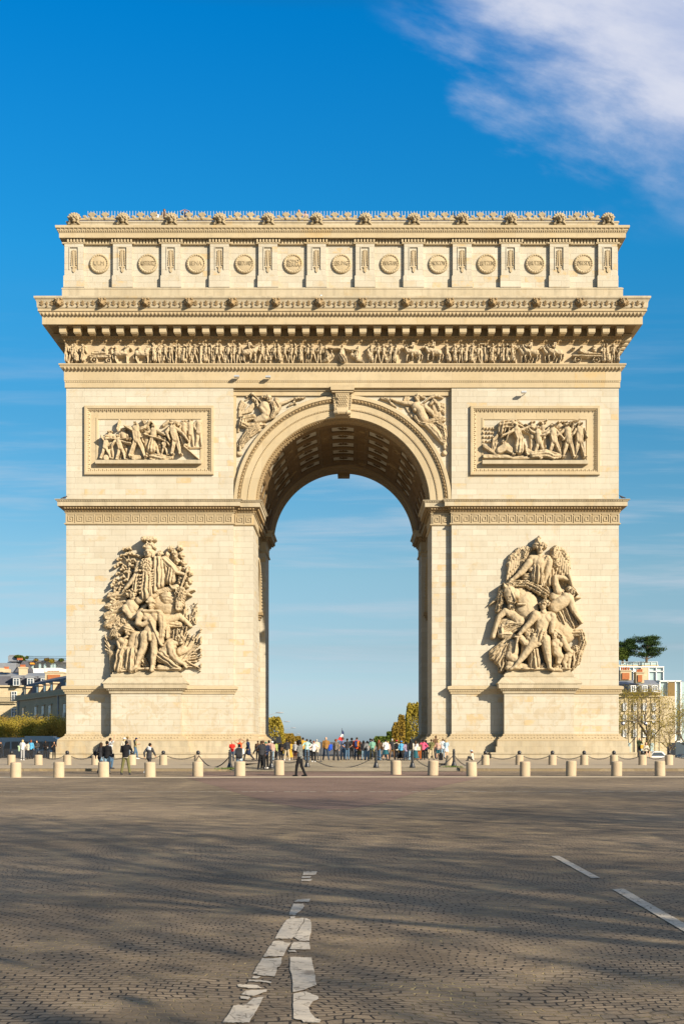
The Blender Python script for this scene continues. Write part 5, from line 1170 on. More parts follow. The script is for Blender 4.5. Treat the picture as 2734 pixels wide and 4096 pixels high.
for (x0, x1) in ((-75, AX0), (AX1, 75)):
    kb.add([(x0, KY - .02, -.02), (x1, KY - .02, -.02), (x1, KY, PVZ - .02), (x1, KY + .03, PVZ + .005), (x1, KY + .3, PVZ + .006), (x0, KY + .3, PVZ + .006), (x0, KY + .03, PVZ + .005), (x0, KY, PVZ - .02)], [(0, 1, 2, 7), (7, 2, 3, 6), (6, 3, 4, 5)])
for x in (AX0, AX1): kb.add([(x - .15, KY, 0), (x + .15, KY, 0), (x + .15, KY + 2.2, .02), (x - .15, KY + 2.2, .02), (x - .15, KY, PVZ + .004), (x + .15, KY, PVZ + .004), (x + .15, KY + 2.2, PVZ + .03), (x - .15, KY + 2.2, PVZ + .03)], [(4, 5, 6, 7), (0, 1, 5, 4), (1, 2, 6, 5), (3, 0, 4, 7)])
struct(kb.build('kerb', M['kerb']))
# reddish cobble field on the roadway
P2 = [G(px, py) for px, py in ((745, 3112), (860, 3145), (985, 3185), (1100, 3215), (1240, 3238), (1390, 3237), (1530, 3215), (1660, 3172), (1790, 3140), (1930, 3112), (1900, 3088), (780, 3088))]
rp = MB(); rp.add([(x, y, .004) for x, y in P2], [tuple(range(len(P2)))]); struct(rp.build('road_patch', M['redroad']))
def marking(name, polys, jag=.0, z=.008, mat=None):
    mb = MB(); rn = random.Random(3)
    for pl in polys:
        pts = []
        for i in range(len(pl)):
            a, b = pl[i], pl[(i + 1) % len(pl)]; n = max(1, int(math.hypot(b[0] - a[0], (b[1] - a[1])) / 9)) if jag else 1
            for k in range(n):
                t = k / n; j = jag if k else 0; pts.append((a[0] + (b[0] - a[0]) * t + rn.uniform(-j, j), a[1] + (b[1] - a[1]) * t + rn.uniform(-j, j)))
        g = [G(*p) for p in pts]; mb.add([(x, y, z) for x, y in g], [tuple(range(len(g)))])
    return struct(mb.build(name, mat or M['paint']))
c = lambda u, v: (800 + u / 2.6133, 3500 + v / 2.6133)
marking('road_marking', [[c(*p) for p in q] for q in (
    [(980, 290), (1020, 265), (1150, 258), (1138, 290), (1060, 292)], [(975, 305), (1075, 308), (1090, 335), (1050, 385), (1005, 415), (930, 415), (955, 350)], [(935, 420), (1010, 422), (990, 432), (925, 430)], [(940, 445), (995, 440), (985, 465), (945, 470)],
    [(905, 478), (960, 465), (1085, 458), (1082, 500), (1055, 530), (985, 655), (950, 680), (780, 675), (870, 520)], [(1095, 460), (1150, 480), (1165, 540), (1162, 610), (1145, 660), (1140, 700), (1040, 700), (980, 665), (1062, 530), (1088, 505)],
    [(770, 700), (870, 705), (880, 718), (950, 720), (900, 795), (870, 860), (740, 862), (660, 865), (700, 800)], [(985, 710), (1140, 712), (1150, 790), (1010, 790), (935, 785), (955, 735)], [(915, 800), (990, 795), (1010, 820), (930, 815)],
    [(650, 880), (760, 885), (855, 875), (850, 935), (830, 970), (805, 975), (800, 1020), (780, 1074), (640, 1062), (550, 1045), (600, 960)], [(940, 870), (1165, 872), (1172, 930), (1195, 1020), (1215, 1165), (1080, 1215), (970, 1240), (960, 1060), (938, 1000)],
    [(560, 1068), (635, 1075), (600, 1095), (540, 1092)], [(510, 1108), (640, 1112), (748, 1132), (740, 1146), (640, 1130), (505, 1125)], [(390, 1158), (520, 1158), (600, 1165), (650, 1195), (560, 1200), (400, 1185)],
    [(480, 1222), (560, 1215), (700, 1212), (690, 1235), (560, 1278), (430, 1262)], [(425, 1280), (530, 1290), (500, 1318), (420, 1305)], [(560, 1300), (665, 1290), (600, 1410), (515, 1558), (230, 1558), (290, 1480), (350, 1380), (490, 1360)],
    [(975, 1255), (1105, 1228), (1235, 1285), (1238, 1310), (1180, 1335), (1135, 1400), (1150, 1450), (1200, 1510), (1262, 1530), (1250, 1558), (1080, 1558), (1060, 1530), (972, 1515), (972, 1290)])], 1.4)
marking('road_marking', [[(1213, 3490), (1268, 3488), (1262, 3502), (1210, 3504)], [(1208, 3508), (1245, 3507), (1240, 3515), (1205, 3516)], [(1206, 3520), (1250, 3518), (1242, 3527), (1203, 3528)]], .8)
mk2 = lambda u, v: (1734 + u / 1.568, 3100 + v / 1.568)
marking('road_marking', [[mk2(735, 512), mk2(785, 512), mk2(1042, 650), mk2(985, 650)]], .5)
marking('road_marking', [[mk2(1117, 722), mk2(1190, 718), mk2(1700, 1010), mk2(1660, 1040), mk2(1545, 975)]], .5)
marking('road_line', [[(-60, 3108), (700, 3109), (1300, 3107), (2790, 3107), (2790, 3110.5), (1300, 3110.5), (700, 3112.5), (-60, 3112.5)]], 0, .006, plain('pale_line', (.52, .43, .30), .8))
dl = [[(x, 3167.5 - .0003 * x), (x + 26, 3167.5 - .0003 * x), (x + 26, 3169.2), (x, 3169.2)] for x in range(-20, 2760, 34) if (x * 7) % 5 < 4]
marking('road_line', dl, 0, .007, plain('thin_line', (.27, .23, .18), .8))
# drain grate
def at(px, D, z=0.0): return (CX + (px - VPX) * D / F, D - D0, z)
gx = MB(); gy = (CH - .1) * F / (3075 - HOR) - D0; gxx = PX(1365, gy)
for i in range(16): gx.box(gxx - .45 + i * .06, gxx - .425 + i * .06, gy - .22, gy + .22, .05, .12)
gx.box(gxx - .5, gxx + .5, gy - .25, gy - .22, .04, .12); gx.box(gxx - .5, gxx + .5, gy + .22, gy + .25, .04, .12)
gx.build('drain_grate', M['steel'], label='metal drain grate set in the pale cobbles below the flag', cat='drain grate')
# grass tufts round the post
def tuft(px, py, n, w, label):
    x0, y0 = G(px, py, PVZ); mb = MB(); rn = random.Random(px)
    for i in range(n):
        x, y = x0 + rn.gauss(0, w), y0 + rn.gauss(0, .10); a = rn.uniform(0, 6.28); h = rn.uniform(.05, .14)
        mb.add([(x - .02 * math.cos(a), y - .02 * math.sin(a), PVZ), (x + .02 * math.cos(a), y + .02 * math.sin(a), PVZ), (x + rn.uniform(-.06, .06), y + rn.uniform(-.05, .05), PVZ + h)], [(0, 1, 2)])
    mb.build('grass', plain('grass_green', (.10, .14, .03), .8), kind='stuff', label=label, cat='grass')
tuft(1812, 3071, 260, .28, 'small green weeds at the foot of the iron post'); tuft(915, 3078, 160, .3, 'dry yellowish weeds along the kerb by the iron post')

# ================================================================== BOLLARDS, POSTS, CHAINS
bol = MB(); bol.lathe((0, 0, 0), [(.255, -.02), (.26, .04), (.258, .66), (.25, .70), (.225, .722), (.12, .738), (.02, .742)], 28)
bme = bol.mesh('stone_bollard', smooth=False); bme.materials.append(M['granite'])
near = [(63, 3111), (235, 3111), (415, 3109), (600, 3109), (791, 3107), (959, 3105), (1116, 3101.5), (1583, 3099.5), (1730, 3102.5), (1885, 3106), (2098, 3106), (2282, 3105), (2464, 3104.5), (2638, 3104.5)]
where = ['leftmost of the near row, in front of the coach', 'second from the photo\'s left edge, before the chained bollards', 'standing before the couple with the motorbike helmet', 'in front of the man in white and black windbreaker', 'alone between the windbreaker man and the backpack man', 'hiding the legs of the man with black backpack', 'just to the right of the man in black with arm out', 'beside the wide gap, right of the flag', 'below the man in olive shirt and beige trousers', 'near the seated woman in pale hat, before an iron post', 'next one right of the seated woman, before the carved pedestal', 'third from the right edge in the near row', 'second from the right edge in the near row', 'rightmost of the near row, in front of the white car']
for (px, py), wl in zip(near, where):
    D = CH * F / (py - HOR); o = link('stone_bollard', bme); o.location = (CX + (px - VPX) * D / F, D - D0, 0); o.rotation_euler = (random.uniform(-.025, .025), random.uniform(-.03, .03), random.uniform(0, 6)); o.scale = (random.uniform(.97, 1.03),) * 2 + (random.uniform(.95, 1.03),); tagit(o, 'plain stone bollard ' + wl, 'bollard', 'stone bollards at the road edge')
fb = MB(); fb.lathe((0, 0, 0), [(.25, -.03), (.255, .02), (.25, .60), (.235, .64), (.15, .66), (.02, .665)], 24); fbm = fb.mesh('stone'); fbm.materials.append(M['granite'])
ball = MB(); ball.lathe((0, 0, .655), [(.09, 0), (.085, .03), (.05, .05), (.045, .09)], 14); ball.sph((0, 0, .80), .125, 16, 10); bam = ball.mesh('iron_ball', smooth=True); bam.materials.append(M['iron'])
hook = MB(); hook.tube((-.17, 0, .70), (.17, 0, .70), .022, .022, 6); hom = hook.mesh('chain_bar'); hom.materials.append(M['iron'])
farb = [46, 154, 269, 382, 528, 653, 792, 1940, 2076, 2208, 2335, 2454, 2568, 2674]
fl = ['leftmost, before the coach windscreen', 'in front of the coach side', 'beside the left foot of the arch', 'behind the couple with the motorbike helmet', 'behind the man photographing in black hoodie', 'between the windbreaker man and the brown stains', 'nearest to the left iron post', 'next to the seated woman in pale hat', 'before the pedestal\'s dark notch', 'under the middle of the right pedestal', 'right of the pedestal centre', 'before the outer end of the arch', 'in front of the couple on the right', 'under the white car']
Df = (CH - PVZ) * F / (3062.5 - HOR)
posts = []
for px, wl in zip(farb, fl):
    x, y, _ = at(px, Df, PVZ); root = empty('chain_bollard', (x, y, PVZ + .01), 'stone bollard topped by a black iron ball, ' + wl, 'bollard', 'ball topped bollards with chains')
    for nm, m_ in (('stone', fbm), ('iron_ball', bam), ('chain_bar', hom)): link(nm, m_, root)
    posts.append((px, (x, y, PVZ + .70), 'b'))
x, y, _ = at(1795, 80.5, PVZ); o = link('stone_bollard', fbm); o.location = (x, y, PVZ); o.rotation_euler = (0, R(6), 0); tagit(o, 'pale leaning stone bollard behind the black post by the seated woman', 'bollard')
ip = MB(); ip.lathe((0, 0, 0), [(.19, 0), (.19, .05), (.16, .07), (.165, .10), (.12, .22), (.095, .30), (.10, .33), (.075, .36), (.072, .78), (.085, .79), (.085, .83), (.07, .84), (.07, .88), (.09, .89), (.09, .93), (.06, .95), (.055, .98), (.075, 1.0), (.07, 1.05), (.03, 1.08), (.02, 1.09)], 14)
ipm = ip.mesh('iron_post', smooth=False); ipm.materials.append(M['iron'])
ipos = [(919, 3075, 'at the start of the gap, beside the man in red'), (1085, 3075, 'behind the stone bollard near the man in black'), (1228, 3072, 'in front of the man in mint tee shirt'), (1503, 3073, 'in front of the woman with long ginger hair'), (1648, 3073, 'left of the woman in bright pink jacket'), (1814, 3068, 'beside the leaning bollard and green weeds')]
for px, py, wl in ipos:
    D = (CH - PVZ * .9) * F / (py - HOR); x, y, _ = at(px, D); o = link('iron_post', ipm); o.location = (x, y, PVZ - .03); tagit(o, 'black cast iron chain post ' + wl, 'post', 'black iron chain posts'); posts.append((px, (x, y, .86), 'i'))
posts.sort(key=lambda p: p[0])
lk = MB()
for i in range(8):
    a, b = i * math.pi / 4, (i + 1) * math.pi / 4; lk.tube((.052 * math.cos(a), 0, .032 * math.sin(a)), (.052 * math.cos(b), 0, .032 * math.sin(b)), .0125, .0125, 5)
LV, LF = np.array(lk.v), lk.f
def chain(p0, p1, sag, label):
    p0, p1 = Vector(p0), Vector(p1); L = (p1 - p0).length; n = int(L / .082); mb = MB()
    for i in range(n + 1):
        t = i / n; p = p0.lerp(p1, t) - Vector((0, 0, 4 * sag * t * (1 - t))); tg = (p1 - p0) / L + Vector((0, 0, -4 * sag * (1 - 2 * t) / L)); q = tg.to_track_quat('X', 'Z')
        rx = Matrix.Rotation(math.pi / 2 * (i % 2) + .4, 3, 'X'); mb.add([p + q @ (rx @ Vector(v)) for v in LV], LF)
    o = mb.build('chain', M['iron'], label=label, cat='chain', group='chains hung between the bollards'); return o
clab = lambda i: 'black chain span number %d' % i
spots = ['before the front of the coach', 'before the people beside the coach', 'before the outer foot of the arch', 'behind the couple carrying a motorbike helmet', 'behind the man in white and black windbreaker', 'across the brown stained stones', 'reaching the iron post by the red shirt', 'behind the man with the black backpack', 'in front of green jacket and black clad people', 'low over the cobbles below the flag', 'before the teal skirt and red cap', 'before the bright pink jacket', 'beside the seated woman in pale hat', 'under the shaded notch of the right pedestal', 'across the right pedestal\'s middle', 'right of the pedestal centre', 'past the outer pedestal edge', 'before the outer end of the arch', 'before the couple and white car', 'over the white car']
prev = None; ci = 0
chain((posts[0][1][0] - 3.0, posts[0][1][1], posts[0][1][2] - .05), posts[0][1], .3, 'black chain running out past the leftmost ball bollard')
for k in range(len(posts) - 1):
    a, b = posts[k], posts[k + 1]; L = (Vector(a[1]) - Vector(b[1])).length
    chain(a[1], b[1], .30 if L < 2.6 else (.42 if L < 3.4 else .72), 'black iron chain sagging ' + spots[min(k, len(spots) - 1)])
chain(posts[-1][1], (posts[-1][1][0] + 3, posts[-1][1][1], posts[-1][1][2] - .05), .3, 'black chain running out past the rightmost ball bollard')

# ================================================================== TREES
def mat_leaf(name, c1, c2, tr=.25):
    m, t, b = newmat(name); g = t.n('ShaderNodeNewGeometry'); P = g.outputs['Position']
    col = t.mix(t.noise(P, 2.2, 4, .6), c1, c2); t.l(col, b.inputs['Base Color']); b.inputs['Roughness'].default_value = .7
    b.inputs['Specular IOR Level'].default_value = .15
    if tr:
        tn = t.n('ShaderNodeBsdfTranslucent'); t.l(col, tn.inputs['Color']); mx = t.n('ShaderNodeMixShader'); mx.inputs[0].default_value = tr
        t.l(b.outputs[0], mx.inputs[1]); t.l(tn.outputs[0], mx.inputs[2]); t.l(mx.outputs[0], t.t.nodes['Material Output'].inputs[0])
    return m
M['leafY'] = mat_leaf('spring_leaves', (.25, .19, .022), (.40, .31, .05)); M['leafO'] = mat_leaf('ochre_leaves', (.26, .165, .028), (.36, .25, .045)); M['pine'] = mat_leaf('pine_needles', (.012, .03, .008), (.05, .085, .02), .1); M['leafG'] = mat_leaf('green_leaves', (.06, .10, .015), (.14, .17, .03))
M['bark'] = plain('bark', (.16, .12, .075), .9, 0, .3, 3); M['barkd'] = plain('dark_bark', (.10, .075, .05), .9, 0, .3, 3)
def branches(mb, tips, p, d, L, r, lev, rn, spread=.6, up=.15, nseg=2, lmin=.5, kids=(3, 4)):
    q = Vector(p); dd = Vector(d).normalized(); r0 = r
    for s_ in range(nseg):
        dd = (dd + Vector((rn.gauss(0, .10), rn.gauss(0, .10), rn.gauss(0, .06) + up * .3))).normalized(); q2 = q + dd * (L / nseg); r1 = r0 * .82
        mb.tube(q, q2, r0, r1, 6 if r0 > .05 else (4 if r0 > .02 else 3), cap=False); q = q2; r0 = r1
    if lev == 0 or L < lmin: tips.append((q, dd)); return
    for i in range(rn.randint(*kids)):
        a = rn.uniform(0, 2 * math.pi); ax_ = dd.orthogonal().normalized(); ax_ = Matrix.Rotation(a, 3, dd) @ ax_
        nd = (dd * (1 - spread * .5) + ax_ * spread * rn.uniform(.6, 1.3) + Vector((0, 0, up))).normalized()
        branches(mb, tips, q - dd * L * rn.uniform(0, .35), nd, L * rn.uniform(.58, .8), r0 * .62, lev - 1, rn, spread, up, nseg, lmin, kids)
    if rn.random() < .6: tips.append((q, dd))
def leafcloud(tips, n, spread, size, rn, flat=1.0):
    T = np.array([tuple(p) for p, _ in tips]); idx = rn.randint(0, len(T), n); c_ = T[idx] + rn.normal(0, 1, (n, 3)) * spread * np.array([1, 1, flat])
    a = rn.normal(0, 1, (n, 3)); a /= np.linalg.norm(a, axis=1, keepdims=True); b_ = np.cross(a, rn.normal(0, 1, (n, 3))); b_ /= np.linalg.norm(b_, axis=1, keepdims=True)
    s_ = size * rn.uniform(.6, 1.4, (n, 1)); V = np.stack([c_ - a * s_, c_ + b_ * s_ * .7, c_ + a * s_, c_ - b_ * s_ * .7], 1).reshape(-1, 3)
    return V, np.arange(n * 4).reshape(-1, 4)
def tree(loc, H, label, seed, trunk=.3, crown='leafY', nleaf=4000, size=.12, spread=.4, lev=4, fork=.35, sp=.65, bark='bark', group=None, lean=(0, 0), tname='tree', leaves=True, up=.15):
    rn = random.Random(seed); root = empty(tname, loc, label, 'tree', group); mb = MB(); tips = []
    top = Vector(loc) + Vector((lean[0] * H, lean[1] * H, H * fork)); mb.tube(loc, tuple(top), trunk * H * .055, trunk * H * .04, 10, cap=False)
    for i in range(rn.randint(4, 5)):
        a = i * 1.35 + rn.uniform(-.3, .3); branches(mb, tips, top - Vector((0, 0, H * fork * rn.uniform(0, .25))), (math.cos(a) * sp * 1.1, math.sin(a) * sp * 1.1, 1), H * .27, trunk * H * .026, lev, rn, sp, up)
    branches(mb, tips, top, (0, 0, 1), H * .28, trunk * H * .03, lev, rn, sp, up)
    mb.build('trunk', M[bark], root)
    if leaves:
        V, Fq = leafcloud(tips, nleaf, spread, size, np.random.RandomState(seed)); me = arrmesh('crown', V, Fq, loc); me.materials.append(M[crown]); link('crown', me, root)
    return root
# bare plane trees out of frame whose branches throw the long shadows on the cobbles
sh = [(13, 2, 17), (23, -7, 20), (15, -12, 19), (33, -14, 21), (22, 13, 17), (34, 4, 20), (44, -22, 22), (32, 20, 18)]
slab = ['nearest the kerb behind the bollards', 'third along the side pavement', 'standing close beside the photographer', 'tall one well behind the photographer', 'at the head of the row by the plaza', 'set back in the second row', 'middle of the second row', 'last and tallest of the back row', 'alone by the crossing', 'farthest from the road']
proto = None
for k in range(3):
    pass
protos = []
for i, (x, d, h) in enumerate(sh):
    loc = (x, d - D0, 0)
    if i < 3: o = tree(loc, h, 'bare plane tree out of frame shading the road, ' + slab[i], 40 + i, .34, 'leafY', 2200, .13, .45, 5, .34, .7, 'bark', 'bare trees beside the road', tname='plane_tree'); protos.append((o, h))
    else:
        src, h0 = protos[i % 3]; o = src.copy(); COL.objects.link(o); o.location = loc; o.rotation_euler = (0, 0, 1.3 * i); o.scale = (h / h0,) * 3; o['label'] = 'bare plane tree out of frame shading the road, ' + slab[i]
        for ch in list(src.children): c_ = ch.copy(); COL.objects.link(c_); c_.parent = o
# clipped avenue trees seen through the arch
def clipped(px0, px1, ptop, D, label, seed, crown='leafY', n=9000, gz=-5.0):
    s = F / D; x0, x1 = CX + (px0 - VPX) / s, CX + (px1 - VPX) / s; zt = CH + (HOR - ptop) / s; xc = (x0 + x1) / 2; y = D - D0; root = empty('avenue_tree', (xc, y, gz), label, 'tree', 'clipped trees lining the avenue')
    rn = np.random.RandomState(seed); mb = MB(); mb.tube((xc, y, gz), (xc, y, gz + 4), .35, .28, 8); zb = gz + 3.5; w_ = (x1 - x0) / 2; tips = []
    r2 = random.Random(seed)
    for i in range(16): a = r2.uniform(0, 6.28); mb.tube((xc, y, gz + 3.5), (xc + w_ * .8 * math.cos(a), y + w_ * .8 * math.sin(a), zb + (zt - zb) * r2.uniform(.4, .97)), .12, .02, 4)
    mb.build('trunk', M['bark'], root)
    u = rn.uniform(-1, 1, (n, 3)); u[:, 2] = rn.uniform(0, 1, n); face = rn.randint(0, 3, n); rr = np.where(rn.rand(n) < .75, 1 - np.abs(rn.normal(0, .10, n)), rn.rand(n))
    for ax_i in (0, 1): u[face == ax_i, ax_i] = np.sign(u[face == ax_i, ax_i]) * rr[face == ax_i]
    u[face == 2, 2] = rr[face == 2]
    edge_n = vnoise(u[:, 0] * 3 + 5, u[:, 2] * 5 + seed) ; sc_ = 1 + .16 * (edge_n - .5) + rn.normal(0, .015, n)
    taper = 1 - .22 * np.clip(u[:, 2] - .7, 0, 1) / .3
    C = np.stack([xc + u[:, 0] * w_ * sc_ * taper, y + u[:, 1] * w_ * 1.2 * sc_ * taper, zb + (zt - zb) * u[:, 2] * (.94 + .12 * vnoise(u[:, 0] * 4 + seed, u[:, 1] * 4 + 3))], 1)
    a = rn.normal(0, 1, (n, 3)); a /= np.linalg.norm(a, axis=1, keepdims=True); b_ = np.cross(a, rn.normal(0, 1, (n, 3))); b_ /= np.linalg.norm(b_, axis=1, keepdims=True); s_ = rn.uniform(.12, .30, (n, 1)) * D / 300
    V = np.stack([C - a * s_, C + b_ * s_ * .7, C + a * s_, C - b_ * s_ * .7], 1).reshape(-1, 3)
    me = arrmesh('crown', V, np.arange(n * 4).reshape(-1, 4), (xc, y, gz)); me.materials.append(M[crown]); link('crown', me, root)
clipped(1010, 1135, 2874, 300, 'tall clipped yellow green tree hard against the left pier', 1); clipped(1122, 1178, 2938, 420, 'lower russet tree beyond the yellow green one on the left', 2, 'leafO', 5000); clipped(1165, 1205, 2948, 560, 'small distant tree farthest along the left row', 3, 'leafO', 2500)
clipped(1622, 1730, 2820, 290, 'tall clipped yellow green tree hard against the right pier', 4, 'leafY', 11000); clipped(1568, 1640, 2893, 360, 'russet clipped tree second in the right row', 5, 'leafO', 7000); clipped(1590, 1618, 2865, 330, 'slim feathery treetop rising behind the russet tree', 6, 'leafO', 2200); clipped(1545, 1578, 2930, 480, 'small dark tree farthest along the right row', 7, 'leafG', 2500); clipped(1495, 1550, 2948, 600, 'tiny bluish tree near the skyline left of the right row', 8, 'leafG', 1500)
# yellow budding trees at both sides
lefttrees = [(-10, 2860, 215), (45, 2866, 222), (95, 2856, 218), (140, 2866, 212), (185, 2862, 206), (228, 2852, 200), (262, 2874, 200), (20, 2880, 205), (120, 2880, 203), (205, 2884, 194)]
ll = ['at the very edge of the photo', 'below the pale balcony', 'below the pale facade corner', 'below the first grey windows', 'under the grey mansard', 'with darker trunk beside the arch', 'half hidden by the arch', 'low one above the coach front', 'low one above the middle of the coach', 'low one above the rear of the coach']
for i, ((px, pt, D), wl) in enumerate(zip(lefttrees, ll)):
    x, y, _ = at(px, D); H = (HOR - pt) * D / F + CH + 1.2
    tree((x, y, -1.2), H, 'budding yellow tree ' + wl, 60 + i, .32, 'leafY' if i % 3 else 'leafO', 5200, .085, .42, 4, .30, .75, 'barkd', 'budding trees behind the coach', tname='budding_tree')
x, y, _ = at(2592, 150); tree((x, y, -1.1), 9.0, 'large budding tree with thick leaning trunk before the pale facade', 91, .45, 'leafY', 4200, .06, .28, 5, .36, .75, 'bark', lean=(-.01, 0), tname='budding_tree')
x, y, _ = at(2678, 148); tree((x, y, -1.1), 6.0, 'smaller budding tree beside the glass building', 92, .35, 'leafY', 2200, .055, .25, 5, .35, .85, 'bark', tname='budding_tree')
x, y, _ = at(2745, 150); tree((x, y, -1.1), 8.0, 'budding tree cut off by the right edge of the photo', 93, .35, 'leafY', 3200, .06, .28, 5, .35, .8, 'bark', tname='budding_tree')
x, y, _ = at(2505, 156); tree((x, y, -1.1), 6.2, 'thin budding tree just outside the arch corner', 94, .3, 'leafY', 2400, .055, .25, 5, .35, .8, 'bark', tname='budding_tree')

# ================================================================== BUILDINGS
def wallmat(name, base, alt, **k): return stone(name, base=base, alt=alt, brick=True, bw=1.0, bh=.42, **k)
M['cream'] = wallmat('cream_facade', (.66, .55, .36), (.60, .48, .30), grime=.15, ochre=.2); M['greyf'] = wallmat('grey_facade', (.70, .52, .33), (.62, .45, .28), grime=.3, ochre=.1)
M['zinc'] = plain('zinc_roof', (.24, .25, .27), .55, .2, .15, 1.5); M['slate'] = plain('slate_roof', (.085, .085, .10), .7, 0, .25, 3); M['brickr'] = plain('red_brick', (.36, .13, .05), .9, 0, .35, 5)
M['glassd'] = plain('window_glass', (.05, .07, .09), .12, 0, .2, 1, .8); M['white'] = plain('white_frame', (.72, .72, .70), .6, 0, .05, 2); M['pot'] = plain('clay_pot', (.38, .12, .05), .8); M['glassl'] = plain('pale_glass', (.33, .42, .42), .15, 0, .2, .6, .8)
def bldg(name, D, label): x, y, _ = at(0, D); return empty(name, (0, D - D0, -1.5), label, 'building')
def bx(px0, px1, py0, py1, D, dep, mb=None, front=0.0):
    """box given by its photo rectangle at true distance D; py0 top, py1 bottom"""
    s = F / D; m_ = mb or MB(); m_.box(CX + (px0 - VPX) / s, CX + (px1 - VPX) / s, D - D0 - front, D - D0 + dep, CH + (HOR - py1) / s, CH + (HOR - py0) / s); return m_
def window(root, px0, px1, py0, py1, D, dormer=False, shut=None, mull=True):
    s = F / D; x0, x1, z0, z1 = CX + (px0 - VPX) / s, CX + (px1 - VPX) / s, CH + (HOR - py1) / s, CH + (HOR - py0) / s; y = D - D0; mb = MB(); t = .10
    mb.box(x0 - t, x0, y - .14, y + .1, z0, z1 + t); mb.box(x1, x1 + t, y - .14, y + .1, z0, z1 + t); mb.box(x0, x1, y - .14, y + .1, z1, z1 + t); mb.box(x0 - t, x1 + t, y - .2, y + .1, z0 - t, z0)
    xm = (x0 + x1) / 2
    if mull: mb.box(xm - .05, xm + .05, y - .1, y - .03, z0, z1); mb.box(x0, xm - .05, y - .1, y - .03, z0 + (z1 - z0) * .68, z0 + (z1 - z0) * .72); mb.box(xm + .05, x1, y - .1, y - .03, z0 + (z1 - z0) * .68, z0 + (z1 - z0) * .72)
    w_ = mb.build('window', M['white'], root); g = MB(); g.box(x0, x1, y - .05, y - .02, z0, z1); g.build('pane', M['glassd'], w_)
    return w_
def pots(mb, px0, px1, py, D, n):
    s = F / D
    for i in range(n): x = CX + (px0 + (px1 - px0) * (i + .5) / n - VPX) / s; mb.lathe((x, D - D0 + .6, CH + (HOR - py) / s), [(.16, 0), (.13, .35), (.17, .4), (.17, .5)], 8)
# cream apartment house with a slate mansard (far left)
b = bldg('apartment_building', 275, 'cream stone apartment building with slate mansard and balcony at the left edge')
bx(-120, 105, 2746, 3010, 275, 12).build('wall', M['cream'], b); m_ = MB(); bx(-120, 108, 2742, 2748, 275, 12, m_, .5); bx(-120, 66, 2812, 2816, 275, 1, m_, .4); bx(-120, 108, 2806, 2809, 275, 1, m_, .5); m_.build('cornice_band', M['cream'], b)
rf_ = MB(); s = F / 275; X = lambda px: CX + (px - VPX) / s; Z = lambda py: CH + (HOR - py) / s
rf_.prism([(163, Z(2744)), (163.9, Z(2704)), (168, Z(2688)), (173, Z(2688)), (175, Z(2744))], 'x', X(-120), X(180)); rfo = rf_.build('mansard_roof', M['slate'], b)
zr = MB(); zr.prism([(163.8, Z(2705)), (163.8, Z(2703)), (168, Z(2687)), (173, Z(2687)), (173, Z(2688.5))], 'x', X(-120), X(181)); zr.build('zinc_cap', M['zinc'], rfo)
for px in (-50, 52, 108, 163): 
    d_ = MB(); bx(px - 1, px + 27, 2712, 2743, 274, 3, d_, .2); bx(px - 6, px + 31, 2706, 2713, 274, 3.4, d_, .5); dm = d_.build('dormer', M['zinc'], rfo); window(b, px + 3, px + 24, 2716, 2741, 273.6)
for px in (-40, 48): window(b, px, px + 18, 2768, 2806, 274.8); window(b, px, px + 18, 2836, 2866, 274.8)
bal = MB()
for i in range(56): bx(-60 + i * 2.3, -59.4 + i * 2.3, 2790, 2806, 273.6, .03, bal)
bx(-60, 68, 2789, 2790, 273.6, .04, bal); bal.build('balcony', M['iron'], b)
ch_ = MB(); bx(75, 102, 2672, 2702, 277, 2, ch_); bx(73, 104, 2668, 2673, 277, 2.2, ch_, .1); cho = ch_.build('chimney', M['cream'], b); p_ = MB(); pots(p_, 78, 98, 2668, 277, 5); p_.build('chimney_pot', M['pot'], cho); ch_ = MB(); bx(-6, 12, 2672, 2688, 277, 2, ch_); bx(12, 34, 2676, 2690, 277, 2, ch_); cho = ch_.build('chimney', M['cream'], b); p_ = MB(); pots(p_, 14, 32, 2676, 278, 5); p_.build('chimney_pot', M['pot'], cho)
# grey pavilion in shade, running back towards the arch
b = bldg('stone_mansion', 245, 'grey stone mansion in shade with blue mansard, beside the left pier')
def ob(pts, z0, z1):   # oblique facade through two plan points
    return pts
xa, ya = at(66, 262)[:2]; xb, yb = at(256, 226)[:2]
def fq(u, off=0.0, px=None):
    d = Vector((xb - xa, yb - ya)); n_ = Vector((d.y, -d.x)).normalized(); return (xa + d.x * u + n_.x * off, ya + d.y * u + n_.y * off)
Lf = math.hypot(xb - xa, yb - ya); HT = 9.6
def obox(mb, u0, u1, o0, o1, z0, z1):
    a, b_, c_, d_ = fq(u0, o1), fq(u1, o1), fq(u1, o0), fq(u0, o0)
    mb.add([(*a, z0), (*b_, z0), (*c_, z0), (*d_, z0), (*a, z1), (*b_, z1), (*c_, z1), (*d_, z1)], [(0, 3, 2, 1), (4, 5, 6, 7), (0, 1, 5, 4), (1, 2, 6, 5), (2, 3, 7, 6), (3, 0, 4, 7)])
w_ = MB(); obox(w_, 0, 1.15, -12, 0, -1.5, HT); w_.build('wall', M['greyf'], b)
cn = MB(); obox(cn, -.02, 1.15, -.1, .35, HT - .25, HT + .1); obox(cn, -.01, 1.15, -.2, .12, HT + .1, HT + .85); obox(cn, 0, 1.15, -.1, .15, 5.9, 6.1); cn.build('cornice_band', M['greyf'], b)
ms = MB()
A_, B_ = fq(0, -.4), fq(1.15, -.4); C_, D_ = fq(.02, -1.8), fq(1.15, -1.8); E_, F_ = fq(.04, -6), fq(1.15, -6)
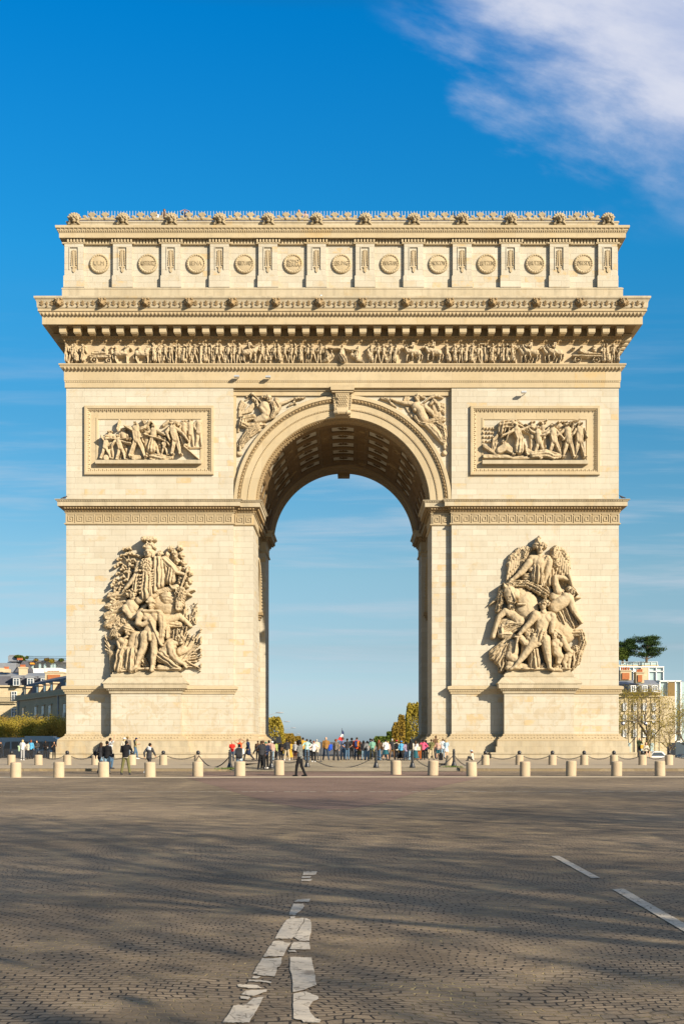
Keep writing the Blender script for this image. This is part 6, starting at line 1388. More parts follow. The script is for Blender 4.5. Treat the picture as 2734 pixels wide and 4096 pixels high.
ms.add([(*A_, HT + .3), (*B_, HT + .3), (*D_, HT + 3.0), (*C_, HT + 3.0), (*E_, HT + 4.2), (*F_, HT + 4.2), (*fq(0, -12), HT), (*fq(1.15, -12), HT)], [(0, 1, 2, 3), (3, 2, 5, 4), (4, 5, 7, 6), (0, 3, 4, 6)]); mso = ms.build('mansard_roof', M['slate'], b)
for u in (.17, .45, .60, .74, 1.02):
    d_ = MB(); obox(d_, u - .028, u + .028, -1.8, -.25, HT + .7, HT + 2.1); obox(d_, u - .038, u + .038, -2.0, -.15, HT + 2.1, HT + 2.35); d_.build('dormer', M['greyf'], mso); d2 = MB(); obox(d2, u - .016, u + .016, -.3, -.22, HT + .8, HT + 1.9); d2.build('dormer_window', M['glassl'], mso)
for u in (.17, .45, .60, .74, 1.02):
    wz = MB(); obox(wz, u - .03, u + .03, -.05, .10, 5.2, 8.2); obox(wz, u - .045, u + .045, -.05, .22, 7.9, 8.1); wo_ = wz.build('window', M['greyf'], b); pn = MB(); obox(pn, u - .018, u + .018, .08, .13, 5.5, 7.8); pn.build('pane', M['glassd'], wo_); fr_ = MB(); obox(fr_, u - .003, u + .003, .10, .16, 5.5, 7.8); obox(fr_, u - .018, u + .018, .10, .165, 7.1, 7.2); fr_.build('frame', M['white'], wo_); rl_ = MB(); obox(rl_, u - .022, u + .022, .2, .26, 5.3, 6.3); rl_.build('railing', M['iron'], wo_)
for u in (.06, .9): d_ = MB(); obox(d_, u, u + .006, .0, .2, 0, HT); d_.build('drainpipe', M['zinc'], b)
# rear roofscape with roof garden
b = bldg('rear_building', 330, 'distant grey zinc roofs with a planted terrace and railing')
r_ = MB(); bx(30, 300, 2648, 3000, 332, 10, r_); r_.build('wall', M['white'], b)
r_ = MB(); bx(62, 300, 2642, 2650, 330, 12, r_, .6); bx(-60, 65, 2652, 2690, 326, 8, r_); ro_ = r_.build('zinc_roof', M['zinc'], b)
s = F / 326; r2_ = MB(); r2_.prism([(CX + (66 - VPX) / s, CH + (HOR - 2690) / s), (CX + (100 - VPX) / s, CH + (HOR - 2645) / s), (CX + (128 - VPX) / s, CH + (HOR - 2690) / s)], 'y', 212, 217); r2_.build('slate_slope', M['slate'], ro_)
r_ = MB(); bx(32, 84, 2624, 2646, 329, 5, r_); bx(36, 80, 2620, 2625, 329, 5, r_); r_.build('lift_housing', M['zinc'], b)
wh = MB()
for px in (125, 155, 175, 202, 214): bx(px, px + 9, 2655, 2682, 329.4, .3, wh)
wh.build('window', M['glassl'], b)
r_ = MB(); bx(133, 176, 2674, 2694, 322, 5, r_); bx(178, 240, 2672, 2692, 322, 5, r_); r_.build('white_terrace_wall', M['white'], b)
ar_ = MB()
for i in range(8): bx(191 + i * 6, 194 + i * 6, 2683, 2690, 321.6, .3, ar_)
ar_.build('arched_opening', M['brickr'], b)
r_ = MB(); bx(124, 138, 2652, 2658, 329, .5, r_, 1.0); r_.build('awning', plain('orange_awning', (.75, .28, .03), .7), b)
r_ = MB(); bx(180, 250, 2690, 2735, 260, 4, r_); bx(178, 252, 2687, 2692, 260, 4.3, r_, .15); cho = r_.build('chimney_stack', M['cream'], b); r_ = MB(); bx(190, 240, 2699, 2733, 259.8, .3, r_); r_.build('brick_face', M['brickr'], cho)
r_ = MB(); pots(r_, 66, 88, 2640, 326, 6); pots(r_, 82, 96, 2668, 326, 3); r_.build('chimney_pot', M['pot'], b)
rg = MB()
for i in range(52): bx(112 + i * 3, 112.6 + i * 3, 2623 + i * .2, 2645, 328, .05, rg)
bx(112, 268, 2625, 2626.2, 328, .05, rg); bx(112, 268, 2633, 2634, 328, .05, rg); rg.build('roof_railing', M['iron'], b)
for i, (px, py, w_, h_, cr, lb) in enumerate(((72, 2624, 34, 12, 'leafG', 'feathery green bush on the zinc lift housing'), (106, 2628, 10, 10, 'leafG', 'tall clipped green ball tree on the terrace'), (92, 2632, 14, 14, 'leafG', 'yellowish green bush beside the ball tree'), (143, 2638, 16, 9, 'leafO', 'reddish round bush behind the terrace railing'), (185, 2636, 20, 10, 'leafO', 'wide russet planting on the roof terrace'), (205, 2640, 22, 16, 'leafY', 'spiky yellow plants in the middle of the terrace'), (243, 2638, 20, 10, 'leafG', 'dark green bush by the arch edge'))):
    s = F / 328; x, y, z = CX + (px - VPX) / s, 216.5, CH + (HOR - py - h_ * .7) / s; root = empty('roof_plant', (x, y, z), lb, 'plant', 'plants on the roof terrace'); n = 700; rn = np.random.RandomState(i); u = rn.normal(0, 1, (n, 3)); u /= np.linalg.norm(u, axis=1, keepdims=True); u *= rn.uniform(.6, 1.05, (n, 1)); C = np.array([x, y, z + h_ / s * .5]) + u * np.array([w_ / s / 2, .6, h_ / s / 2]); a = rn.normal(0, .09, (n, 3)); b2 = rn.normal(0, .09, (n, 3)); V = np.stack([C - a, C + b2, C + a, C - b2], 1).reshape(-1, 3); me = arrmesh('leaves', V, np.arange(n * 4).reshape(-1, 4), (x, y, z)); me.materials.append(M[cr]); link('leaves', me, root); st = MB(); st.tube((x, y, z - .5), (x, y, z + h_ / s * .4), .08, .05, 6); st.build('stem', M['bark'], root)
# right: pale facade with mansard and glazed penthouse
b = bldg('apartment_building', 215, 'golden stone apartment building with mansard behind the large budding tree')
bx(2440, 2698, 2785, 3030, 215, 7.5).build('wall', M['cream'], b); bx(2440, 2640, 2772, 2785, 215, 7.4).build('wall', M['cream'], b); m_ = MB(); bx(2440, 2642, 2768, 2774, 215, 10, m_, .6); bx(2440, 2641, 2784, 2788, 215, 1, m_, .35); bx(2440, 2641, 2880, 2884, 215, 1, m_, .35)
for i in range(12): bx(2444 + i * 17.4, 2446.5 + i * 17.4, 2788, 3010, 215, .5, m_, .12)
m_.build('cornice_band', M['cream'], b)
s = F / 215; Z = lambda py: CH + (HOR - py) / s; X = lambda px: CX + (px - VPX) / s
r_ = MB(); r_.prism([(103, Z(2770)), (104.4, Z(2735)), (108, Z(2715)), (114, Z(2715)), (116, Z(2770))], 'x', X(2440), X(2640)); ro_ = r_.build('mansard_roof', M['zinc'], b)
for px in (2520, 2566, 2606): d_ = MB(); bx(px, px + 22, 2742, 2768, 213.8, 3, d_); d_.build('dormer', M['white'], ro_); window(b, px + 4, px + 18, 2745, 2766, 213.4)
for px in (2460, 2492, 2533, 2572, 2610):
    for py in (2815, 2862, 2920): window(b, px, px + 9, py, py + 26, 214.8)
for px in (2508, 2555, 2600):
    aw_ = MB(); bx(px, px + 12, 2978, 3020, 214.8, .2, aw_, .1); aw_.tube((X(px + 6), 102.6, Z(2978)), (X(px + 6), 102.9, Z(2978)), 6.2 / s, 6.2 / s, 14); aw_.build('arched_window', M['glassl'], b)
for (x0, x1, y0_, y1_, nm) in ((2480, 2524, 2684, 2722, 0), (2543, 2575, 2692, 2732, 1)):
    r_ = MB(); bx(x0, x1, y0_, y1_, 214, 2, r_); bx(x0 - 2, x1 + 2, y0_ - 3, y0_, 214, 2.3, r_, .15); cho = r_.build('chimney_stack', M['cream'], b); r_ = MB(); bx(x0 + 7, x1 - 8, y0_ + 8, y1_ - 4, 213.8, .3, r_); r_.build('brick_face', M['brickr'], cho); r_ = MB(); pots(r_, x0 + 4, x1 - 4, y0_ - 3, 213.5, 4); r_.build('chimney_pot', M['pot'], cho)
b = bldg('penthouse', 235, 'white framed glass penthouse with pale terrace above the golden facade')
r_ = MB(); bx(2478, 2652, 2670, 2722, 236, 10, r_); r_.build('glazing', M['glassl'], b); r_ = MB()
for px in (2478, 2502, 2531, 2562, 2592, 2622, 2651): bx(px, px + 3, 2668, 2722, 235.6, .4, r_)
bx(2476, 2655, 2666, 2670, 235.6, 11, r_); bx(2476, 2655, 2684, 2687, 235.6, .4, r_); r_.build('frame', M['white'], b); r_ = MB(); bx(2562, 2590, 2672, 2720, 235.4, .3, r_); r_.build('beige_panel', M['cream'], b)
r_ = MB(); bx(2470, 2632, 2660, 2667, 238, 12, r_); r_.build('terrace_slab', M['cream'], b); r_ = MB(); bx(2480, 2628, 2648, 2661, 238, .05, r_); r_.build('glass_balustrade', M['glassl'], b); r_ = MB()
for i in range(7): bx(2484 + i * 24, 2485.2 + i * 24, 2647, 2661, 237.8, .08, r_)
bx(2480, 2628, 2647, 2648, 237.8, .08, r_); r_.build('handrail', M['white'], b)
b = bldg('glass_building', 222, 'modern glass building with thin white frame at the right edge')
r_ = MB(); bx(2640, 2800, 2728, 3020, 223, 12, r_); r_.build('glazing', M['glassl'], b); r_ = MB()
for px in (2636, 2668, 2698, 2720, 2760): bx(px, px + 4, 2724, 3020, 222.5, .4, r_)
bx(2636, 2724, 2722, 2727, 222.5, 12, r_); bx(2636, 2800, 2964, 2968, 222.5, .4, r_); r_.build('frame', M['white'], b); r_ = MB(); bx(2670, 2697, 2730, 2800, 222.3, .3, r_); r_.build('bronze_panel', plain('bronze_glass', (.20, .13, .05), .3), b)
b = bldg('far_house', 230, 'pale house with grey roof cut off by the right edge'); bx(2724, 2830, 2740, 3030, 230, 10).build('wall', M['cream'], b); bx(2720, 2830, 2726, 2741, 229.5, 11).build('roof', M['zinc'], b)
r_ = MB(); bx(2700, 2800, 2972, 3022, 150, 4, r_); kk = r_.build('glazing', M['glassd']); kk.name = 'pavilion'; kk['label'] = 'dark glass street pavilion behind the parked vehicles at right'; kk['category'] = 'pavilion'
# pine on the terrace
def pine(px, pbase, ptop, D, label, w, seed, crown='pine'):
    s = F / D; x, y, z = CX + (px - VPX) / s, D - D0, CH + (HOR - pbase) / s; H = (pbase - ptop) / s; root = empty('pine_tree', (x, y, z), label, 'tree'); rn = random.Random(seed); mb = MB(); mb.tube((x, y, z), (x + .1, y, z + H * .55), .24, .15, 8); tips = []
    for i in range(26):
        t = rn.uniform(.06, 1.0) ** .8; zz = z + H * (.17 + .76 * t); a = rn.uniform(0, 6.28); L = w / s * .5 * (1.05 - .55 * abs(t - .45)) * rn.uniform(.7, 1.05); e = Vector((x + L * math.cos(a), y + L * .6 * math.sin(a), zz + H * .05)); mb.tube((x + .05, y, z + H * .5 * t + .3), e, .07, .02, 5, cap=False)
        for k in range(5): f_ = .35 + .65 * k / 4; tips.append((Vector((x, y, zz)).lerp(e, f_) + Vector((0, 0, .1)), None))
    mb.build('trunk', M['barkd'], root); V, Fq = leafcloud(tips, 11000, .36, .09, np.random.RandomState(seed), .5); me = arrmesh('crown', V, Fq, (x, y, z)); me.materials.append(M[crown]); link('crown', me, root)
pine(2584, 2652, 2550, 237, 'spreading dark pine on the roof terrace', 138, 5); pine(2505, 2655, 2560, 241, 'dense dark green tree behind the pine, touching the arch', 70, 9); pine(2488, 2655, 2600, 238, 'small bright green bush at the terrace end', 36, 13, 'leafG')

# ================================================================== STREET THINGS
def lamp(px, py, D, side, label, gz=-4.0):
    s = F / D; xe, zt = CX + (px - VPX) / s, CH + (HOR - py) / s; y = D - D0; L = 60 / s * D / 330; x0 = xe + side * -L * -1
    x0 = xe - side * L; root = empty('street_lamp', (x0, y, gz), label, 'street lamp', 'lamps along the avenue'); p = MB(); p.tube((x0, y, gz), (x0, y, zt - .6), .12, .07, 8); p.build('pole', M['steel'], root)
    a = MB(); a.tube((x0, y, zt - .6), (xe - side * 1.2, y, zt - .05), .07, .05, 6); a.build('arm', M['steel'], root); h = MB(); h.sph((xe - side * .5, y, zt), (.95, .3, .16), 12, 6); h.build('lamp_head', M['steel'], root)
for i, (px, py, D) in enumerate(((1128, 2851, 300), (1155, 2887, 380), (1178, 2912, 480), (1197, 2937, 620))): lamp(px, py, D, 1, 'slim grey street lamp reaching over the avenue from the left, ' + ['highest and nearest', 'second in line', 'third in line', 'smallest and farthest'][i])
for i, (px, py, D) in enumerate(((1645, 2852, 300), (1614, 2890, 380), (1594, 2912, 480), (1576, 2937, 620))): lamp(px, py, D, -1, 'slim pale street lamp in front of the right trees, ' + ['highest and nearest', 'second in line', 'third in line', 'smallest and farthest'][i])
# twin globe lantern by the right building
x, y, _ = at(2535, 145); lp = empty('lantern_post', (x, y, -1.1), 'slender double armed lantern post before the golden facade', 'street lamp'); p = MB(); p.tube((x, y, -1.1), (x, y, 3.6), .07, .05, 8); p.build('pole', M['iron'], lp)
for sd in (-1, 1):
    a = MB(); pr = [(0, 3.5), (.35, 3.75), (.8, 3.85), (1.25, 3.7)]
    for q, q2 in zip(pr[:-1], pr[1:]): a.tube((x + sd * q[0], y, q[1]), (x + sd * q2[0], y, q2[1]), .03, .03, 5)
    ao = a.build('arm', M['iron'], lp); g = MB(); g.sph((x + sd * 1.25, y, 3.5), (.22, .22, .2), 12, 8); g.build('globe', plain('smoky_globe', (.10, .10, .13), .2, 0, .1, 3, .6), ao)
# loudspeaker
x, y, _ = at(1113, 97); sp_ = empty('loudspeaker', (x, y, GZ), 'black loudspeaker raised on a tripod among the crowd', 'loudspeaker'); m_ = MB(); m_.box(x - .19, x + .19, y - .15, y + .15, 1.52, 1.96); m_.build('cabinet', M['iron'], sp_); m_ = MB(); m_.tube((x, y, .5), (x, y, 1.52), .025, .025, 6); m_.build('pole', M['iron'], sp_)
for a in (0, 2.1, 4.2): m_ = MB(); m_.tube((x, y, .8), (x + .4 * math.cos(a), y + .4 * math.sin(a), GZ), .015, .015, 5); m_.build('leg', M['iron'], sp_)
x, y, _ = at(1282, 93); m_ = MB(); m_.tube((x, y, GZ), (x, y, GZ + .96), .025, .025, 8); m_.sph((x, y, GZ + .97), .04, 8, 5); m_.lathe((x, y, GZ), [(.12, 0), (.12, .03), (.03, .05)], 10); m_.build('barrier_post', M['iron'], label='thin black barrier post standing alone by the brown jacket', cat='post')
# French flag on a staff
x, y, _ = at(1367, 99); fl_ = empty('flag', (x, y, GZ), 'blue white and red flag drooping from a staff above the crowd', 'flag'); zt = CH + (HOR - 2915) * 99 / F; m_ = MB(); m_.tube((x, y, GZ), (x, y, zt), .018, .014, 6); m_.sph((x, y, zt), .025, 6, 4); m_.build('staff', M['iron'], fl_)
for k, (nm, col) in enumerate((('blue_band', (.02, .03, .10)), ('white_band', (.66, .64, .62)), ('red_band', (.62, .03, .02)))):
    V = []; nI, nJ = 7, 6; T_ = lambda a, b_: (x + .02 + .09 * b_ * (1 if a < .4 else 1) + .03 * math.sin(b_ * 7 + a * 4) - .32 * a ** 1.3 * (1 - b_ * .25) + .16 * b_ * a, y - .03 + .05 * math.sin(b_ * 9 + a * 3) + .04 * b_, zt - .10 - .72 * a - .12 * b_)
    for i in range(nI + 1):
        for j in range(nJ + 1): V.append(T_((k + i / nI) / 3, j / nJ))
    m_ = MB(); m_.add(V, [(i * (nJ + 1) + j, i * (nJ + 1) + j + 1, (i + 1) * (nJ + 1) + j + 1, (i + 1) * (nJ + 1) + j) for i in range(nI) for j in range(nJ)]); o = m_.build(nm, plain(nm, col, .8), fl_, smooth=True)
# coach
def coach():
    D = 138.0; s = F / D; X = lambda px: CX + (px - VPX) / s; y = D - D0; gz = -1.1; x0, x1 = X(-70), X(232); zr = CH + (HOR - 2953) / s + .05
    root = empty('coach', ((x0 + x1) / 2, y, gz), 'grey blue touring coach parked behind the black railing', 'bus'); body = plain('coach_paint', (.40, .43, .45), .35, .1, .06, 1, .6); dk = plain('tinted_glass', (.035, .045, .055), .12, 0, .2, 1, .8)
    m_ = MB(); prof = [(x0, gz + .35), (x1, gz + .35), (x1 + .02, zr - .9), (x1 - .05, zr - .25), (x1 - .35, zr), (x0 + 1.6, zr), (x0 + .5, zr - .3), (x0, zr - 1.3)]; m_.prism(prof, 'y', y, y + 2.5); m_.build('body', body, root)
    m_ = MB(); m_.box(X(95), x1 - .6, y + .4, y + 2.1, zr - .02, zr + .16); m_.build('roof_unit', body, root)
    m_ = MB(); xs_ = [X(45), X(75), X(107), X(140), X(172), X(200), X(226)]
    for i, (a, b_) in enumerate(zip(xs_[:-1], xs_[1:])): w_ = MB(); w_.box(a + .03, b_ - .03, y - .03, y + .05, zr - 1.25, zr - .42); w_.build('window', dk, root)
    w_ = MB(); w_.prism([(X(14), gz + .8), (X(40), gz + .8), (X(40), zr - .42), (X(22), zr - .5), (X(14), zr - 1.1)], 'y', y - .03, y + .05); w_.build('door_window', dk, root)
    w_ = MB(); w_.box(X(-66), X(10), y - .03, y + .05, zr - 1.3, zr - .6); w_.build('windscreen', plain('blue_screen', (.03, .12, .18), .12, 0, .1, 1, .8), root)
    m_ = MB(); m_.box(x0, x1, y - .04, y, zr - .40, zr - .34); m_.build('trim_strip', M['steel'], root)
    for wx in (X(-20), X(120), X(185)): t = MB(); t.tube((wx, y - .05, gz + .48), (wx, y + .3, gz + .48), .48, .48, 18); to = t.build('wheel', M['iron'], root); h = MB(); h.tube((wx, y - .08, gz + .48), (wx, y - .04, gz + .48), .26, .26, 12); h.build('hub', M['steel'], to)
coach()
# black railing before the coach
D = 106.0; s = F / D; X = lambda px: CX + (px - VPX) / s; y = D - D0
def railing(px0, px1, top, label):
    m_ = MB(); root = empty('railing', (X((px0 + px1) / 2), y, GZ), label, 'railing'); zt = CH + (HOR - top) / s; m_.box(X(px0), X(px1), y - .02, y + .02, zt - .05, zt); m_.box(X(px0), X(px1), y - .02, y + .02, GZ + .08, GZ + .12); r_ = MB()
    n = int((X(px1) - X(px0)) / .09)
    for i in range(n): r_.box(X(px0) + i * .09, X(px0) + i * .09 + .055, y - .012, y + .012, GZ + .1, zt - .04)
    m_.build('rail', M['iron'], root); r_.build('bars', M['iron'], root)
    for px in (px0, px1): p = MB(); p.box(X(px) - .04, X(px) + .04, y - .04, y + .04, GZ, zt + .05); p.build('post', M['iron'], root)
railing(-40, 88, 2996, 'black metal railing before the front of the coach'); railing(92, 196, 3003, 'black metal railing in the shade behind the blue jacket')
# white car and dark motor scooter on the right
def car(px0, px1, ptop, D, col, label, gz, name='parked_car'):
    s = F / D; X = lambda px: CX + (px - VPX) / s; x0, x1 = X(px0), X(px1); L = x1 - x0; y = D - D0; zt = CH + (HOR - ptop) / s; H = zt - gz; root = empty(name, ((x0 + x1) / 2, y, gz), label, 'car')
    P = [(0, .22), (0, .52), (.03, .6), (.20, .66), (.34, .95), (.42, 1.0), (.68, 1.0), (.78, .95), (.93, .66), (.99, .6), (1, .5), (1, .22)]
    m_ = MB(); m_.prism([(x0 + u * L, gz + v * H) for u, v in P], 'y', y + .1, y + 1.7); m_.prism([(x0 + u * L, gz + min(v, .62) * H) for u, v in P], 'y', y, y + 1.8); m_.build('body', plain(name + '_paint', col, .3, 0, .04, 1, .6), root)
    w_ = MB(); w_.prism([(x0 + u * L, gz + v * H) for u, v in ((.25, .68), (.36, .92), (.70, .93), (.86, .68))], 'y', y + .06, y + .11); w_.build('window', M['glassd'], root)
    for u in (.18, .82): t = MB(); t.tube((x0 + u * L, y - .03, gz + .31), (x0 + u * L, y + .2, gz + .31), .31, .31, 16); to = t.build('wheel', M['iron'], root); h = MB(); h.tube((x0 + u * L, y - .05, gz + .31), (x0 + u * L, y - .02, gz + .31), .17, .17, 10); h.build('hub', M['steel'], to)
    for u in (.0, 1.0): h = MB(); h.sph((x0 + u * L, y + .15, gz + .5 * H), (.08, .14, .08), 8, 5); h.build('headlight', M['white'], root)
car(2582, 2672, 3006, 136, (.72, .70, .66), 'white car seen above the chain beyond the seated couple', -.92)
car(2690, 2800, 3016, 132, (.03, .03, .035), 'dark car at the right edge beyond the ball bollards', -.9)
# birds on the impost cornice
for px, py, lb, sd in ((258, 1990, 'dark pigeon perched on the left end of the cornice', 1), (2486, 1988, 'dark pigeon perched on the right end of the cornice', -1)):
    x, y, z = PX(px, -.5), -.5, PZ(py, -.5); b_ = MB(); b_.sph((x, y, z), (.19, .10, .08), 8, 6, Matrix.Rotation(sd * -.35, 3, 'Y')); b_.sph((x + sd * .17, y, z + .10), .055, 8, 5); b_.tube((x + sd * .1, y, z + .03), (x + sd * .17, y, z + .1), .05, .04, 6); b_.tube((x + sd * .2, y, z + .1), (x + sd * .27, y, z + .09), .015, .004, 5); b_.tube((x - sd * .12, y, z - .03), (x - sd * .32, y, z - .08), .06, .03, 6)
    for dx in (-.03, .03): b_.tube((x + dx, y, z - .06), (x + dx, y, 22.12), .01, .01, 4)
    b_.build('pigeon', plain('pigeon_grey', (.05, .05, .06), .7), smooth=True, label=lb, cat='bird')
#@@PART5
# ================================================================== PEOPLE
def rm(mb, name, vox=.022):
    """one continuous surface out of overlapping limbs"""
    me = mb.mesh('tmp_' + name); ob = bpy.data.objects.new('tmp_' + name, me); COL.objects.link(ob)
    md = ob.modifiers.new('r', 'REMESH'); md.mode = 'VOXEL'; md.voxel_size = vox; md.use_smooth_shade = True
    sm = ob.modifiers.new('s', 'SMOOTH'); sm.factor = .5; sm.iterations = 3
    dg = bpy.context.evaluated_depsgraph_get(); out = bpy.data.meshes.new_from_object(ob.evaluated_get(dg)); out.name = name
    COL.objects.unlink(ob); bpy.data.objects.remove(ob); bpy.data.meshes.remove(me); return out
PO = {}
def pose(n, **k):
    d = dict(la=((-.24, .01, 1.16), (-.25, .06, .93)), ra=((.24, .01, 1.16), (.25, .06, .93)), lk=(-.10, .02, .50), lf=(-.11, 0, .08), rk=(.10, .02, .50), rf=(.11, 0, .08), hd=(0, .02, 1.63), hip=(0, 0, .95), ch=(0, 0, 1.40)); d.update(k); PO[n] = d
# +Y is the way the person faces; x is their right-hand side when seen from behind
pose('stand'); pose('lean', lf=(-.13, .05, .08), hip=(.03, 0, .95), hd=(.03, .04, 1.62), la=((-.25, -.02, 1.16), (-.20, .12, .98)))
pose('wide', lk=(-.15, 0, .50), lf=(-.21, 0, .08), rk=(.15, 0, .50), rf=(.21, 0, .08))
pose('front', la=((-.24, .03, 1.15), (-.10, .26, 1.10)), ra=((.24, .03, 1.15), (.10, .26, 1.10)), hd=(0, .06, 1.61))
pose('phone', la=((-.24, .10, 1.18), (-.07, .30, 1.42)), ra=((.24, .10, 1.18), (.07, .30, 1.42)), hd=(0, .04, 1.62))
pose('photo', la=((-.24, .04, 1.17), (-.08, .28, 1.30)), ra=((.26, .14, 1.26), (.09, .26, 1.52)), lk=(-.16, .02, .50), lf=(-.22, 0, .08), rk=(.14, .02, .50), rf=(.20, 0, .08), hd=(.02, .05, 1.61))
pose('hips', la=((-.38, -.04, 1.18), (-.17, .02, 1.02)), ra=((.38, -.04, 1.18), (.17, .02, 1.02)))
pose('headhands', la=((-.42, .06, 1.60), (-.10, .0, 1.76)), ra=((.42, .06, 1.60), (.10, .0, 1.76)))
pose('armup', ra=((.36, .10, 1.58), (.22, .2, 1.80)), lk=(-.10, .16, .52), lf=(-.10, .10, .10), rk=(.10, -.02, .50), rf=(.10, -.32, .16))
pose('walk', lk=(-.09, .24, .52), lf=(-.10, .34, .08), rk=(.09, -.10, .50), rf=(.10, -.42, .14), la=((-.24, -.14, 1.18), (-.24, -.10, .95)), ra=((.24, .14, 1.18), (.22, .28, 1.02)), hip=(0, 0, .92), ch=(0, .04, 1.38), hd=(0, .09, 1.60))
pose('stroll', lk=(-.09, .14, .51), lf=(-.10, .18, .08), rk=(.09, -.04, .50), rf=(.10, -.22, .09), la=((-.24, .06, 1.16), (-.12, .30, 1.18)), ra=((.24, .06, 1.16), (.10, .30, 1.22)), hd=(0, .08, 1.60))
pose('reach', la=((-.34, .04, 1.22), (-.48, .12, .98)), lk=(-.12, .06, .51), lf=(-.18, .10, .08), rk=(.10, -.02, .5), rf=(.14, -.14, .08))
pose('sit', hip=(0, 0, .16), ch=(0, .05, .62), hd=(0, .12, .86), lk=(-.12, .36, .38), lf=(-.12, .46, .07), rk=(.14, .34, .36), rf=(.12, .50, .07), la=((-.22, .14, .42), (-.12, .34, .40)), ra=((.22, .14, .42), (.12, .34, .40)))
pose('bench', hip=(0, 0, .50), ch=(0, .04, .97), hd=(0, .08, 1.22), lk=(-.12, .42, .50), lf=(-.12, .44, .07), rk=(.13, .42, .50), rf=(.13, .40, .07), la=((-.24, .10, .74), (-.08, .26, .82)), ra=((.24, .12, .78), (.10, .24, 1.02)))
def hand(mb, el, ha):
    el, ha = Vector(el), Vector(ha); d = (ha - el).normalized(); sd = 1 if ha.x > 0 else -1
    q = d.to_track_quat('Z', 'Y'); R3 = q.to_matrix(); w_ = Vector((0, 1, 0)) - d * d.y
    w_ = w_.normalized() if w_.length > .2 else Vector((1, 0, 0)); nrm = d.cross(w_)
    palm = ha + d * .03; mb.sph(tuple(palm), (.018, .040, .048), 8, 6, Matrix((nrm, w_, d)).transposed())
    for i, (o, L) in enumerate(((-.030, .062), (-.010, .078), (.010, .074), (.029, .058))):
        b0 = ha + d * .065 + w_ * o; b1 = b0 + d * L * .55 + nrm * .006 * sd; b2 = b1 + (d * .8 - nrm * sd * -.4 * -1 * .6).normalized() * L * .5
        mb.tube(b0 - d * .01, b1, .0095, .0085, 5); mb.tube(b1, b2, .0085, .006, 5)
    t0 = ha + d * .012 + w_ * -.032; t1 = t0 + (d * .6 - w_ * .8).normalized() * .04; mb.tube(t0, t1, .012, .010, 5); mb.tube(t1, t1 + d * .03, .010, .007, 5)
def parts_of(pn, fem):
    P = PO[pn]; V = Vector; hip, ch, hd = V(P['hip']), V(P['ch']), V(P['hd']); shw = .165 if fem else .19; hw = .095 if fem else .085
    up = (ch - hip).normalized(); SL, SR = ch + V((-shw, 0, .02)), ch + V((shw, 0, .02)); HL, HR = hip + V((-hw, 0, -.02)), hip + V((hw, 0, -.02))
    return P, hip, ch, hd, SL, SR, HL, HR, up
def torso(mb, hip, ch, up, fem, g=0.0):
    a = .125 if fem else .14; mid = hip.lerp(ch, .45)
    for c_, rx, ry, rz in ((hip, .155 if fem else .15, .115, .13), (hip.lerp(ch, .28), .13 if fem else .148, .105, .13), (mid, .118 if fem else .145, .10, .14), (hip.lerp(ch, .75), .145 if fem else .165, .115, .15), (ch + up * -.01, .16 if fem else .19, .105, .11)):
        mb.sph(tuple(c_), (rx + g, ry + g, rz + g * .5), 14, 9)
MC = {}
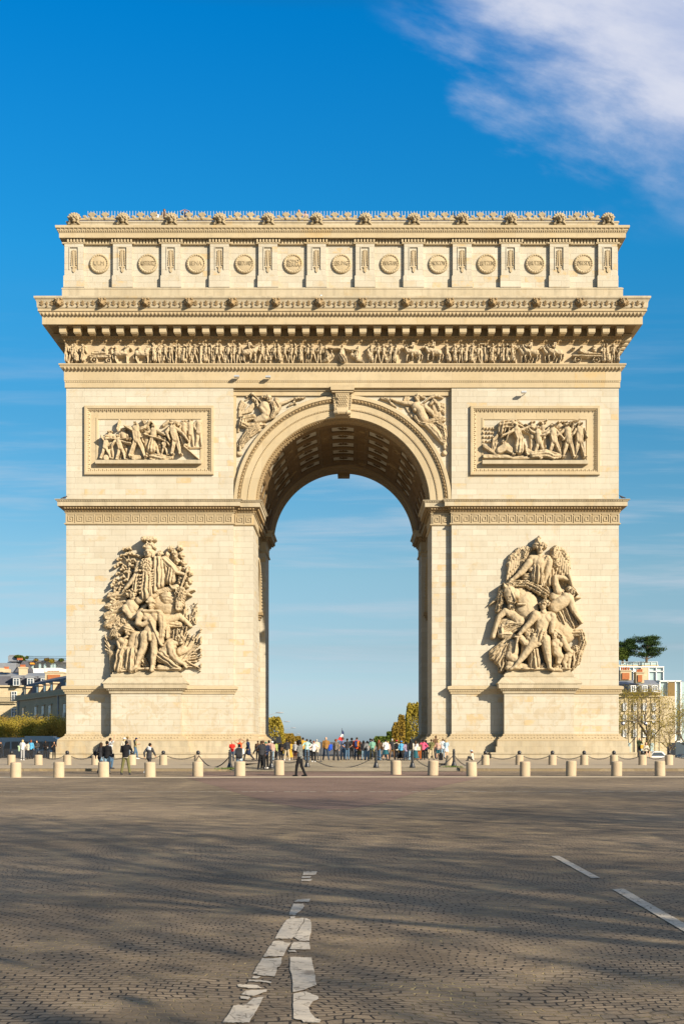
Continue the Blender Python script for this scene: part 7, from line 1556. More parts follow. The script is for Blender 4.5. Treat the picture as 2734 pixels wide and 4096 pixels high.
def getmesh(pn, fem, kind):
    key = (pn, fem, kind)
    if key in MC: return MC[key]
    P, hip, ch, hd, SL, SR, HL, HR, up = parts_of(pn, fem); mb = MB(); V = Vector
    arms = [(SL, V(P['la'][0]), V(P['la'][1])), (SR, V(P['ra'][0]), V(P['ra'][1]))]; legs = [(HL, V(P['lk']), V(P['lf'])), (HR, V(P['rk']), V(P['rf']))]
    if kind == 'body':
        torso(mb, hip, ch, up, fem, -.012); nb = ch + up * .09; mb.capsule(ch + up * .06, hd - V((0, 0, .07)), .062, .052); mb.sph(tuple(hd), (.074, .092, .112), 16, 12); mb.sph(tuple(hd + V((0, .035, -.05))), (.052, .062, .062), 12, 8)
        mb.sph(tuple(hd + V((0, .098, -.015))), (.014, .020, .026), 8, 6); mb.sph(tuple(hd + V((0, .084, -.062))), (.026, .014, .010), 8, 5); mb.sph(tuple(hd + V((0, .07, .03))), (.05, .022, .014), 8, 5)
        for s_ in (-1, 1): mb.sph(tuple(hd + V((s_ * .078, -.005, -.01))), (.012, .022, .032), 7, 6)
        for s0, e, h in arms: mb.capsule(s0, e, .052, .040); mb.capsule(e, h, .040, .027)
        for s0, k_, f_ in legs: mb.capsule(s0, k_, .082, .056); mb.capsule(k_, f_, .054, .038); mb.capsule(f_ + V((0, -.03, -.03)), f_ + V((0, .13, -.045)), .036, .028)
        me = rm(mb, 'person_body', .016); hm = MB()
        for s0, e, h in arms: hand(hm, e, h)
        for s_ in (-1, 1): hm.sph(tuple(hd + V((s_ * .03, .083, .008))), (.012, .007, .007), 6, 4)
        bm = bmesh.new(); bm.from_mesh(me); h2 = hm.mesh('h', smooth=True); bm.from_mesh(h2); bm.to_mesh(me); bm.free(); me.name = 'person_body'
    elif kind in ('top', 'tee', 'coat', 'tank'):
        g = {'top': .020, 'tee': .014, 'coat': .030, 'tank': .012}[kind]; torso(mb, hip, ch, up, fem, g); mb.capsule(ch + up * .05, ch + up * .10, .085, .068)
        for s0, e, h in arms:
            if kind == 'tee': mb.capsule(s0, s0.lerp(e, .75), .066, .062)
            elif kind == 'tank': mb.sph(tuple(s0), .05)
            else: mb.capsule(s0, e, .062 + g * .6, .052 + g * .4); mb.capsule(e, e.lerp(h, .93), .054 + g * .3, .040 + g * .3)
        if kind == 'coat':
            if pn in ('sit', 'bench'): pass
            else: mb.capsule(hip, hip + V((0, -.02, -.32)), .17, .19)
        else: mb.sph(tuple(hip + V((0, 0, -.04))), (.168, .130 + g, .10), 14, 8)
        for zc in (.02, .09, .17): mb.tube(tuple(hip + V((-.17, .0, zc))), tuple(hip + V((.17, .0, zc + .02))), .06, .055, 8)     # cloth folds at the waist
        me = rm(mb, 'shirt', .02)
    elif kind in ('trousers', 'shorts', 'flared'):
        mb.sph(tuple(hip + V((0, -.01, -.02))), (.165, .125, .12), 14, 8)
        for s0, k_, f_ in legs:
            if kind == 'shorts': mb.capsule(s0, s0.lerp(k_, .85), .098, .088)
            else:
                w1, w2 = (.078, .062) if kind == 'trousers' else (.085, .098); mb.capsule(s0, k_, .098, w1); mb.capsule(k_, k_.lerp(f_, .96) + V((0, 0, .01)), w1 * .98, w2)
        me = rm(mb, 'trousers', .02)
    elif kind in ('skirt', 'longskirt', 'miniskirt'):
        L = {'skirt': .46, 'longskirt': .78, 'miniskirt': .32}[kind]; mb.sph(tuple(hip + V((0, 0, 0))), (.16, .13, .11), 14, 8)
        n = 28; vs = []; K = (.0, .4, .75, 1.0)
        for k_ in K:
            for i in range(n): a = 2 * math.pi * i / n; r = (.155 + .11 * k_ * (L / .5) ** .5) * (1 + .07 * k_ * math.sin(a * 7)); vs.append((hip.x + r * math.cos(a), hip.y + r * .82 * math.sin(a), hip.z + .02 - L * k_))
        mb.add(vs, [(j * n + i, j * n + (i + 1) % n, (j + 1) * n + (i + 1) % n, (j + 1) * n + i) for j in range(3) for i in range(n)] + [tuple(range(n)), tuple(range(3 * n, 4 * n))]); me = rm(mb, 'skirt', .02)
    elif kind == 'shoe_l' or kind == 'shoe_r':
        f_ = legs[0 if kind[-1] == 'l' else 1][2]; mb.capsule(f_ + V((0, -.05, -.035)), f_ + V((0, .15, -.05)), .046, .036); mb.box(f_.x - .045, f_.x + .045, f_.y - .10, f_.y + .19, f_.z - .085, f_.z - .055); mb.capsule(f_ + V((0, -.03, -.03)), f_ + V((0, -.02, .02)), .05, .046); me = rm(mb, 'shoe', .014)
    elif kind.startswith('hair'):
        mb.sph(tuple(hd + V((0, -.018, .022))), (.088, .098, .108), 16, 10)
        if kind == 'hair_long': mb.capsule(hd + V((0, -.06, 0)), hd + V((0, -.10, -.34)), .085, .075); mb.capsule(hd + V((-.05, -.04, 0)), hd + V((-.08, -.06, -.26)), .05, .04); mb.capsule(hd + V((.05, -.04, 0)), hd + V((.08, -.06, -.26)), .05, .04)
        if kind == 'hair_bob': mb.capsule(hd + V((-.05, -.03, 0)), hd + V((-.06, -.04, -.11)), .055, .045); mb.capsule(hd + V((.05, -.03, 0)), hd + V((.06, -.04, -.11)), .055, .045); mb.capsule(hd + V((0, -.06, 0)), hd + V((0, -.07, -.12)), .07, .06)
        if kind == 'hair_tail': mb.capsule(hd + V((0, -.09, .03)), hd + V((0, -.14, -.04)), .04, .035); mb.capsule(hd + V((0, -.14, -.04)), hd + V((0, -.12, -.30)), .035, .018)
        if kind == 'hair_curly':
            rn = random.Random(4)
            for i in range(26): a, e = rn.uniform(0, 6.28), rn.uniform(-.5, 1.4); mb.sph(tuple(hd + V((.095 * math.cos(a) * math.cos(e), -.03 + .095 * math.sin(a) * math.cos(e), .03 + .11 * math.sin(e)))), .042, 7, 5)
        # keep the face free
        me = rm(mb, 'hair', .018); bm = bmesh.new(); bm.from_mesh(me); bm.verts.ensure_lookup_table()
        for v in bm.verts:
            if v.co.y > hd.y + .045 and v.co.z < hd.z + .07: v.co.y = hd.y + .03 + (v.co.y - hd.y) * .15
        bm.to_mesh(me); bm.free()
    me.polygons.foreach_set('use_smooth', [True] * len(me.polygons)); MC[key] = me; return me
CM = {}
def cmat(c, kind='cloth'):
    k = (tuple(round(x, 3) for x in c), kind)
    if kind == 'cloth': c = tuple(x * .78 for x in c)
    if k not in CM: CM[k] = plain(kind + '_%d' % len(CM), c, .85 if kind != 'skin' else .6, 0, .18 if kind == 'cloth' else .08, 5, .2, .25 if kind == 'cloth' else 0)
    return CM[k]
SK = {'l': (.52, .31, .20), 'm': (.40, .22, .13), 'd': (.085, .045, .028), 't': (.58, .35, .24)}
HC = {'k': (.012, .010, .009), 'b': (.05, .028, .016), 'br': (.10, .055, .028), 'bl': (.42, .28, .12), 'g': (.42, .40, .38), 'r': (.22, .07, .03), 'y': (.5, .38, .18)}
CC = dict(black=(.012, .012, .014), dark=(.035, .035, .04), char=(.06, .06, .065), grey=(.22, .22, .22), lgrey=(.42, .41, .40), white=(.75, .74, .72), cream=(.62, .55, .43), beige=(.52, .42, .27), navy=(.02, .03, .07), blue=(.05, .16, .34), jeans=(.08, .15, .24), ljeans=(.22, .33, .42), djeans=(.03, .055, .10), red=(.62, .03, .02), orange=(.72, .10, .03), mustard=(.55, .32, .04), brown=(.13, .075, .04), caramel=(.30, .155, .045), olive=(.16, .15, .06), khaki=(.27, .23, .11), green=(.05, .17, .11), mint=(.42, .62, .55), teal=(.02, .10, .13), tealtee=(.20, .40, .30), pink=(.80, .10, .20), sky=(.10, .38, .62), lblue=(.40, .55, .66), lime=(.33, .38, .12), purple=(.36, .28, .38), taupe=(.20, .165, .13), rose=(.55, .34, .27), rust=(.42, .12, .03), greytee=(.16, .165, .155), pblue=(.12, .16, .28), dgreen=(.04, .06, .03), turq=(.04, .50, .42))
def inst(name, me, parent, mat, **t):
    if len(me.materials) == 0: me.materials.append(None)
    o = link(name, me, parent, **t); o.material_slots[0].link = 'OBJECT'; o.material_slots[0].material = mat; return o
def rbox(mb, c, h, r=.3):
    (x, y, z), (a, b, d) = c, h; mb.sph((x, y, z), (a * 1.25, b * 1.25, d * 1.2), 10, 8)
bagme = {}
def bagmesh(kind):
    if kind in bagme: return bagme[kind]
    mb = MB()
    if kind == 'backpack':
        for z in (-.16, -.05, .06, .14): mb.box(-.14, .14, -.10, .05, z - .06, z + .06)
        mb.sph((0, -.03, .16), (.14, .085, .08), 12, 8); mb.box(-.11, .11, -.14, -.06, -.18, -.02); mb.tube((-.10, .03, .18), (-.12, .17, .20), .02, .02, 6); mb.tube((.10, .03, .18), (.12, .17, .20), .02, .02, 6); mb.tube((-.12, .17, .20), (-.13, .20, -.02), .02, .02, 6); mb.tube((.12, .17, .20), (.13, .20, -.02), .02, .02, 6); me = rm(mb, 'backpack', .018)
    elif kind == 'bag': mb.box(-.14, .14, -.05, .05, -.14, .08); mb.sph((0, 0, .08), (.13, .05, .05), 10, 6); mb.tube((-.12, 0, .08), (.0, .0, .40), .012, .012, 6); mb.tube((.12, 0, .08), (.0, .0, .40), .012, .012, 6); me = rm(mb, 'shoulder_bag', .018)
    elif kind == 'helmet': mb.sph((0, 0, 0), (.13, .15, .13), 16, 12); mb.box(-.10, .10, .08, .16, -.10, -.02); me = rm(mb, 'helmet', .016)
    elif kind == 'phone': mb.box(-.036, .036, -.006, .006, -.075, .075); me = mb.mesh('phone')
    elif kind == 'camera': mb.box(-.07, .07, -.03, .03, -.045, .045); mb.tube((0, .02, 0), (0, .11, 0), .035, .038, 12); me = mb.mesh('camera')
    elif kind == 'jacket': mb.capsule((-.10, 0, .16), (.12, .02, .10), .10, .09); mb.capsule((-.02, 0, .1), (-.04, 0, -.22), .12, .10); mb.capsule((.08, .03, .08), (.12, 0, -.16), .09, .07); me = rm(mb, 'carried_jacket', .02)
    elif kind == 'cup': mb.lathe((0, 0, 0), [(.03, -.05), (.042, .05), (.044, .06)], 12); me = mb.mesh('cup')
    me.polygons.foreach_set('use_smooth', [True] * len(me.polygons)); bagme[kind] = me; return me
def prop(kind, owner, off, col, label, cat, tilt=(0, 0, 0), sc=1.0):
    me = bagmesh(kind).copy(); me.materials.clear(); me.materials.append(cmat(col)); o = bpy.data.objects.new({'jacket': 'jacket', 'bag': 'shoulder_bag'}.get(kind, kind), me); COL.objects.link(o)
    Mx = Matrix.Translation(owner.location) @ Matrix.Rotation(owner.rotation_euler.z, 4, 'Z') @ Matrix.Scale(owner.scale.x, 4)
    o.location = Mx @ Vector(off); o.rotation_euler = (tilt[0], tilt[1], owner.rotation_euler.z + tilt[2]); o.scale = (sc,) * 3; tagit(o, label, cat); return o
def hat(root, hd, kind, col):
    mb = MB(); x, y, z = hd
    if kind == 'cap': mb.sph((x, y - .005, z + .055), (.095, .108, .085), 14, 9); mb.sph((x, y + .12, z + .05), (.07, .075, .014), 12, 5)
    elif kind == 'beanie': mb.sph((x, y - .015, z + .05), (.105, .115, .12), 14, 10)
    elif kind == 'sunhat': mb.sph((x, y, z + .075), (.10, .11, .085), 14, 8); mb.sph((x, y, z + .04), (.20, .21, .025), 16, 5)
    elif kind == 'turban': mb.sph((x, y - .01, z + .07), (.12, .13, .10), 14, 9); mb.sph((x, y - .10, z + .02), .06, 10, 7)
    me = mb.mesh('hat', smooth=True); me.materials.append(cmat(col)); link('hat', me, root)
def person(px, top, feet, pn, rz, topk, topc, botk, botc, hair, hc, skin, label, elev=.2, D=None, fem=None, shoe='dark', hatk=None, extra=None, hs=None, z0=None, group=None):
    fem = (hair in ('hair_long', 'hair_tail', 'hair_bob')) if fem is None else fem
    if D is None: D = (CH - elev) * F / (feet - HOR)
    s = F / D; x = CX + (px - VPX) / s; y = D - D0; z = elev if z0 is None else z0; hz = CH + (HOR - top) / s; tall = {'sit': 1.0, 'bench': 1.36, 'headhands': 1.76}.get(pn, 1.755)
    if pn == 'headhands': tall = 1.75
    k = (hz - z) / tall; k = max(.80, min(1.12, k)) if hs is None else hs
    root = empty('person', (x, y, z), label, 'person', group, rz=0); root.rotation_euler = (0, 0, R(rz)); root.scale = (k, k, k); ORG[root.name] = (0, 0, 0)
    inst('body', getmesh(pn, fem, 'body'), root, cmat(SK[skin], 'skin')); inst({'coat': 'coat', 'tee': 'shirt', 'top': 'jacket', 'tank': 'shirt'}[topk], getmesh(pn, fem, topk), root, cmat(CC[topc]))
    if botk: inst({'skirt': 'skirt', 'longskirt': 'skirt', 'miniskirt': 'skirt', 'shorts': 'shorts'}.get(botk, 'trousers'), getmesh(pn, fem, botk), root, cmat(CC[botc]))
    for sh_ in ('shoe_l', 'shoe_r'): inst('shoe', getmesh(pn, fem, sh_), root, cmat(CC[shoe]))
    if hair != 'bald': inst('hair', getmesh(pn, fem, hair), root, cmat(HC[hc]))
    if hatk: hat(root, PO[pn]['hd'], *hatk)
    for e in (extra or []):
        if e[0] == 'strap': mb = MB(); c_ = PO[pn]['ch']; mb.tube((-.17, -.10, c_[2] - .36), (.12, -.125, c_[2] + .05), .018, .018, 6); mb.sph((-.20, -.06, c_[2] - .42), (.07, .06, .09), 10, 7); m_ = mb.mesh('crossbody_strap', smooth=True); m_.materials.append(cmat(CC[e[1]])); link('crossbody_bag', m_, root)
        if e[0] == 'panel': mb = MB(); c_ = PO[pn]['ch']; mb.sph((0, c_[1] - .02, c_[2] - .0), (.20, .128, .13), 14, 9); mb.sph((0, c_[1] - .09, c_[2] + .10), (.10, .06, .06), 10, 7); m_ = mb.mesh('yoke', smooth=True); m_.materials.append(cmat(CC[e[1]])); link('hood_and_yoke', m_, root)
        if e[0] == 'hem': mb = MB(); c_ = PO[pn]['hip']; mb.sph((0, 0, c_[2] - .075), (.172, .140, .05), 14, 8); m_ = mb.mesh('hem', smooth=True); m_.materials.append(cmat(CC[e[1]])); link('shirt_hem', m_, root)
    return root
BP = (0, -.17, 1.24)
g1 = 'spectators facing the arch'
# --- near people on the roadway
p = person(402, 2968, 3096, 'walk', -20, 'top', 'dark', 'trousers', 'ljeans', 'hair_long', 'b', 'm', 'woman with long brown hair in dark jacket and jeans, carrying a helmet', elev=0); prop('helmet', p, (-.34, .05, 1.12), CC['black'], 'black and white motorbike helmet held by the long haired woman', 'helmet')
p = person(428, 2964, 3098, 'stand', -10, 'top', 'black', 'trousers', 'ljeans', 'hair_short', 'k', 'm', 'man in black jacket and jeans beside the woman with helmet', elev=0); prop('bag', p, (.30, -.02, 1.0), CC['dark'], 'small dark bag at the hip of the man in black jacket', 'bag', sc=.7)
person(441, 2951, 3078, 'armup', -60, 'tee', 'white', 'trousers', 'jeans', 'hair_short', 'b', 'l', 'person in white tee stepping away with one arm raised', elev=.15)
p = person(503, 2961, 3100, 'photo', 0, 'top', 'black', 'trousers', 'olive', 'hair_short', 'k', 'm', 'man in black hoodie and olive trousers taking a picture', elev=0, extra=[('hem', 'cream')]); prop('phone', p, (.02, .40, 1.56), CC['black'], 'phone raised by the man in black hoodie', 'phone', tilt=(0, 0, 0))
person(497, 2952, 3040, 'stand', 10, 'top', 'cream', 'trousers', 'beige', 'hair_bob', 'y', 'l', 'person in white sun hat hidden behind the black hoodie', hatk=('sunhat', CC['white'])); person(510, 2946, 3038, 'stand', 0, 'top', 'taupe', 'trousers', 'jeans', 'hair_short', 'br', 'm', 'tall person in brown cap behind the black hoodie', hatk=('cap', (.30, .20, .07)))
person(541, 2950, 3036, 'stroll', -75, 'tee', 'khaki', 'trousers', 'jeans', 'hair_short', 'k', 'm', 'man in navy vest and navy cap walking by the pedestal', hatk=('cap', CC['navy']), shoe='white', extra=[('panel', 'navy')])
person(596, 2970, 3096, 'walk', -35, 'top', 'char', 'trousers', 'dark', 'hair_short', 'k', 'm', 'young man in white and black windbreaker walking with head down', elev=0, shoe='white', extra=[('panel', 'white')])
p = person(957, 2975, 3103, 'front', 0, 'tee', 'white', 'trousers', 'ljeans', 'hair_short', 'k', 'd', 'man in white tee shirt with a black backpack behind a bollard', elev=0, shoe='white', extra=[('hem', 'white')]); prop('backpack', p, BP, CC['dark'], 'black backpack on the man in white tee shirt', 'backpack', sc=1.15)
p = person(1200, 2961, 3106, 'stroll', 72, 'tee', 'greytee', 'trousers', 'black', 'hair_curly', 'k', 'd', 'man in grey tee shirt and black beanie crossing with a phone', elev=0, shoe='black', hatk=('beanie', CC['black'])); prop('phone', p, (0, .42, 1.26), CC['black'], 'phone in the hands of the man crossing the road', 'phone', tilt=(R(-40), 0, 0))
# --- group at the left end of the gap
person(928, 2965, 3045, 'front', 190, 'tee', 'red', 'trousers', 'djeans', 'hair_short', 'y', 't', 'older fair haired man in red shirt behind the iron post', group=None)
person(959, 2958, 3046, 'headhands', 180, 'tank', 'orange', 'trousers', 'dark', 'hair_short', 'k', 'm', 'man in orange red vest holding both hands on his head')
person(993, 2955, 3043, 'walk', 70, 'coat', 'navy', 'trousers', 'dark', 'hair_short', 'br', 'm', 'man in long navy coat striding left', shoe='dark')
p = person(1031, 2963, 3041, 'stand', 0, 'top', 'brown', 'trousers', 'black', 'hair_short', 'b', 'm', 'person in brown leather jacket beside the man in black'); prop('backpack', p, BP, CC['brown'], 'brown backpack on the person in leather jacket', 'backpack')
person(1045, 2963, 3079, 'reach', 15, 'top', 'dark', 'trousers', 'black', 'hair_short', 'b', 'm', 'man all in black holding one arm out to the side', elev=.13); person(1052, 2962, 3073, 'stand', -15, 'top', 'black', 'trousers', 'black', 'hair_short', 'br', 'l', 'dark clothed person half hidden behind the man in black', elev=.15)
p = person(1064, 2967, 3074, 'front', 165, 'top', 'navy', 'trousers', 'black', 'hair_short', 'k', 'm', 'person in green cap and navy jacket reading a phone', elev=.15, hatk=('cap', CC['green']), shoe='white'); prop('phone', p, (0, .36, 1.14), CC['lgrey'], 'pale phone in the hands of the green capped person', 'phone', tilt=(R(-50), 0, 0))
person(1075, 2961, 3043, 'stand', 5, 'top', 'rose', 'trousers', 'beige', 'hair_bob', 'k', 'l', 'dark haired person in pale pink jacket', group=g1); person(1087, 2965, 3045, 'lean', -10, 'top', 'rose', 'trousers', 'ljeans', 'hair_short', 'g', 'l', 'person in white cap and beige pink top', hatk=('cap', CC['white']), group=g1)
p = person(1104, 2966, 3041, 'front', 60, 'top', 'lime', 'trousers', 'dark', 'hair_curly', 'k', 'd', 'curly haired woman in light green jacket holding a turquoise cup', fem=True, group=g1); prop('cup', p, (.02, .36, 1.10), CC['turq'], 'turquoise cup held by the woman in light green', 'cup')
p = person(1124, 2964, 3040, 'stand', 0, 'top', 'black', 'trousers', 'dark', 'hair_short', 'k', 'm', 'person in black with a brown bag, left of beige trousers', group=g1); prop('bag', p, (.12, -.16, 1.0), CC['brown'], 'brown bag behind the person in black by the loudspeaker', 'bag')
person(1147, 2958, 3042, 'wide', 0, 'top', 'dark', 'trousers', 'beige', 'hair_short', 'k', 'm', 'man in black sweater and beige trousers with legs apart', group=g1, shoe='white'); person(1160, 2965, 3038, 'stand', 0, 'top', 'mustard', 'longskirt', 'mustard', 'hair_bob', 'b', 'm', 'person in yellow dress mostly hidden by the black sweater', group=g1)
person(1180, 2967, 3041, 'stand', -20, 'top', 'lgrey', 'trousers', 'rust', 'hair_short', 'g', 'l', 'person in grey top and orange trousers behind the crossing man', group=g1)
# --- the long line of spectators
L_ = [
 (1211, 2950, 3041, 'stand', 0, 'top', 'mustard', 'trousers', 'black', 'hair_short', 'k', 'm', 'tall person in mustard yellow jacket with black hair', {}),
 (1227, 2956, 3046, 'hips', 0, 'tee', 'mint', 'trousers', 'jeans', 'hair_short', 'b', 'm', 'man in mint green tee shirt and blue jeans', {}),
 (1241, 2958, 3042, 'stand', 0, 'tee', 'white', 'trousers', 'black', 'hair_short', 'k', 'l', 'person in white top and dark vest beside mint tee', {'extra': [('panel', 'dark')]}),
 (1254, 2963, 3049, 'hips', 0, 'tee', 'white', 'trousers', 'black', 'hair_tail', 'r', 'l', 'woman with ginger ponytail in white tee and black trousers', {'shoe': 'white'}),
 (1266, 2957, 3041, 'stand', 10, 'top', 'cream', 'trousers', 'cream', 'hair_short', 'g', 'l', 'grey haired man in beige vest with brown sleeve', {}),
 (1303, 2948, 3042, 'wide', 0, 'top', 'caramel', 'trousers', 'djeans', 'bald', 'b', 'l', 'balding man in brown jacket standing apart', {}),
 (1343, 2958, 3043, 'wide', -25, 'top', 'taupe', 'flared', 'dark', 'hair_curly', 'r', 'l', 'red haired person in taupe hoodie and baggy trousers', {'fem': True}),
 (1370, 2950, 3040, 'lean', 0, 'tee', 'pblue', 'trousers', 'jeans', 'hair_short', 'br', 'l', 'man in blue patterned shirt below the flag', {}),
 (1388, 2954, 3042, 'hips', 0, 'tee', 'dark', 'trousers', 'jeans', 'hair_short', 'k', 'm', 'man in black tee shirt and blue jeans right of the flag', {}),
 (1406, 2953, 3036, 'stand', 0, 'top', 'black', 'trousers', 'black', 'hair_short', 'k', 'm', 'person in black with flat topped black hat', {'hatk': ('beanie', CC['black'])}),
 (1425, 2949, 3041, 'lean', 0, 'top', 'orange', 'trousers', 'djeans', 'hair_short', 'b', 'l', 'man in orange red jacket with blue backpack', {}),
 (1438, 2964, 3041, 'stand', 20, 'top', 'brown', 'skirt', 'olive', 'hair_long', 'b', 'm', 'woman with long dark hair and olive skirt', {}),
 (1453, 2962, 3042, 'stand', 0, 'top', 'dark', 'trousers', 'ljeans', 'hair_bob', 'k', 'l', 'person in navy black jacket and pale jeans', {'fem': False}),
 (1467, 2963, 3042, 'lean', 15, 'top', 'grey', 'trousers', 'jeans', 'hair_bob', 'k', 'l', 'dark haired person in grey green jacket with shoulder strap', {'extra': [('strap', 'black')]}),
 (1480, 2954, 3040, 'stand', 0, 'top', 'navy', 'trousers', 'djeans', 'hair_short', 'k', 'm', 'tall dark haired person behind the green tee shirt', {}),
 (1488, 2956, 3042, 'wide', 0, 'tee', 'tealtee', 'trousers', 'khaki', 'hair_short', 'b', 'l', 'man in sea green tee shirt and khaki trousers', {}),
 (1514, 2959, 3043, 'phone', -40, 'top', 'brown', 'flared', 'jeans', 'hair_long', 'r', 'l', 'woman with long ginger hair in brown top and flared jeans', {}),
 (1541, 2958, 3043, 'wide', 0, 'top', 'white', 'skirt', 'teal', 'hair_short', 'k', 'l', 'person in white blouse and dark teal culottes', {'extra': [('strap', 'black')], 'fem': True}),
 (1550, 2965, 3041, 'stand', 0, 'top', 'rose', 'trousers', 'grey', 'hair_bob', 'bl', 'l', 'blond person in pink hidden behind the white blouse', {}),
 (1567, 2955, 3039, 'wide', 0, 'top', 'dark', 'trousers', 'brown', 'hair_short', 'g', 'l', 'grey haired man in dark navy coat and brown trousers', {}),
 (1585, 2961, 3041, 'stand', 0, 'top', 'cream', 'trousers', 'black', 'hair_short', 'k', 'l', 'person in red cap and cream sweater with backpack', {'hatk': ('cap', (.55, .03, .06))}),
 (1604, 2964, 3042, 'stand', 0, 'top', 'sky', 'longskirt', 'black', 'hair_short', 'k', 'l', 'person in blue cap and bright blue jacket', {'hatk': ('cap', (.06, .25, .62)), 'fem': True}),
 (1622, 2967, 3043, 'lean', 20, 'top', 'purple', 'trousers', 'djeans', 'hair_bob', 'k', 'l', 'woman in lilac patterned blouse beside the blue cap', {}),
 (1641, 2960, 3043, 'stand', 0, 'top', 'cream', 'flared', 'ljeans', 'hair_bob', 'k', 'l', 'dark haired woman in cream with black backpack', {}),
 (1661, 2963, 3042, 'stand', 0, 'tee', 'white', 'longskirt', 'teal', 'hair_long', 'br', 'm', 'woman with very long brown hair and dark blue skirt', {}),
 (1676, 2968, 3041, 'stand', 0, 'top', 'brown', 'trousers', 'rust', 'hair_curly', 'k', 'd', 'person in brown left of the bright pink jacket', {}),
 (1691, 2958, 3040, 'hips', 0, 'top', 'pink', 'trousers', 'black', 'hair_tail', 'k', 'm', 'woman in bright pink jacket and black trousers', {}),
 (1702, 2960, 3036, 'stand', 0, 'top', 'navy', 'trousers', 'black', 'hair_bob', 'k', 'm', 'person in navy directly behind the bright pink jacket', {}),
 (1724, 2957, 3040, 'wide', 0, 'tee', 'olive', 'trousers', 'beige', 'hair_short', 'b', 'm', 'man in olive tee shirt and beige trousers', {'extra': [('strap', 'black')]}),
 (1742, 2943, 3034, 'stand', 30, 'top', 'brown', 'trousers', 'dark', 'hair_short', 'br', 'm', 'tallest person, brown shirted, at the right pier corner', {}),
 (1750, 2960, 3037, 'lean', -10, 'tank', 'rose', 'shorts', 'teal', 'hair_bob', 'y', 't', 'blond woman in halter top and teal shorts', {}),
 (1770, 2955, 3034, 'stand', 0, 'tee', 'white', 'trousers', 'ljeans', 'hair_short', 'br', 'l', 'youth in white shirt with red trim and jeans', {}),
 (1783, 2958, 3036, 'front', -10, 'tee', 'lblue', 'miniskirt', 'white', 'hair_long', 'bl', 't', 'blonde woman in light blue top and short white skirt', {}),
]
PP = {}
for (px, t, f, pn, rz, tk, tcol, bk, bc, hr_, hc, sk, lb, kw) in L_:
    kw = dict(kw); PP[px] = person(px, t, f, pn, rz, tk, tcol, bk, bc, hr_, hc, sk, lb, group=g1, **kw)
prop('jacket', PP[1303], (.30, .06, 1.0), (.02, .08, .50), 'bright blue jacket hanging over the arm of the balding man', 'jacket')
p = prop('backpack', PP[1425], BP, (.03, .05, .16), 'navy and orange backpack on the man in orange jacket', 'backpack', sc=1.1)
mb = MB(); mb.box(.06, .15, -.145, .02, -.18, .17); me = mb.mesh('orange_panel'); me.materials.append(cmat((.70, .22, .02))); link('side_panel', me, p)
prop('bag', PP[1438], (.05, -.18, 1.08), CC['rust'], 'rust red bag on the back of the olive skirted woman', 'bag', sc=1.1)
prop('backpack', PP[1585], BP, CC['black'], 'black backpack below the red cap', 'backpack', sc=.95); prop('backpack', PP[1641], BP, CC['black'], 'black backpack on the woman in cream, behind an iron post', 'backpack', sc=1.1); prop('backpack', PP[1241], BP, CC['dark'], 'dark backpack beside the mint tee shirt', 'backpack', sc=.85)
prop('bag', PP[1514], (.26, .08, 1.06), CC['brown'], 'brown shoulder bag of the ginger haired woman', 'bag'); prop('bag', PP[1661], (.24, -.05, 1.05), CC['cream'], 'cream shoulder bag beside the very long hair', 'bag', sc=1.1)
x, y, z = at(1762, 99, GZ); mb = MB(); mb.sph((x, y, z + .30), (.17, .12, .30), 12, 8); mb.box(x - .15, x + .15, y - .10, y + .10, z + .02, z + .34); mb.tube((x - .06, y, z + .58), (x + .06, y, z + .58), .015, .015, 6); mb.build('backpack', cmat(CC['black']), smooth=False, label='black backpack standing on the ground near the white shirted youth', cat='backpack')
person(1889, 3001, 3034, 'sit', 70, 'top', 'cream', 'trousers', 'char', 'hair_long', 'r', 'l', 'seated woman in pale bucket hat and cream top', hatk=('sunhat', (.45, .55, .62)), D=97)
# --- people by the coach and by the white car
person(90, 2958, 3041, 'front', -10, 'tee', 'white', 'trousers', 'lgrey', 'hair_bob', 'y', 'l', 'blond woman in white top and light grey trousers', shoe='white'); prop('jacket', bpy.data.objects[[o.name for o in bpy.data.objects if o.get('label') == 'blond woman in white top and light grey trousers'][0]], (-.30, .05, 1.0), (.45, .60, .38), 'pale green jacket carried by the blond woman', 'jacket', sc=.8)
person(124, 2970, 3036, 'stand', -5, 'top', 'sky', 'trousers', 'black', 'hair_bob', 'r', 'l', 'auburn haired woman in turquoise blue jacket and black leggings', hs=.88); person(113, 2976, 3036, 'stand', 0, 'top', 'cream', 'trousers', 'dark', 'hair_short', 'b', 'm', 'short person in cream behind the turquoise jacket', hs=.80)
person(148, 2972, 3030, 'front', 170, 'top', 'char', 'trousers', 'djeans', 'hair_long', 'b', 'l', 'long haired woman in grey facing the camera by the coach', D=112, hs=.86); p = person(182, 2962, 3032, 'front', 190, 'tee', 'black', 'trousers', 'black', 'hair_short', 'k', 'd', 'large man in black with a light bag strap', extra=[('strap', 'lgrey')]); person(216, 2969, 3030, 'phone', 200, 'tee', 'black', 'trousers', 'black', 'hair_short', 'k', 'm', 'man in black tee shirt standing by the bench end', D=110); person(5, 2972, 3034, 'front', 160, 'top', 'dark', 'trousers', 'dark', 'hair_long', 'k', 'm', 'dark haired woman cut off by the left edge', D=112)
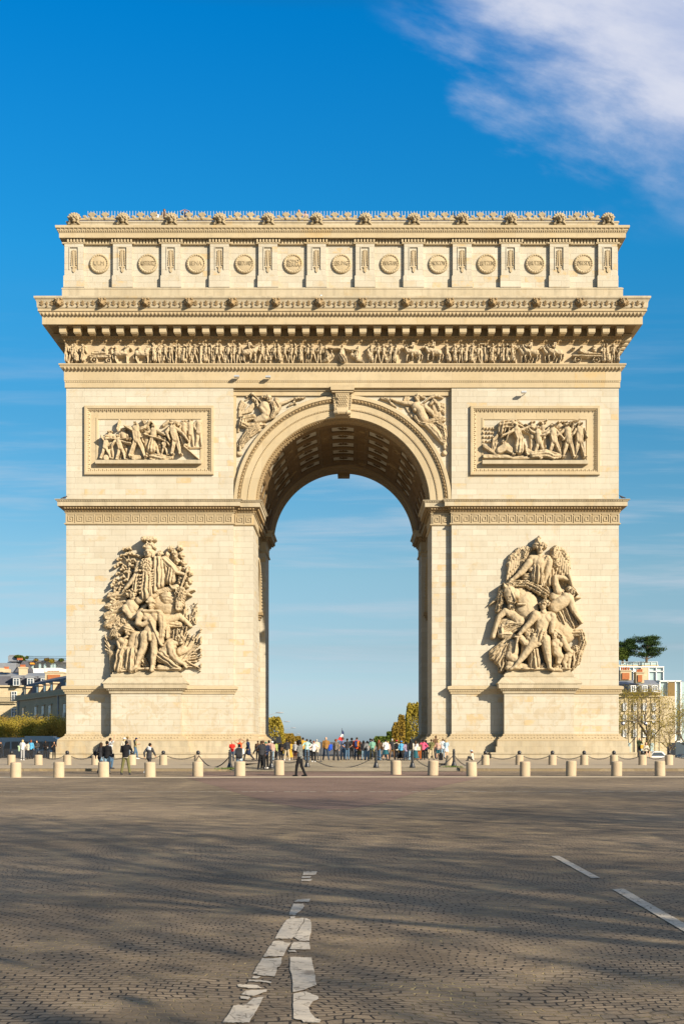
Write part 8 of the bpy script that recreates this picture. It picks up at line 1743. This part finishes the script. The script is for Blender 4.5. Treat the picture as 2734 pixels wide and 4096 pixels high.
person(2555, 2950, 3030, 'phone', 195, 'top', 'dgreen', 'trousers', 'dark', 'bald', 'b', 'l', 'bald man in dark green sweater raising a hand to his face', D=119, z0=.2); prop('bag', bpy.data.objects[[o.name for o in bpy.data.objects if o.get('label', '').startswith('bald man in dark green')][0]], (-.16, .26, .92), CC['mustard'], 'mustard yellow bag before the bald man', 'bag', sc=1.3)
person(2581, 2968, 3030, 'bench', 195, 'top', 'cream', 'shorts', 'black', 'hair_long', 'b', 't', 'dark haired woman in white jacket and black shorts, sitting', D=117, z0=.14); m_ = MB(); x, y, _ = at(2581, 117.3); m_.box(x - .5, x + .5, y - .15, y + .35, .08, .62); m_.box(x - .54, x + .54, y - .2, y + .4, .62, .70); m_.build('stone_block', M['ledge'], label='low stone seat under the woman in white jacket', cat='seat')
# --- visitors on the roof terrace
RZ = 45.95
for (px, t, pn, rz, tk, tcol, hr_, hc, lb) in ((625, 845, 'front', 180, 'top', 'white', 'hair_long', 'r', 'woman in white on the roof terrace behind the railing'), (657, 836, 'front', 200, 'top', 'brown', 'hair_curly', 'br', 'person in brown leaning by a carved head on the roof'), (739, 839, 'headhands', 180, 'tee', 'navy', 'hair_short', 'k', 'man in dark shirt on the roof with both elbows raised'), (1195, 838, 'front', 175, 'tee', 'taupe', 'hair_bob', 'bl', 'woman in grey green top on the roof centre'), (1222, 843, 'front', 190, 'tee', 'rose', 'hair_bob', 'br', 'person in pale pink top beside the grey green one on the roof'), (1811, 848, 'stand', 20, 'top', 'dark', 'hair_long', 'k', 'dark haired person turned away beside a carved head on the roof'), (2167, 845, 'phone', 180, 'top', 'purple', 'hair_short', 'k', 'person in patterned shirt alone on the roof to the right'), (2295, 857, 'lean', 160, 'top', 'taupe', 'hair_short', 'k', 'person ducking low between palmettes at the roof end')):
    Dd = D0 + 2.3; zt = CH + (HOR - t) * Dd / F
    person(px, t, 0, pn, rz, tk, tcol, 'trousers', 'dark', hr_, hc, 'm', lb, D=Dd, z0=RZ, hs=max(.80, min(1.1, (zt - RZ) / 1.755)))
